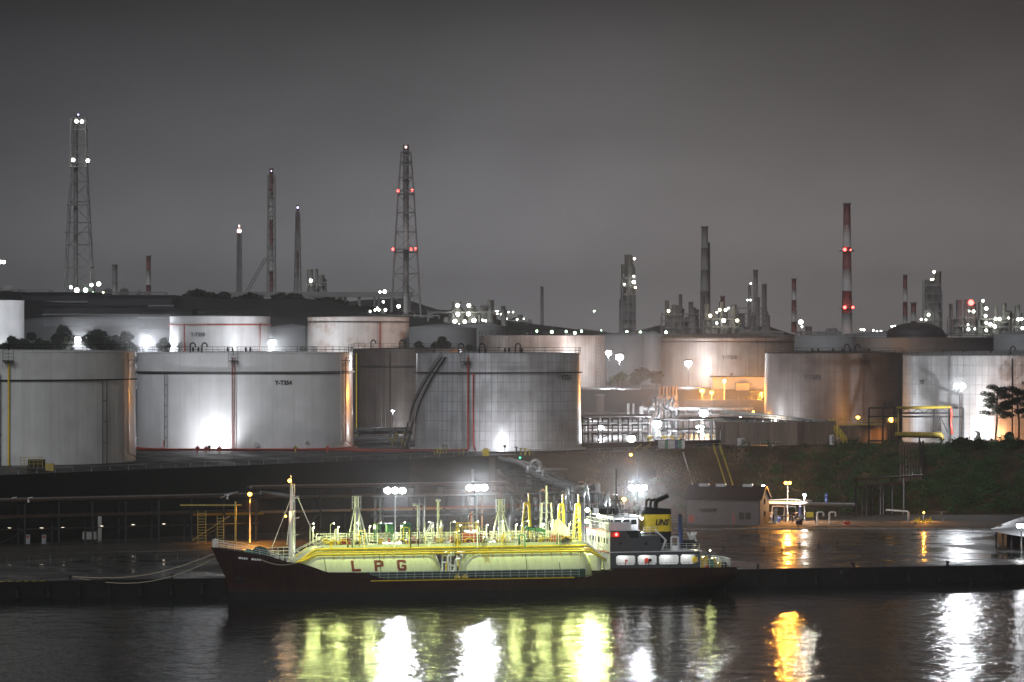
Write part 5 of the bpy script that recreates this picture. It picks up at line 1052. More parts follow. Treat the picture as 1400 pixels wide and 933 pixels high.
for x in (1.6, 4.7, 9.6): mb = MB(); mb.bar(B(x, Dp / 2 - .6, hw + hr + .25), B(x + 1.7, Dp / 2 - .6, hw + hr + .25), .9, .5); mb.build('roof_vent', 'roof_grey', rf)
def opening(x0, x1, z0, z1, m, name): mb = MB(); mb.bar(B((x0 + x1) / 2, -.03, z0), B((x0 + x1) / 2, -.03, z1), x1 - x0, .1, up=tuple(bn)); return mb.build(name, m, wl)
opening(9.6, 11.7, 1.0, 2.3, 'glass', 'window'); opening(2.8, 4.9, 0, 2.5, 'wall_pink', 'shutter_door'); opening(8.5, 8.75, .2, 2.1, 'red_pipe', 'fire_cabinet'); opening(.4, 1.4, .4, 1.7, 'red_pipe', 'warning_panel')
mb = MB(); mb.bar(B(2.3, -.5, 2.85), B(5.6, -.5, 2.85), 1.0, .12); mb.build('door_canopy', 'roof_dark', wl); mb = MB(); mb.bar(B(9.5, -.08, .95), B(11.8, -.08, .95), .2, .08); mb.bar(B(10.65, -.09, 1.0), B(10.65, -.09, 2.3), .08); mb.build('window_sill', 'concrete', wl)
for x in (.05, Lw - .05): mb = MB(); mb.cyl(B(x, -.1, 0), B(x, -.1, hw), .06, n=6); mb.build('downpipe', 'dark_steel', wl)
for z in (1.5, 3.7): mb = MB(); mb.bar(B(Lw + .03, 4.6, z), B(Lw + .03, 4.6, z + .9), .1, .8); mb.build('side_window', 'glass', wl)
# pump skid and pipes lit orange
t = thing('pump_skid', 'orange lit pump skid with pipes right of the workshop', 'pump skid', PZ(1090, 662, ZA)); rg = random.Random(5)
MB().tube([P(1051, 688, 666), P(1168, 690.5, 672)], .34, 10).build('long_pipe', 'pipe_white', t)
MB().tube([P(1051, 684, 670), P(1078, 683, 670), P(1110, 685, 672)], .14, 8).build('upper_pipe', 'pipe_white', t)
for i in range(16):
    px = rg.uniform(1054, 1118); D = rg.uniform(655, 672); h = rg.uniform(.7, 3.0); p = PZ(px, D, ZA); c = rg.choice(['pipe_brown', 'steel', 'dark_steel', 'pipe_white', 'blue_paint'])
    if i % 3 == 0: mb = MB(); mb.cyl(p, p + V((0, 0, h)), .3, n=10); mb.ball(p + V((0, 0, h)), .3, 8); mb.build('vessel', c, t)
    elif i % 3 == 1: MB().tube([p, p + V((0, 0, h)), p + V((rg.uniform(1, 2.4), 0, h)), p + V((2.4, .3, 0))], .14, 8, .3).build('pipe', c, t)
    else: mb = MB(); mb.cbox(p + V((0, 0, h * .3)), 1.1, .8, h * .6); mb.cyl(p + V((-.8, 0, h * .5)), p + V((.8, 0, h * .5)), .3, n=10); mb.build('pump', c, t)
for px in (1117.5, 1134): p = PZ(px, 655, ZA); MB().tube([p, p + V((0, 0, 2.2)), p + V((1.1, 0, 2.2)), p + V((1.1, 0, 1.4))], .16, 8, .35).build('hydrant_pipe', 'pipe_white', t)
mb = MB(); p = P(1107, 704, 652); mb.cbox(p, 1.3, .5, .9); mb.build('junction_box', 'yellow', t); mb = MB(); mb.bar(P(1090, 711, 650), P(1098, 705, 651), .7, .35); mb.build('chute', 'galv', t)
for px in (1156, 1160): mb = MB(); p = PZ(px, 652, ZA); mb.cyl(p, p + V((0, 0, .5)), .3, n=10); mb.ball(p + V((0, 0, .6)), .25, 8); mb.build('valve', 'red_paint', t)
mb = MB(); p = P(1130, 687, 672); mb.cyl(p, p + V((0, 0, 1.0)), .35, n=10); mb.ball(p + V((0, 0, 1.3)), .4, 8); mb.build('actuator', 'blue_paint', t)
t = thing('hydrant_skid', 'small T shaped hydrant frame under the low orange lamp', 'hydrant', PZ(1280, 664, ZA))
for px in (1287,): p = PZ(px, 662, ZA); mb = MB(); mb.bar(p, p + V((0, 0, 1.9)), .14); mb.bar(p + V((-1.1, 0, 1.9)), p + V((1.1, 0, 1.9)), .16); mb.build('frame', 'pipe_brown', t)
p = PZ(1242, 662, ZA); MB().tube([PZ(1212, 668, ZA + 2.0), p + V((0, 0, 2.0)), p + V((0, 0, 0))], .18, 8, .4).build('pipe', 'pipe_white', t)
for i in range(5): p = PZ(1252 + i * 5, 660 + rg.uniform(0, 4), ZA); mb = MB(); mb.cyl(p, p + V((0, 0, rg.uniform(.4, 1.0))), .18, n=8); mb.cyl(p + V((-.4, 0, .35)), p + V((.4, 0, .35)), .13, n=8); mb.build('valve', 'yellow', t)
# raised kerb behind wet paving
mb = MB(); a = G(935, 724, ZA); b = G(1420, 724, ZA); mb.bar(a + V((0, 0, .08)), b + V((0, 0, .08)), .5, .2); structure(mb.build('kerb', 'concrete'))
# pale canopy shed cut by right edge
t = thing('canopy_shed', 'pale curved canopy shed lit by a lamp at the right edge', 'shed', G(1372, 755, ZA)); mb = MB(); vs = []
for i in range(25):
    k = i / 24; px = 1355 + 180 * k; kk = min(2 * k, 1.0); yy = 724 - 24 * max(0, math.sin(math.pi * k)) ** .9; yb = 724 + 14 * (min(2 * k, 2 - 2 * k)) ** .7
    vs += [P(px, yy, 600 - 20 * k), P(px, (yy + yb) / 2 - 1.5, 588 - 28 * k), P(px, yb, 580 - 36 * k), P(px, yb + 1.5, 580.2 - 36 * k)]
mb.add(vs, [(i * 4 + j, (i + 1) * 4 + j, (i + 1) * 4 + j + 1, i * 4 + j + 1) for i in range(24) for j in range(3)], True); mb.build('canopy', 'roof_grey', t)
for px, D in ((1362, 583), (1371, 580), (1383, 577), (1396, 574), (1366, 596), (1410, 570)): mb = MB(); pz = zat(727 + (px - 1355) * .16, D); mb.cyl(PZ(px, D, ZA), PZ(px, D, pz), .14, n=8); mb.build('column', 'dark_steel', t)
mb = MB(); mb.box((xat(1374, 585), 583, ZA), (xat(1440, 585), 594, ZA + 3.0)); mb.build('stored_goods', 'dark_steel', t)
lamp_mast('floodlight_mast', 'bright white floodlight glaring over the canopy shed', 'lamp', 1397, 719, 566, ZA, 'lamp_white', WH, 7500, 2, .4, group='right apron floodlight', aim=PZ(1390, 590, 4), cone=150)

# ------------------------------------------------------------------ yard in the middle, walls, gantry on the right
def wall_run(label, pts, h, th, m, rib=3.0, ribm=None, group='concrete bund walls'):
    t = thing('bund_wall', label, 'wall', pts[0], group)
    for a, b in zip(pts, pts[1:]):
        n = max(1, round((b - a).length / rib)); d = (b - a) / n
        for i in range(n):
            p = a + d * i + d.normalized() * .02; q = a + d * (i + 1) - d.normalized() * .02; jit = random.uniform(-.02, .02)
            mb = MB(); mb.bar(p + V((0, jit, h / 2)), q + V((0, jit, h / 2)), th, h); mb.build('wall_panel', m, t)
    cap = MB()
    for a, b in zip(pts, pts[1:]): cap.bar(a + V((0, 0, h + .06)), b + V((0, 0, h + .06)), th + .15, .12)
    cap.build('wall_cap', 'concrete', t); return t
BW = [(978, 752), (1010, 748), (1050, 746), (1090, 747), (1142, 754)]
wall_run('long stained concrete wall in front of the brown tank', [PZ(px, D, 14) for px, D in BW], 4.6, .5, 'old_concrete', 2.4)
wall_run('concrete wall behind the yellow steps', [PZ(1146, 757, 14), PZ(1212, 764, 14)], 3.6, .5, 'old_concrete', 2.4)
wall_run('brown retaining wall below the glowing pump house', [PZ(800, 845, 14), PZ(935, 845, 14)], 4.6, .6, 'pipe_brown', 6)
wall_run('taller retaining wall under the paired orange lamps', [PZ(936, 845, 14), PZ(1050, 845, 14)], 7.6, .6, 'pipe_brown', 6)
wall_run('low dark bund wall behind the crest road in the middle', [PZ(797, 722, 14), PZ(850, 727, 14), PZ(905, 738, 14), PZ(985, 748, 14)], 1.0, .3, 'dark_steel', 3)
t = thing('pump_house', 'glowing orange walled pump house on the upper terrace', 'building', PZ(1010, 868, 18))
mb = MB(); mb.box((xat(974, 868), 866, 17), (xat(1052, 868), 874, zat(516, 866))); mb.build('wall', 'stack_white', t)
mb = MB(); mb.box((xat(974, 868) - .3, 865.6, zat(516, 866)), (xat(1052, 868) + .3, 874.4, zat(516, 866) + .25)); mb.build('roof', 'roof_dark', t)
mb = MB(); mb.box((xat(1006, 862), 861, 18), (xat(1024, 862), 865.9, zat(524, 862))); mb.build('annex', 'concrete', t)
mb = MB(); mb.box((xat(1010, 862), 860.9, 20.5), (xat(1016, 862), 861.0, 22.5)); mb.build('door', 'dark_steel', t)
for i in range(11):
    px = rg.uniform(997, 1044); p = PZ(px, 853 + rg.uniform(0, 4), 18.5); hh = rg.uniform(3.2, 5.0); mb = MB(); mb.cyl(p, p + V((0, 0, hh)), .12, n=6); mb.bar(p + V((-.6, 0, hh)), p + V((.6, 0, hh)), .12); mb.build('switchgear_post', 'dark_steel', t)
# white pipes
t = thing('yard_pipework', 'maze of white lit pipes beside the spiral stair tank', 'pipework', PZ(850, 790, 14)); rg = random.Random(9)
for y, x0, x1, D, r in ((571, 795, 877, 795, .3), (580, 797, 882, 790, .22), (588, 797, 880, 786, .2), (594, 800, 868, 783, .24), (576, 800, 880, 800, .16), (584, 800, 882, 796, .14), (559, 878, 1030, 800, .34), (564, 880, 1005, 806, .2), (570, 880, 960, 809, .2), (566.5, 905, 1040, 815, .18), (574, 940, 985, 800, .2)):
    MB().tube([P(x0, y + rg.uniform(-.4, .4), D), P(x1, y, D + 3)], r, 8).build('pipe', rg.choice(['pipe_white', 'pipe_white', 'pipe_brown', 'steel']), t)
for px, y0, y1, D, r in ((877, 556, 608, 792, .42), (846, 572, 590, 794, .16), (846.5, 590, 590.5, 794, .16), (863, 582, 598, 784, .16), (879.5, 545, 578, 806, .3), (859, 552, 570, 812, .3), (866, 552, 570, 813, .2)): MB().tube([P(px, y0, D), P(px, y1 if y1 > y0 + 2 else y0 + 4, D)], r, 8).build('riser', 'pipe_white' if px != 879.5 else 'pipe_brown', t)
p = PZ(800, 772, 14); MB().tube([p, p + V((0, 0, 3.6)), p + V((.6, 0, 4.4)), p + V((1.2, 0, 3.7))], .32, 10, .6).build('gooseneck', 'pipe_white', t)
for px in range(802, 1040, 17): D = 801; MB().bar(PZ(px, D, 14), P(px, 572 if px < 880 else 560, D), .2).build('support', 'dark_steel', t)
rack('dark pipe rack crossing the lit yard before the manifold', PZ(804, 764, 14), PZ(886, 772, 14), (1.8, 3.6, 5.0), 6, [(5.0, .1, .22, 'pipe_brown'), (5.0, .6, .3, 'dark_steel'), (3.6, .3, .2, 'pipe_white'), (3.6, .8, .26, 'dark_steel'), (1.8, .4, .2, 'pipe_brown')], depth=2.2, group='pipe racks in the yard')
rack('dark pipe rack right of the manifold under the yard lamps', PZ(912, 772, 14), PZ(1000, 780, 14), (2.2, 4.4), 6, [(4.4, .1, .28, 'pipe_brown'), (4.4, .7, .22, 'dark_steel'), (2.2, .2, .24, 'pipe_brown'), (2.2, .8, .2, 'steel')], depth=2.2, group='pipe racks in the yard')
for px, py, D, lab in ((912, 551, 812, 'small white lamp high on the manifold frame'), (1012, 571, 772, 'small white lamp above the stained concrete wall'), (1060, 575, 762, 'tiny white lamp on the pipe walkway left of the yellow steps')):
    lamp_mast('yard_lamp', lab, 'lamp', px, py, D, 14, 'lamp_white', WM, 900, 1, .2, group='white yard lamps', pole_r=.05, pole_m='dark_steel')
t = thing('valve_manifold', 'cluster of white curved pipes under a dazzling lamp', 'manifold', PZ(900, 785, 14))
for i in range(15):
    px = 886 + i * 3.0 + rg.uniform(-1, 1); D = 784 + rg.uniform(0, 12); h = rg.uniform(3, 9); x2 = rg.uniform(-2, 2); p = PZ(px, D, 14); MB().tube([p, p + V((0, 0, h)), p + V((x2, 0, h + .8)), p + V((x2, 0, h + rg.uniform(1, 3)))], rg.uniform(.12, .3), 8, .5).build('pipe', rg.choice(['steel', 'pipe_brown', 'galv', 'dark_steel']), t)
for i in range(10): px = rg.uniform(888, 930); p = PZ(px, 770 + rg.uniform(0, 8), 14); mb = MB(); mb.cyl(p, p + V((0, 0, 1.2)), .2, n=8); mb.cyl(p + V((-.6, 0, 1.0)), p + V((.6, 0, 1.0)), .28, n=8); mb.build('valve', rg.choice(['yellow', 'yellow_dull', 'pipe_white']), t)
for x in (893, 906, 922): mb = MB(); mb.bar(PZ(x, 808, 14), P(x, 541, 808), .22); mb.build('post', 'steel', t)
for y in (541, 548, 555): mb = MB(); mb.bar(P(890, y, 808), P(926, y, 808), .2); mb.build('beam', 'steel', t)
for i in range(7): px = 893 + i * 4.6; MB().cyl(P(px, 562, 806), P(px, 545, 806), .26, n=8).build('pipe_drop', 'galv', t)
t = thing('transformer_bank', 'row of brown ribbed insulator columns on the upper slope', 'transformer', P(915, 541, 850))
for i in range(6):
    p = P(902 + i * 4.4, 541, 850); mb = MB(); prof = []
    for j in range(9): prof += [(.22, j * .26), (.34, j * .26 + .06), (.22, j * .26 + .13)]
    mb.lathe(p, prof, 10); mb.build('insulator', 'pipe_brown', t)
mb = MB(); mb.box((xat(900, 850), 849.2, 14), (xat(926, 850), 851.5, zat(541, 850))); mb.build('plinth', 'concrete', t)
t = thing('gate_pillar', 'pale square pillar on the terrace left of the manifold', 'pillar', P(821, 562, 838)); mb = MB(); mb.box((xat(815.5, 836), 835, 16), (xat(826, 836), 837, zat(541, 836))); mb.build('shaft', 'old_concrete', t); mb = MB(); mb.box((xat(815, 836), 834.8, zat(541, 836)), (xat(826.5, 836), 837.2, zat(541, 836) + .25)); mb.build('capstone', 'concrete', t)
t = thing('site_container', 'grey and teal panelled container on the crest', 'container', PZ(914, 726, 13.9)); x0, x1 = xat(895, 727), xat(936, 727); n = 9
for i in range(n):
    a = x0 + (x1 - x0) * i / n; b = x0 + (x1 - x0) * (i + 1) / n; mb = MB(); mb.box((a + .02, 726 + (i % 2) * .04, 13.9), (b - .02, 728, 15.55)); mb.build('panel', ['dark_steel', 'galv', 'galv', 'green_paint', 'galv', 'galv', 'blue_paint', 'green_paint', 'galv'][i], t)
mb = MB(); mb.box((x0 - .05, 725.9, 15.56), (x1 + .05, 728.1, 15.68)); mb.build('lid', 'dark_steel', t)
def yellow_stair(label, a, b, w, n, zz=None):
    t = thing('handrail_stair', label, 'stair', (a.x, a.y, min(a.z, b.z)), 'yellow handrailed steps'); side = V((-(b - a).y, (b - a).x, 0)).normalized() * w
    for k in (0, 1):
        o = side * k; MB().bar(a + o, b + o, .12, .25).build('stringer', 'yellow_dull', t); mb = MB(); mb.bar(a + o + V((0, 0, 1.05)), b + o + V((0, 0, 1.05)), .09); mb.bar(a + o + V((0, 0, .55)), b + o + V((0, 0, .55)), .07)
        for i in range(0, n + 1, 3): p = a.lerp(b, i / n) + o; mb.bar(p, p + V((0, 0, 1.05)), .08)
        mb.build('handrail', 'yellow', t)
    for i in range(n): p = a.lerp(b, (i + .5) / n); mb = MB(); mb.bar(p, p + side, .28, .06); mb.build('tread', 'steel', t)
yellow_stair('yellow railed steps beside the site container', P(879, 621, 722), P(893, 611, 738), 1.6, 10)
yellow_stair('yellow railed steps against the concrete wall under the brown tank', P(1158, 606, 752), P(1138, 580, 755), 1.0, 14)
st = [slope_pt(984, .95) + V((0, 0, .3)), slope_pt(1012, .05) + V((0, 0, .3))]
yellow_stair('long yellow railed steps running down the grassy slope', st[1], st[0], 1.3, 40)
a, b = slope_pt(934, .92) + V((0, 0, .2)), slope_pt(952, .25) + V((0, 0, .2)); t = thing('slope_pipe', 'thin pale pipe running down the grass slope', 'pipe', a); MB().tube([a, b], .14, 8).build('pipe', 'pipe_white', t); MB().bar(b - V((.3, 0, .3)), b + V((.6, 0, .2)), .5).build('anchor_block', 'concrete', t)
# pipes on top of the concrete wall
t = thing('wall_top_pipework', 'dark pipe walkway running above the stained concrete wall', 'pipework', PZ(1050, 760, 14))
for y0, y1, r, mm in ((563, 578, .28, 'pipe_white'), (566, 581, .2, 'pipe_white'), (571, 583, .28, 'dark_steel'), (574, 584, .2, 'steel')): MB().tube([P(985, y0, 770), P(1040, y0 + (y1 - y0) * .25, 764), P(1140, y1, 764)], r, 8).build('pipe', mm, t)
mb = MB(); mb.rail([P(1003, 575, 760), P(1060, 577, 757), P(1140, 584, 762)], 1.1, 1.4, .08); mb.build('walkway_rail', 'dark_steel', t)
for i in range(12): px = 1010 + i * 11; mb = MB(); p = P(px, 579 + i * .35, 760); mb.cbox(p, rg.uniform(.6, 1.6), .6, rg.uniform(.5, 1.1)); mb.cyl(p, p + V((0, 0, 1.0)), .18, n=8); mb.build('valve_box', rg.choice(['dark_steel', 'steel', 'pipe_brown']), t)
for px in range(990, 1141, 25): MB().bar(PZ(px, 762, 14), P(px, 576 + (px - 985) * .05, 762), .2).build('support', 'dark_steel', t)
for px, w, h, lab in ((1013, 1.4, 1.5, 'grey meter cabinet before the stained concrete wall'), (1137, .9, 2.0, 'white upright locker at the end of the concrete wall')):
    p = PZ(px, 742 if px < 1100 else 749, 14); c = thing('wall_cabinet', lab, 'cabinet', p, 'cabinets by the concrete wall'); mb = MB(); mb.cbox(p + V((0, 0, h / 2)), w, .6, h); mb.build('casing', 'pipe_white', c); mb = MB(); mb.cbox(p + V((w * .25, -.32, h * .5)), w * .4, .04, h * .8); mb.build('door', 'steel', c)
t = thing('wall_gate', 'dark double gate set in the concrete wall end', 'gate', PZ(981, 750, 14)); mb = MB(); mb.bar(PZ(978, 749, 14), PZ(978, 749, 18), .1, 1.2); mb.build('leaf', 'dark_steel', t); mb = MB(); mb.bar(PZ(985, 748.5, 14), PZ(985, 748.5, 18), .1, .9); mb.build('leaf', 'dark_steel', t); mb = MB(); mb.tube([PZ(973, 748, 14), PZ(973, 748, 19.2), PZ(989, 747.5, 19.2)], .25, 8, .5); mb.build('frame', 'pipe_white', t)

# steel gantry on the right
t = thing('steel_gantry', 'dark steel gantry with yellow top pipe before the silver tank', 'gantry', PZ(1250, 752, 14)); GD = 752
for px, y0, y1 in ((1188, 558, 618), (1207, 558, 612), (1222, 560, 592), (1277, 560, 592), (1297, 560, 600), (1317, 558, 598)): MB().bar(P(px, y1, GD), P(px, y0, GD), .34).build('post', 'dark_steel', t)
for y, x0, x1 in ((558, 1188, 1317), (565, 1222, 1297), (570, 1186, 1317), (603, 1188, 1225)): MB().bar(P(x0, y, GD + .2), P(x1, y, GD + .2), .26, .34).build('beam', 'dark_steel', t)
for i in range(9): a = 1222 + i * 8.3; mb = MB(); mb.bar(P(a, 565 if i % 2 else 559, GD), P(a + 8.3, 559 if i % 2 else 565, GD), .12); mb.build('truss_bar', 'dark_steel', t)
for a, b in (((1278, 592), (1285, 571)), ((1296, 592), (1286, 571))): MB().bar(P(*a, GD), P(*b, GD), .2).build('brace', 'dark_steel', t)
MB().tube([P(1226, 558, GD - 1), P(1300, 556.5, GD - 1)], .3, 8).build('yellow_pipe', 'yellow_dull', t); MB().tube([P(1300, 557, GD - 1), P(1301, 565, GD - 1), P(1300, 578, GD - 1), P(1302, 594, GD - 1)], .22, 8).build('red_pipe', 'red_paint', t)
MB().tube([P(1224, 594, GD - 3), P(1287, 594.5, GD - 3), P(1287, 602, GD - 3)], .5, 12, .6).build('yellow_pipe', 'yellow_dull', t); MB().tube([P(1228, 597, GD - 3), P(1240, 597, GD - 3), P(1285, 598, GD - 3)], .2, 8).build('pipe', 'dark_steel', t)
for px in (1228, 1257, 1287): MB().bar(P(px, 630, GD - 4), P(px, 598, GD - 4), .3).build('post', 'dark_steel', t)
MB().bar(P(1140, 581, 760), P(1206, 580, 760), 1.6, .2).build('platform', 'yellow_dull', t); mb = MB(); mb.rail([P(1140, 580.5, 758.8), P(1206, 579.5, 758.8)], 1.2, 1.2, .09); mb.build('platform_rail', 'yellow_dull', t); MB().bar(P(1228, 558, GD), P(1228, 592, GD), .2).build('yellow_post', 'yellow_dull', t)
mb = MB(); mb.lathe(P(1219, 578, 758.5), [(.9, 0), (1.1, .5), (.9, 1.2), (.1, 1.5)], 14); mb.build('lamp_hood', 'yellow_dull', t)
for i in range(6): p = P(1208 + i * 2.6, 557, GD); mb = MB(); mb.cyl(p, p + V((0, 0, rg.uniform(.6, 1.5))), .14, n=6); mb.build('vent', 'dark_steel', t)
# bundle of pipes dropping down the slope
t = thing('drop_pipe_bundle', 'bundle of parallel vertical pipes going down the dark slope', 'pipework', PZ(1243, 735, 5))
for i in range(8): px = 1231 + i * 3.9; MB().tube([P(px, 606, 742), P(px, 652, 712), P(px, 657, 708)], .2 if i < 7 else .3, 8).build('pipe', 'pipe_brown', t)
for y, x0, x1, D, r in ((652, 1170, 1262, 700, .16), (662, 1183, 1240, 704, .26), (664.5, 1172, 1235, 702, .2)): MB().tube([P(x0, y + 3, D), P(x1, y - 2, D + 4)], r, 8).build('header_pipe', 'pipe_brown', t)
for i, px in enumerate((1170, 1178, 1184, 1192, 1203, 1207, 1219, 1235)): MB().tube([PZ(px, 684 + i, ZA), P(px, 655 if i in (0, 7) else 664, 700)], .2 if i % 2 else .26, 8).build('leg_pipe', 'pipe_brown' if i % 3 else 'dark_steel', t)
for px in (1258, 1262): MB().bar(slope_pt(px, .15), P(px, 604, 735), .34).build('post', 'dark_steel', t)

# low pipes and small fittings at the feet of the front tanks
t = thing('red_fire_main', 'red fire water main along the foot of the front tanks', 'pipe', PZ(480, 690, 14))
for a, b in (((188, 616, 702), (300, 621, 700)), ((300, 621, 700), (470, 617, 700)), ((470, 617, 700), (545, 623, 695)), ((545, 623, 695), (640, 620, 697)), ((483, 622, 694), (535, 622.5, 694))):
    pa, pb = P(*a), P(*b); pa.z = pb.z = 14.45; MB().tube([pa, pb], .22, 8).build('pipe', 'red_paint', t)
for px in (270, 282, 300, 404, 448): p = PZ(px, 697, 14); mb = MB(); mb.cyl(p, p + V((0, 0, 1.3)), .14, n=8); mb.cyl(p + V((-.4, 0, .9)), p + V((.4, 0, .9)), .17, n=8); mb.build('hydrant', 'red_paint' if px != 404 else 'yellow_dull', t)
t = thing('inlet_pipework', 'dark pipes and yellow valves in front of the hidden brown tank', 'pipework', PZ(527, 745, 14))
for y, D, r, mm in ((588, 765, .5, 'steel'), (592, 760, .3, 'dark_steel'), (600, 752, .55, 'galv'), (607, 745, .45, 'steel')): MB().tube([P(484, y, D), P(564, y - .5, D)], r, 10).build('pipe', mm, t)
for px in (490, 512, 541, 556): MB().bar(PZ(px, 757, 14), P(px, 587, 757), .3).build('support', 'dark_steel', t)
for i in range(14): px = rg.uniform(534, 556); p = PZ(px, 742 + rg.uniform(0, 6), 14); h = rg.uniform(1.2, 4.2); mb = MB(); mb.cyl(p, p + V((0, 0, h)), .13, n=6); mb.cyl(p + V((-.4, 0, h * .8)), p + V((.4, 0, h * .8)), .2, n=8); mb.build('valve', rg.choice(['yellow_dull', 'dark_steel', 'yellow_dull', 'steel']), t)
t = thing('valve_row', 'yellow valve stands along the foot of the spiral stair tank', 'valves', PZ(640, 690, 14))
for px in list(range(594, 614, 4)) + [628, 634, 664, 668, 706, 712, 718, 724]: p = PZ(px, 694 + rg.uniform(-2, 2), 13.6); h = rg.uniform(.9, 1.9); mb = MB(); mb.cyl(p, p + V((0, 0, h)), .14, n=6); mb.bar(p + V((-.4, 0, h)), p + V((.4, 0, h)), .16); mb.lathe(p + V((0, 0, h)), [(.05, 0), (.35, 0), (.35, .07), (.05, .07)], 10); mb.build('valve', rg.choice(['yellow', 'yellow_dull', 'dark_steel']), t)
mb = MB(); mb.cbox(PZ(664, 690, 14.2), 1.2, .8, 1.3); mb.build('valve_box', 'yellow', t)
p = P(711, 625, 690); t = lamp_mast('signal_lamp', 'small green signal lamp at the edge of the terrace', 'lamp', 711, 626, 690, 13.5, 'lamp_green', (0.1, 1, .5), 60, 1, .2)
t = thing('fitting_pile', 'dark valve pit with yellow frame at the foot of the left tank', 'valves', PZ(45, 617, 14)); mb = MB(); mb.cbox(PZ(50, 618, 14.3), 2.8, 1.5, 1.9); mb.build('pit_wall', 'dark_steel', t); mb = MB(); mb.cbox(PZ(68, 618, 13.9), 1.4, 1.0, 1.3); mb.build('box', 'yellow_dull', t)
mb = MB(); mb.rail([PZ(28, 617, 13.8), PZ(58, 617, 13.8)], 1.8, .8, .08, (.4, .7, 1)); mb.build('frame', 'yellow_dull', t)
for px, py, D, h, r, lab in ((1334, 598, 745, 2.4, 1.0, 'small white lit tank at the foot of the silver tank'),):
    p = PZ(px, 742, 14.2); t = thing('small_tank', lab, 'tank', p); MB().lathe(p, [(r, 0), (r, h), (r * .6, h + .3), (0, h + .4)], 20).build('shell', 'pipe_white', t); MB().lathe(p, [(r + .06, h * .5), (r + .06, h * .5 + .1), (r, h * .5 + .1)], 20).build('band', 'steel', t)
p = PZ(1380, 738, 15.4); t = thing('cable_drum', 'dark round cable drum under the pine trees', 'drum', p); mb = MB(); mb.cyl(p + V((0, -.5, .6)), p + V((0, .5, .6)), .95, n=18); mb.build('rim', 'dark_steel', t); MB().cyl(p + V((0, -.6, .6)), p + V((0, .6, .6)), .3, n=12).build('hub', 'steel', t)
# ------------------------------------------------------------------ vegetation
rt = random.Random(21)
def tree(label, px, D, zb, ytop, wpx, m='leaf', lobes=14, n=240, size=.42, group='broadleaf trees behind the tanks', trunk=.22):
    zt = zat(ytop, D); w = wpx / F * D; h = zt - zb; b = PZ(px, D, zb); t = thing('tree', label, 'tree', b, group)
    mb = MB(); mb.tube([b, b + V((rt.uniform(-.3, .3), 0, h * .35)), b + V((rt.uniform(-.5, .5), 0, h * .7))], trunk, 8)
    for i in range(5): a = rt.uniform(0, 6.28); mb.cyl(b + V((0, 0, h * .35)), b + V((math.cos(a) * w * .3, math.sin(a) * w * .3, h * rt.uniform(.55, .8))), trunk * .5, trunk * .15, 6)
    mb.build('trunk', 'bark', t); mb = MB()
    for i in range(lobes):
        a = rt.uniform(0, 6.28); q = rt.random() ** .5; c = b + V((math.cos(a) * q * w * .36, math.sin(a) * q * w * .3, h * (.42 + .42 * rt.random() * (1.15 - .5 * q)))); r = w * rt.uniform(.14, .24); leaves(mb, c, (r, r, r * .8), n, size, rt)
    mb.build('crown', m, t)
tree('round dark tree at the far left before the white tank', 20, 896, 24, 446, 44)
tree('dark broad tree left of the first bright yard lamp', 50, 893, 24, 440, 46); tree('dark tree just left of the pale lit sapling', 84, 899, 24, 430, 44)
tree('large dark tree between the two bright yard lamps', 140, 893, 24, 436, 56, lobes=20); tree('wide dark tree right of the large dark tree', 168, 894, 24, 441, 42, lobes=16)
tree('small dark tree beside the smaller white tank', 222, 897, 24, 449, 24, lobes=9); tree('pale lit sapling beside the first bright yard lamp', 94, 896, 24, 440, 14, 'leaf_bright', 7, 160, .3)
tree('dark bushy tree left of the rust stained tank', 412, 894, 24, 462, 18, lobes=8)
tree('dark conifer like tree right of the rust stained tank', 576, 897, 24, 455, 24, 'pine', 9); tree('dark spreading tree in the gap before the pale tanks', 604, 896, 24, 453, 40, 'pine', 14); tree('small dark tree left of the dull streaked tank', 637, 896, 24, 459, 20, 'pine', 8)
tree('low green bush lit by the twin white lamps', 845, 868, 22, 503, 30, 'ivy', 8, 200, .3, 'bushes on the upper terrace', .1); tree('dark bush left of the wide streaked tank', 875, 872, 22.5, 497, 34, 'leaf', 10, 200, .35, 'bushes on the upper terrace', .1); tree('dark bush beside the slim pale tank', 897, 870, 22.5, 500, 26, 'leaf', 8, 200, .35, 'bushes on the upper terrace', .1)
# trees on the far ridge
for i, (px, yt, w, lab) in enumerate(((268, 399, 46, 'hazy round tree clump on the far ridge'), (295, 403, 50, 'hazy second tree clump on the far ridge'), (335, 404, 46, 'hazy low tree clump beside the leaning brace'), (395, 405, 50, 'hazy low tree clump under the slim stacks'), (450, 410, 50, 'hazy tree clump below the far pipe bridge'), (500, 424, 46, 'hazy tree clump left of the tall lattice tower'))):
    tree(lab, px, 1545, zat(interp(ridge, px) + 12, 1545), yt, w, 'leaf', 14, 110, 1.1, 'trees on the far ridge', .3)
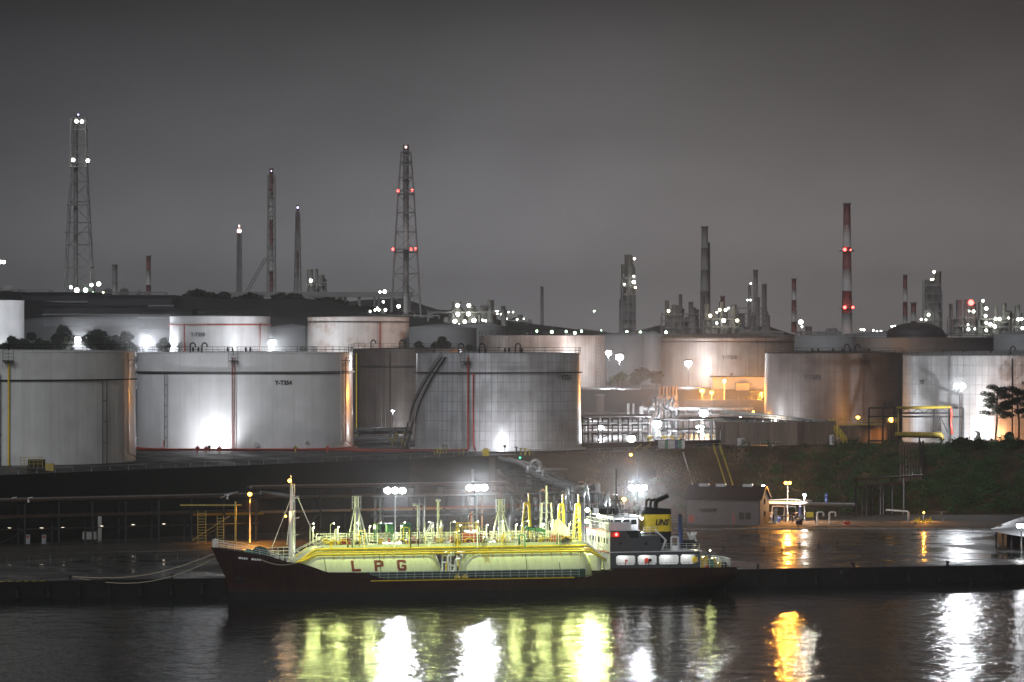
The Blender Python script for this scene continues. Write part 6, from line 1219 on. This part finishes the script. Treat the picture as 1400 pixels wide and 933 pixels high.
# pines on the right
def pine(label, px, D, zb, ytop, wpx, lean=0.0):
    zt = zat(ytop, D); h = zt - zb; w = wpx / F * D; b = PZ(px, D, zb); t = thing('pine_tree', label, 'tree', b, 'pine trees on the right'); mb = MB(); top = b + V((lean, 0, h * .95)); mb.tube([b, b + V((lean * .3 + .15, 0, h * .35)), b + V((lean * .6 - .1, 0, h * .65)), top], .2, 8); crown = MB()
    for i in range(13):
        k = .42 + .56 * i / 12; a = i * 2.4 + rt.uniform(-.4, .4); ln = w * .5 * (1.15 - .7 * (k - .42)) * rt.uniform(.6, 1.05); s = b + V((lean * k, 0, h * k)); e = s + V((math.cos(a) * ln, math.sin(a) * ln * .6, h * .05)); mb.cyl(s, e, .09, .03, 6)
        for f, rr in ((1.0, .34), (.6, .26)):
            c = s.lerp(e, f); leaves(crown, c + V((0, 0, .15)), (w * rr * .62, w * rr * .5, h * .055), 230, .16, rt, .2)
    leaves(crown, top, (w * .16, w * .14, h * .08), 260, .16, rt, .2); mb.build('trunk', 'bark', t); crown.build('crown', 'pine', t)
pine('flat topped pine tree silhouetted against the silver tank', 1361, 744, 15.2, 532, 42, .5); pine('pine tree cut by the right edge of view', 1393, 742, 15.4, 534, 46, -.3); pine('pine tree mostly outside the right edge', 1416, 745, 15.4, 528, 44, .2)
# ground cover on the embankment: ivy and shrubs on the right, dry grass near the crest
mb = MB()
def cover_amt(px, k):
    v = math.sin(px * .021 + 1.3) + .7 * math.sin(px * .047 + k * 4) + .5 * math.sin(px * .11 - k * 6)
    g = min(1, max(0, (px - 1000) / 120)) * (1.0 if px < 1900 else .5)
    return g * (.75 + .3 * v) * (1.15 - .9 * max(0, k - .55)) + .35 * max(0, v) * max(0, .55 - k) * (px > 880)
for i in range(2300):
    px = rt.uniform(870, 1850); k = rt.random() ** .9
    if rt.random() > cover_amt(px, k) + .05: continue
    c = slope_pt(px, k); r = rt.uniform(.35, 1.25) * (1.4 if px > 1250 else 1.0); leaves(mb, c + V((0, 0, r * .35)), (r * 1.3, r, r * .9), int(60 * r * r) + 30, .2, rt, .55)
stuff(mb.build('ground_cover', 'ivy'), 'green creeping shrubs covering the slope right of the yellow steps', 'shrubs')
mb = MB()
for i in range(30000):
    px = rt.uniform(800, 1330); k = rt.uniform(.2, 1.0); v = math.sin(px * .05 + k * 9) + math.sin(px * .13 - k * 5) + .6 * math.sin(px * .023)
    if rt.random() > (.30 + .3 * v) * (.35 + k): continue
    p = slope_pt(px, k) + V((rt.uniform(-.4, .4), rt.uniform(-.3, .3), 0)); h = rt.uniform(.15, .6); d = V((rt.uniform(-.3, .3), rt.uniform(-.2, .2), 1)) * h; w = V((rt.uniform(.03, .08), 0, 0))
    mb.add([p - w, p + w, p + d], [(0, 1, 2)])
stuff(mb.build('dry_grass', 'dry_grass'), 'dry brown grass on the upper slope', 'grass')
# shrubs on the crest at right
for i, (px, yt, w, lab) in enumerate(((1312, 598, 36, 'low dark shrub below the small white tank'), (1345, 603, 44, 'low dark shrub under the pine trees'), (1385, 607, 50, 'low dark shrub at the right end of the crest'))):
    k = .93; b = slope_pt(px, k); tree(lab, px, b.y, b.z - .3, yt, w, 'leaf', 10, 170, .25, 'shrubs on the right crest', .08)

# ------------------------------------------------------------------ far plant
def lens(p, r, m, parent, name='lamp'): mb = MB(); mb.ball(p, r, 8); return mb.build(name, m, parent)
def lattice(label, px, yt, yb, D, wt, wb, levels, flue=.28, m='far_steel', fm=('far_steel',), off=0.0, group='flare and lattice towers', knee=None):
    zt, zb = zat(yt, D), zat(yb, D); x = xat(px, D); k = D / F; t = thing('lattice_tower', label, 'tower', (x, D, zb), group)
    def hw(f):
        if knee and f > knee[0]: return (knee[1] + (wt - knee[1]) * (f - knee[0]) / (1 - knee[0])) * k / 2
        kk = knee[0] if knee else 1; top = knee[1] if knee else wt
        return (wb + (top - wb) * f / kk) * k / 2
    mb = MB(); fr = [1 - (1 - i / levels) ** 1.25 for i in range(levels + 1)]; ring = lambda f: [V((x + sx * hw(f), D + sy * hw(f), zb + (zt - zb) * f)) for sx, sy in ((-1, -1), (1, -1), (1, 1), (-1, 1))]
    for a, b in zip(fr, fr[1:]):
        A, Bq = ring(a), ring(b)
        pass
    for i in range(4):
        mb = MB()
        for a, b in zip(fr, fr[1:]): mb.bar(ring(a)[i], ring(b)[i], .5)
        mb.build('leg', m, t)
    mb = MB()
    for j, (a, b) in enumerate(zip(fr, fr[1:])):
        A, Bq = ring(a), ring(b)
        for i in range(4):
            i2 = (i + 1) % 4; mb.bar(Bq[i], Bq[i2], .32)
            if j % 2: mb.bar(A[i], Bq[i2], .24)
            else: mb.bar(A[i2], Bq[i], .24)
    mb.build('bracing', m, t)
    n = len(fm)
    for i in range(n):
        a = zb + (zt - zb + 3) * i / n; b = zb + (zt - zb + 3) * (i + 1) / n; MB().cyl((x + off, D, a), (x + off, D, b), flue * wt * k, n=12).build('flue', fm[i], t)
    return t, ring, zb, zt, x
t, ring, zb, zt, x = lattice('tall lattice flare tower with white lamps on the left', 108, 163, 398, 1560, 20, 38, 9, .15, off=-1.4, knee=(.72, 21))
for px, py in ((104.5, 166), (112, 166.5), (100, 219), (120, 220)): lens(P(px, py, 1552), .75, 'lamp_far', t)
for f in (.72, .5, .34): A = ring(f); mb = MB(); mb.bar(A[0] - V((.8, 0, 0)), A[1] + V((.8, 0, 0)), 2.5, .4); mb.build('platform', 'far_steel', t)
lens(P(107, 157, 1555), .35, 'lamp_violet', t)
for px, py, m, r in ((97, 393, 'lamp_far_green', .7), (105, 397, 'lamp_far', 1.0), (117, 397, 'lamp_far_green', 1.0), (125, 390, 'lamp_far', .7), (135, 388.5, 'lamp_far', .9), (127, 401, 'lamp_far_green', .6), (141, 400, 'lamp_far_warm', .4)): lens(P(px, py, 1545), r, m, t)
t, ring, zb, zt, x = lattice('tall lattice tower with four red lamps', 555, 208, 436, 1520, 13, 41, 9, .3, fm=('stack_white', 'far_steel', 'stack_white', 'far_steel', 'far_steel'), knee=(.77, 21))
for px, py in ((544.5, 261), (563.5, 260.5), (537.5, 341), (568, 340.5), (562, 341)): lens(P(px, py, 1512), .55, 'lamp_red', t)
for py, w in ((261, 22), (341, 34), (213, 14), (226, 12)): mb = MB(); mb.bar(P(555 - w / 2, py, 1513), P(555 + w / 2, py, 1513), 3, .5); mb.build('platform', 'far_steel', t)
lens(P(555, 201.5, 1518), .35, 'flare_flame', t)
t, ring, zb, zt, x = lattice('slim red and white lattice stack with leaning brace', 371, 240, 405, 1580, 9, 11, 12, .3, m='far_steel', fm=('stack_red', 'stack_white', 'stack_red', 'stack_white', 'stack_red'))
mb = MB()
for o in (0, 4): a, b = P(333 + o, 404, 1580), P(362 + o, 352, 1580); mb.bar(a, b, .45)
for i in range(8): a, b = P(333, 404, 1580).lerp(P(362, 352, 1580), i / 8), P(337, 404, 1580).lerp(P(366, 352, 1580), (i + 1) / 8); mb.bar(a, b, .25)
mb.build('leaning_brace', 'far_steel', t); lens(P(371, 234, 1578), .3, 'lamp_violet', t)
t, ring, zb, zt, x = lattice('slimmer stack with a pale light on top', 407, 290, 404, 1600, 5, 9, 10, .34, fm=('stack_white', 'stack_red', 'stack_white', 'stack_red')); lens(P(407, 284, 1598), .45, 'lamp_violet', t)
t, ring, zb, zt, x = lattice('thin stack with a small flare flame', 327, 320, 404, 1600, 5, 6.5, 8, .4); mb = MB(); mb.lathe(P(327, 319, 1600), [(.5, 0), (.9, .8), (.5, 2.2), (.05, 3.6)], 10); mb.build('flame', 'flare_flame', t)
def chimney(label, px, yt, yb, D, wt, wb, bands, group='far chimneys', lamps=(), m0='stack_red', m1='stack_white', collar=True):
    zt, zb = zat(yt, D), zat(yb, D); x = xat(px, D); k = D / F / 2; t = thing('chimney', label, 'chimney', (x, D, zb), group)
    for i in range(bands):
        f0, f1 = i / bands, (i + 1) / bands; MB().cyl((x, D, zb + (zt - zb) * f0), (x, D, zb + (zt - zb) * f1), (wb + (wt - wb) * f0) * k, (wb + (wt - wb) * f1) * k, 16).build('shaft_band', m0 if (bands - 1 - i) % 2 == 0 else m1, t)
    if collar: MB().lathe((x, D, zt), [(wt * k, -.6), (wt * k + .5, -.5), (wt * k + .5, .2), (wt * k * .8, .2)], 16).build('rim', 'far_steel', t)
    for lx, ly, r in lamps:
        lens(P(lx, ly, D - wb * k - 1), r, 'lamp_red', t); mb = MB(); zz = zat(ly + 2, D); mb.lathe((x, D, zz), [(wb * k, 0), (wb * k + 1.2, 0), (wb * k + 1.2, .4), (wb * k, .4)], 16); mb.build('platform', 'far_steel', t)
    return t
chimney('tall red and white banded chimney with red lamps', 1158, 278, 458, 2150, 9.5, 15, 6, lamps=((1155, 341.5, 1.0), (1163, 342, .5), (1155, 420.5, 1.0), (1166, 420.5, .8)))
chimney('red and white chimney left of the tall banded chimney', 1085.5, 381, 455, 2350, 6, 7.5, 5); chimney('pale red banded chimney right of the tall one', 1237.5, 376, 450, 2600, 5.5, 7, 4)
chimney('short red topped chimney beside the dark dome', 1249, 414, 452, 2300, 7, 8, 3); c = chimney('stout grey chimney with a stepped shaft', 963.5, 310, 458, 2100, 8.5, 14, 5, m0='far_steel', m1='far_steel'); mb = MB(); mb.cyl(P(966, 458, 2110), P(966, 332, 2110), 2.3, 2.0, 12); mb.build('flue', 'far_steel', c)
chimney('faint pale stack on the far left ridge', 203, 350, 410, 2300, 6, 7, 3); chimney('faint short stack right of the flare tower', 157, 362, 410, 2400, 7, 7, 2, m0='far_steel'); chimney('short brown stack near the stout chimney', 988, 405, 455, 2300, 6, 7, 2); chimney('faint thin stack far behind the middle tanks', 741, 392, 450, 2900, 4, 5, 1, m0='far_steel'); chimney('faint mushroom topped stack in the steam', 1033, 369, 452, 2800, 6, 6, 2, m0='far_steel')
def unit(label, px0, px1, ytop, ybase, D, lamps=(), n=10, seed=1, group='far process units', cols=3, r0=.8, dense=True, lm='lamp_far'):
    """steelwork with vessels and columns; each lamp seen on it is a part"""
    g = random.Random(seed); x0, x1 = xat(px0, D), xat(px1, D); zb, zt = zat(ybase, D), zat(ytop, D); t = thing('process_unit', label, 'plant', ((x0 + x1) / 2, D, zb), group); mb = MB(); w = x1 - x0
    nb = max(2, int(w / 9)); lv = max(1, int((zt - zb) / 7))
    for j in range(2):
        hh = (zt - zb) * (.55 if dense else .8)
        for i in range(nb + 1): x = x0 + w * i / nb; mb.bar((x, D + j * 9, zb), (x, D + j * 9, zb + hh * g.uniform(.7, 1.0)), .6)
        for k in range(lv + 1): z = zb + hh * .85 * k / max(1, lv); mb.bar((x0, D + j * 9, z), (x1, D + j * 9, z), .6)
    mb.build('steel_frame', 'far_steel', t)
    for i in range(n): x = g.uniform(x0, x1); h = (zt - zb) * g.uniform(.25, .7); r = g.uniform(.7, 2.2); mb = MB(); mb.cyl((x, D + g.uniform(1, 8), zb), (x, D + g.uniform(1, 8), zb + h), r, n=10); mb.build('vessel', 'far_steel', t)
    for i in range(cols): x = x0 + w * (i + g.uniform(.2, .8)) / cols; h = (zt - zb) * g.uniform(.75, 1.0); mb = MB(); mb.cyl((x, D + 4, zb), (x, D + 4, zb + h), g.uniform(1.0, 2.0), n=10); mb.build('column', 'far_steel', t)
    for i, l in enumerate(lamps): px, py, r = l[:3]; lens(P(px, py, D - 3), r * r0, l[3] if len(l) > 3 else lm, t)
    return t
unit('process unit with six lamps left of centre', 585, 690, 405, 447, 1480, [(625.5, 418, .95), (641, 418, .95), (626, 430, 1.0), (640.5, 429.5, 1.0), (622, 439.5, 1.0), (635.5, 440, .9), (648, 438.5, 1.1), (660, 438, .5), (664, 439, .5), (628, 444, .5)], 12, 2, cols=2)
unit('hazy unit with small lamps right of the six lamp unit', 672, 726, 424, 452, 1560, [(679.5, 427.5, .95), (686, 429.5, .75), (692, 436, .6), (695.5, 427, .4), (701.5, 427, .4), (707, 437, .4), (716, 436, .3)], 6, 3, cols=1)
unit('pipe deck with lamps at the foot of the red lamp tower', 500, 600, 422, 440, 1500, [(526, 399, .9), (519.5, 399.5, .6), (513, 424, .6), (518, 424, .6), (527, 424, .7), (545, 419, .9), (524, 413, .6), (506, 426, .5), (516, 421, .4)], 8, 4, cols=1)
unit('tall distillation column with lamps in the haze', 851, 869, 338, 470, 2250, [(867.5, 354, .9, 'lamp_far_warm'), (866.5, 378, .8), (866.5, 386, 1.3), (853.5, 389, .7), (868.5, 393.5, .8, 'lamp_far_warm')], 5, 5, cols=5, dense=False)
unit('dark blocky unit left of the stout chimney', 905, 965, 398, 458, 2000, [(914, 425.5, .95, 'lamp_far_warm')], 10, 6, cols=4)
unit('unit with clustered warm lamps right of the stout chimney', 962, 1010, 412, 458, 1950, [(971, 432, 1.1, 'lamp_far_warm'), (980, 427.5, .6, 'lamp_far_warm'), (984, 424, .95, 'lamp_far_warm'), (992, 424, .95), (996, 421.5, .6), (989.5, 438.5, 1.25), (980, 442, .8), (1008, 438.5, 1.05, 'lamp_far_warm')], 10, 7, cols=3)
unit('steam veiled unit with faint lamps', 1010, 1050, 380, 458, 2500, [(1026.5, 388, .7), (1022, 410.5, .7), (1026, 410.5, .7)], 6, 8, cols=2)
unit('dark tower block with lamps right of the banded chimney', 1264, 1288, 362, 450, 2150, [(1277, 372, .95, 'lamp_far_warm'), (1275.5, 382, .7, 'lamp_far_warm'), (1273, 382.5, .5), (1269.5, 430.5, 1.05), (1259.5, 437, .8), (1266, 437.5, .7)], 6, 9, cols=4, dense=False)
unit('low unit with a big red lamp', 1298, 1336, 408, 458, 2000, [(1327.5, 414, 2.0, 'lamp_red'), (1325, 425.5, .6), (1331, 426, 1.0), (1323.5, 444, .6), (1324, 450.5, 1.0), (1333, 450, .7)], 7, 10, cols=4)
unit('unit thick with white lamps on the right', 1338, 1380, 412, 458, 1900, [(1344, 411.5, .85), (1348.5, 422, 1.1), (1347.5, 432, .95), (1348.5, 441.5, .9), (1354, 443.5, 1.1), (1360, 446.5, 1.1), (1348.5, 452, .9), (1361, 436, .95), (1366.5, 436.5, 1.1), (1379, 435, .6)], 9, 11, cols=3)
unit('unit with white lamps at the right edge', 1384, 1420, 412, 458, 1950, [(1392, 437, 1.0), (1396.5, 436.5, 1.0), (1398, 449, 1.0), (1390.5, 457, .8), (1397, 457.5, .7)], 7, 12, cols=2)
unit('low pipe rack with green tinted lamps in the middle', 720, 915, 452, 470, 1320, [(734, 453, .55), (754.5, 454, .75), (774, 453.5, .55), (786, 455.5, .7), (795, 453, .55), (822, 452, .3), (857, 454, .65), (866.5, 456.5, .65), (875.5, 454.5, .6), (891.5, 455.5, .9), (910.5, 454.5, .65), (812, 426, .3), (813.5, 425, .2)], 14, 13, cols=0, lm='lamp_far_green')
unit('low rack with lamps below the tall banded chimney', 1090, 1230, 452, 468, 1500, [(1095, 440.5, 1.15), (1096.5, 447, .5), (1181, 451, .6), (1194, 452, .45), (1199, 453.5, .5), (1204.5, 453.5, .55), (1219.5, 446.5, .5), (1223.5, 446.5, .55), (1231, 447, .5), (1177, 450.5, .4)], 10, 14, cols=0)
unit('hazy boiler house floating above the ridge mist', 420, 445, 367, 410, 2300, [(425, 384, 1.3)], 5, 15, cols=3)
unit('long low building line on the far left ridge', -10, 68, 390, 403, 1600, [(0, 358.5, 1.0, 'lamp_far'), (5, 358.5, 1.0, 'lamp_far')], 5, 16, cols=0)
unit('low dark shed line right of the flare tower', 140, 226, 396, 404, 1600, [], 4, 17, cols=0); unit('low unit behind the wide streaked tank', 1010, 1070, 445, 462, 1500, [], 8, 18, cols=1); unit('dark low plant behind the Y-T273 tank', 1090, 1150, 444, 464, 1600, [], 8, 19, cols=1)
mb = MB(); p = P(2, 358.5, 1604)
for i, (x0, x1, y0, y1, D, lab) in enumerate(((30, 128, 402, 414, 1490, 'long low dark shed on the left ridge below the flare tower'), (120, 236, 406, 421, 1470, 'long low dark shed right of the flare tower foot'), (60, 190, 419, 432, 1430, 'lower long shed with a pale eave behind the left trees'), (190, 262, 424, 436, 1425, 'short shed with a pale eave above the smaller white tank'))):
    t = thing('far_shed', lab, 'shed', PZ(x0, D, 24), 'low sheds on the left ridge'); xa_, xb_ = xat(x0, D), xat(x1, D); zt = zat(y0, D); zb = zat(y1 + 14, D)
    mb = MB(); mb.box((xa_, D, zb), (xb_, D + 25, zt)); mb.build('wall', 'far_shed', t); mb = MB(); mb.box((xa_ - 1, D - 1, zt), (xb_ + 1, D + 26, zt + .7)); mb.build('roof', 'roof_dark', t); mb = MB(); mb.box((xa_ - .6, D - .6, zb + (zt - zb) * .55), (xb_ + .6, D - .02, zb + (zt - zb) * .55 + .5)); mb.build('eave', 'far_steel', t)
    for j in range(int((x1 - x0) / 12)): x = xa_ + 2 + j * 12 / F * D; mb = MB(); mb.box((x, D - .15, zb + 1), (x + 1.9, D - .02, zb + (zt - zb) * .45)); mb.build('door', 'dark_steel', t)
# far pipe bridge on the ridge
t = thing('pipe_bridge', 'long far pipe bridge on posts along the ridge', 'pipe bridge', P(490, 406, 1560)); mb = MB(); mb.bar(P(300, 403, 1560), P(565, 403, 1560), 4, 2.2); mb.build('deck', 'far_steel', t)
for px in (345, 408, 432, 457, 464, 472, 491, 512, 518, 536, 560): mb = MB(); mb.bar(P(px, 404, 1560), P(px, interp(ridge, px) + 16, 1560), 1.2 if px < 500 else .8); mb.build('pier', 'far_steel', t)
# added mist banks, put round the lamps to give them soft halos
def mist(name, label, c, rad, dens, g=.6, col=(.95, .96, .98), tilt=0.0):
    m = bpy.data.materials.new(name); m.use_nodes = True; nt = m.node_tree; nt.nodes.clear(); MATS[name] = m
    o_ = N(nt, 'ShaderNodeOutputMaterial'); vp = N(nt, 'ShaderNodeVolumePrincipled', Density=dens, Anisotropy=g); vp.inputs['Color'].default_value = (*col, 1); L(nt, vp.outputs[0], o_.inputs['Volume'])
    mb = MB(); mb.ball((0, 0, 0), 1.0, 32, rad); mb.v = [(x + c.x + z * tilt, y + c.y, z + c.z) for x, y, z in mb.v]; stuff(mb.build(name, name, org=tuple(c)), label, 'mist')
mist('quay_halo_mist', 'added thin mist giving the quay floodlights a halo', PZ(690, 570, 11), (42, 48, 13), .0011)
mist('yard_halo_mist', 'added thin mist giving the middle yard lamps a halo', PZ(905, 800, 22), (42, 60, 15), .0011)
mist('terrace_halo_mist', 'added thin mist giving the lamps behind the left tanks a halo', PZ(240, 905, 33), (75, 40, 9), .0036)
mist('tank_halo_mist', 'added thin mist giving the lamp before the silver tank a halo', PZ(1315, 750, 24), (22, 18, 11), .0022)
# ------------------------------------------------------------------ haze: one box of pale damp air round everything
m = bpy.data.materials.new('haze_air'); m.use_nodes = True; nt = m.node_tree; nt.nodes.clear(); MATS['haze_air'] = m
o_ = N(nt, 'ShaderNodeOutputMaterial'); vp = N(nt, 'ShaderNodeVolumePrincipled', Density=HAZE, Anisotropy=.6); vp.inputs['Color'].default_value = (.93, .93, .95, 1); L(nt, vp.outputs[0], o_.inputs['Volume'])
mb = MB(); mb.box((-3800, -260, -3.6), (3800, 6800, 150)); hz = mb.build('haze', 'haze_air'); stuff(hz, 'thin pale night haze over the harbour and plant', 'haze')
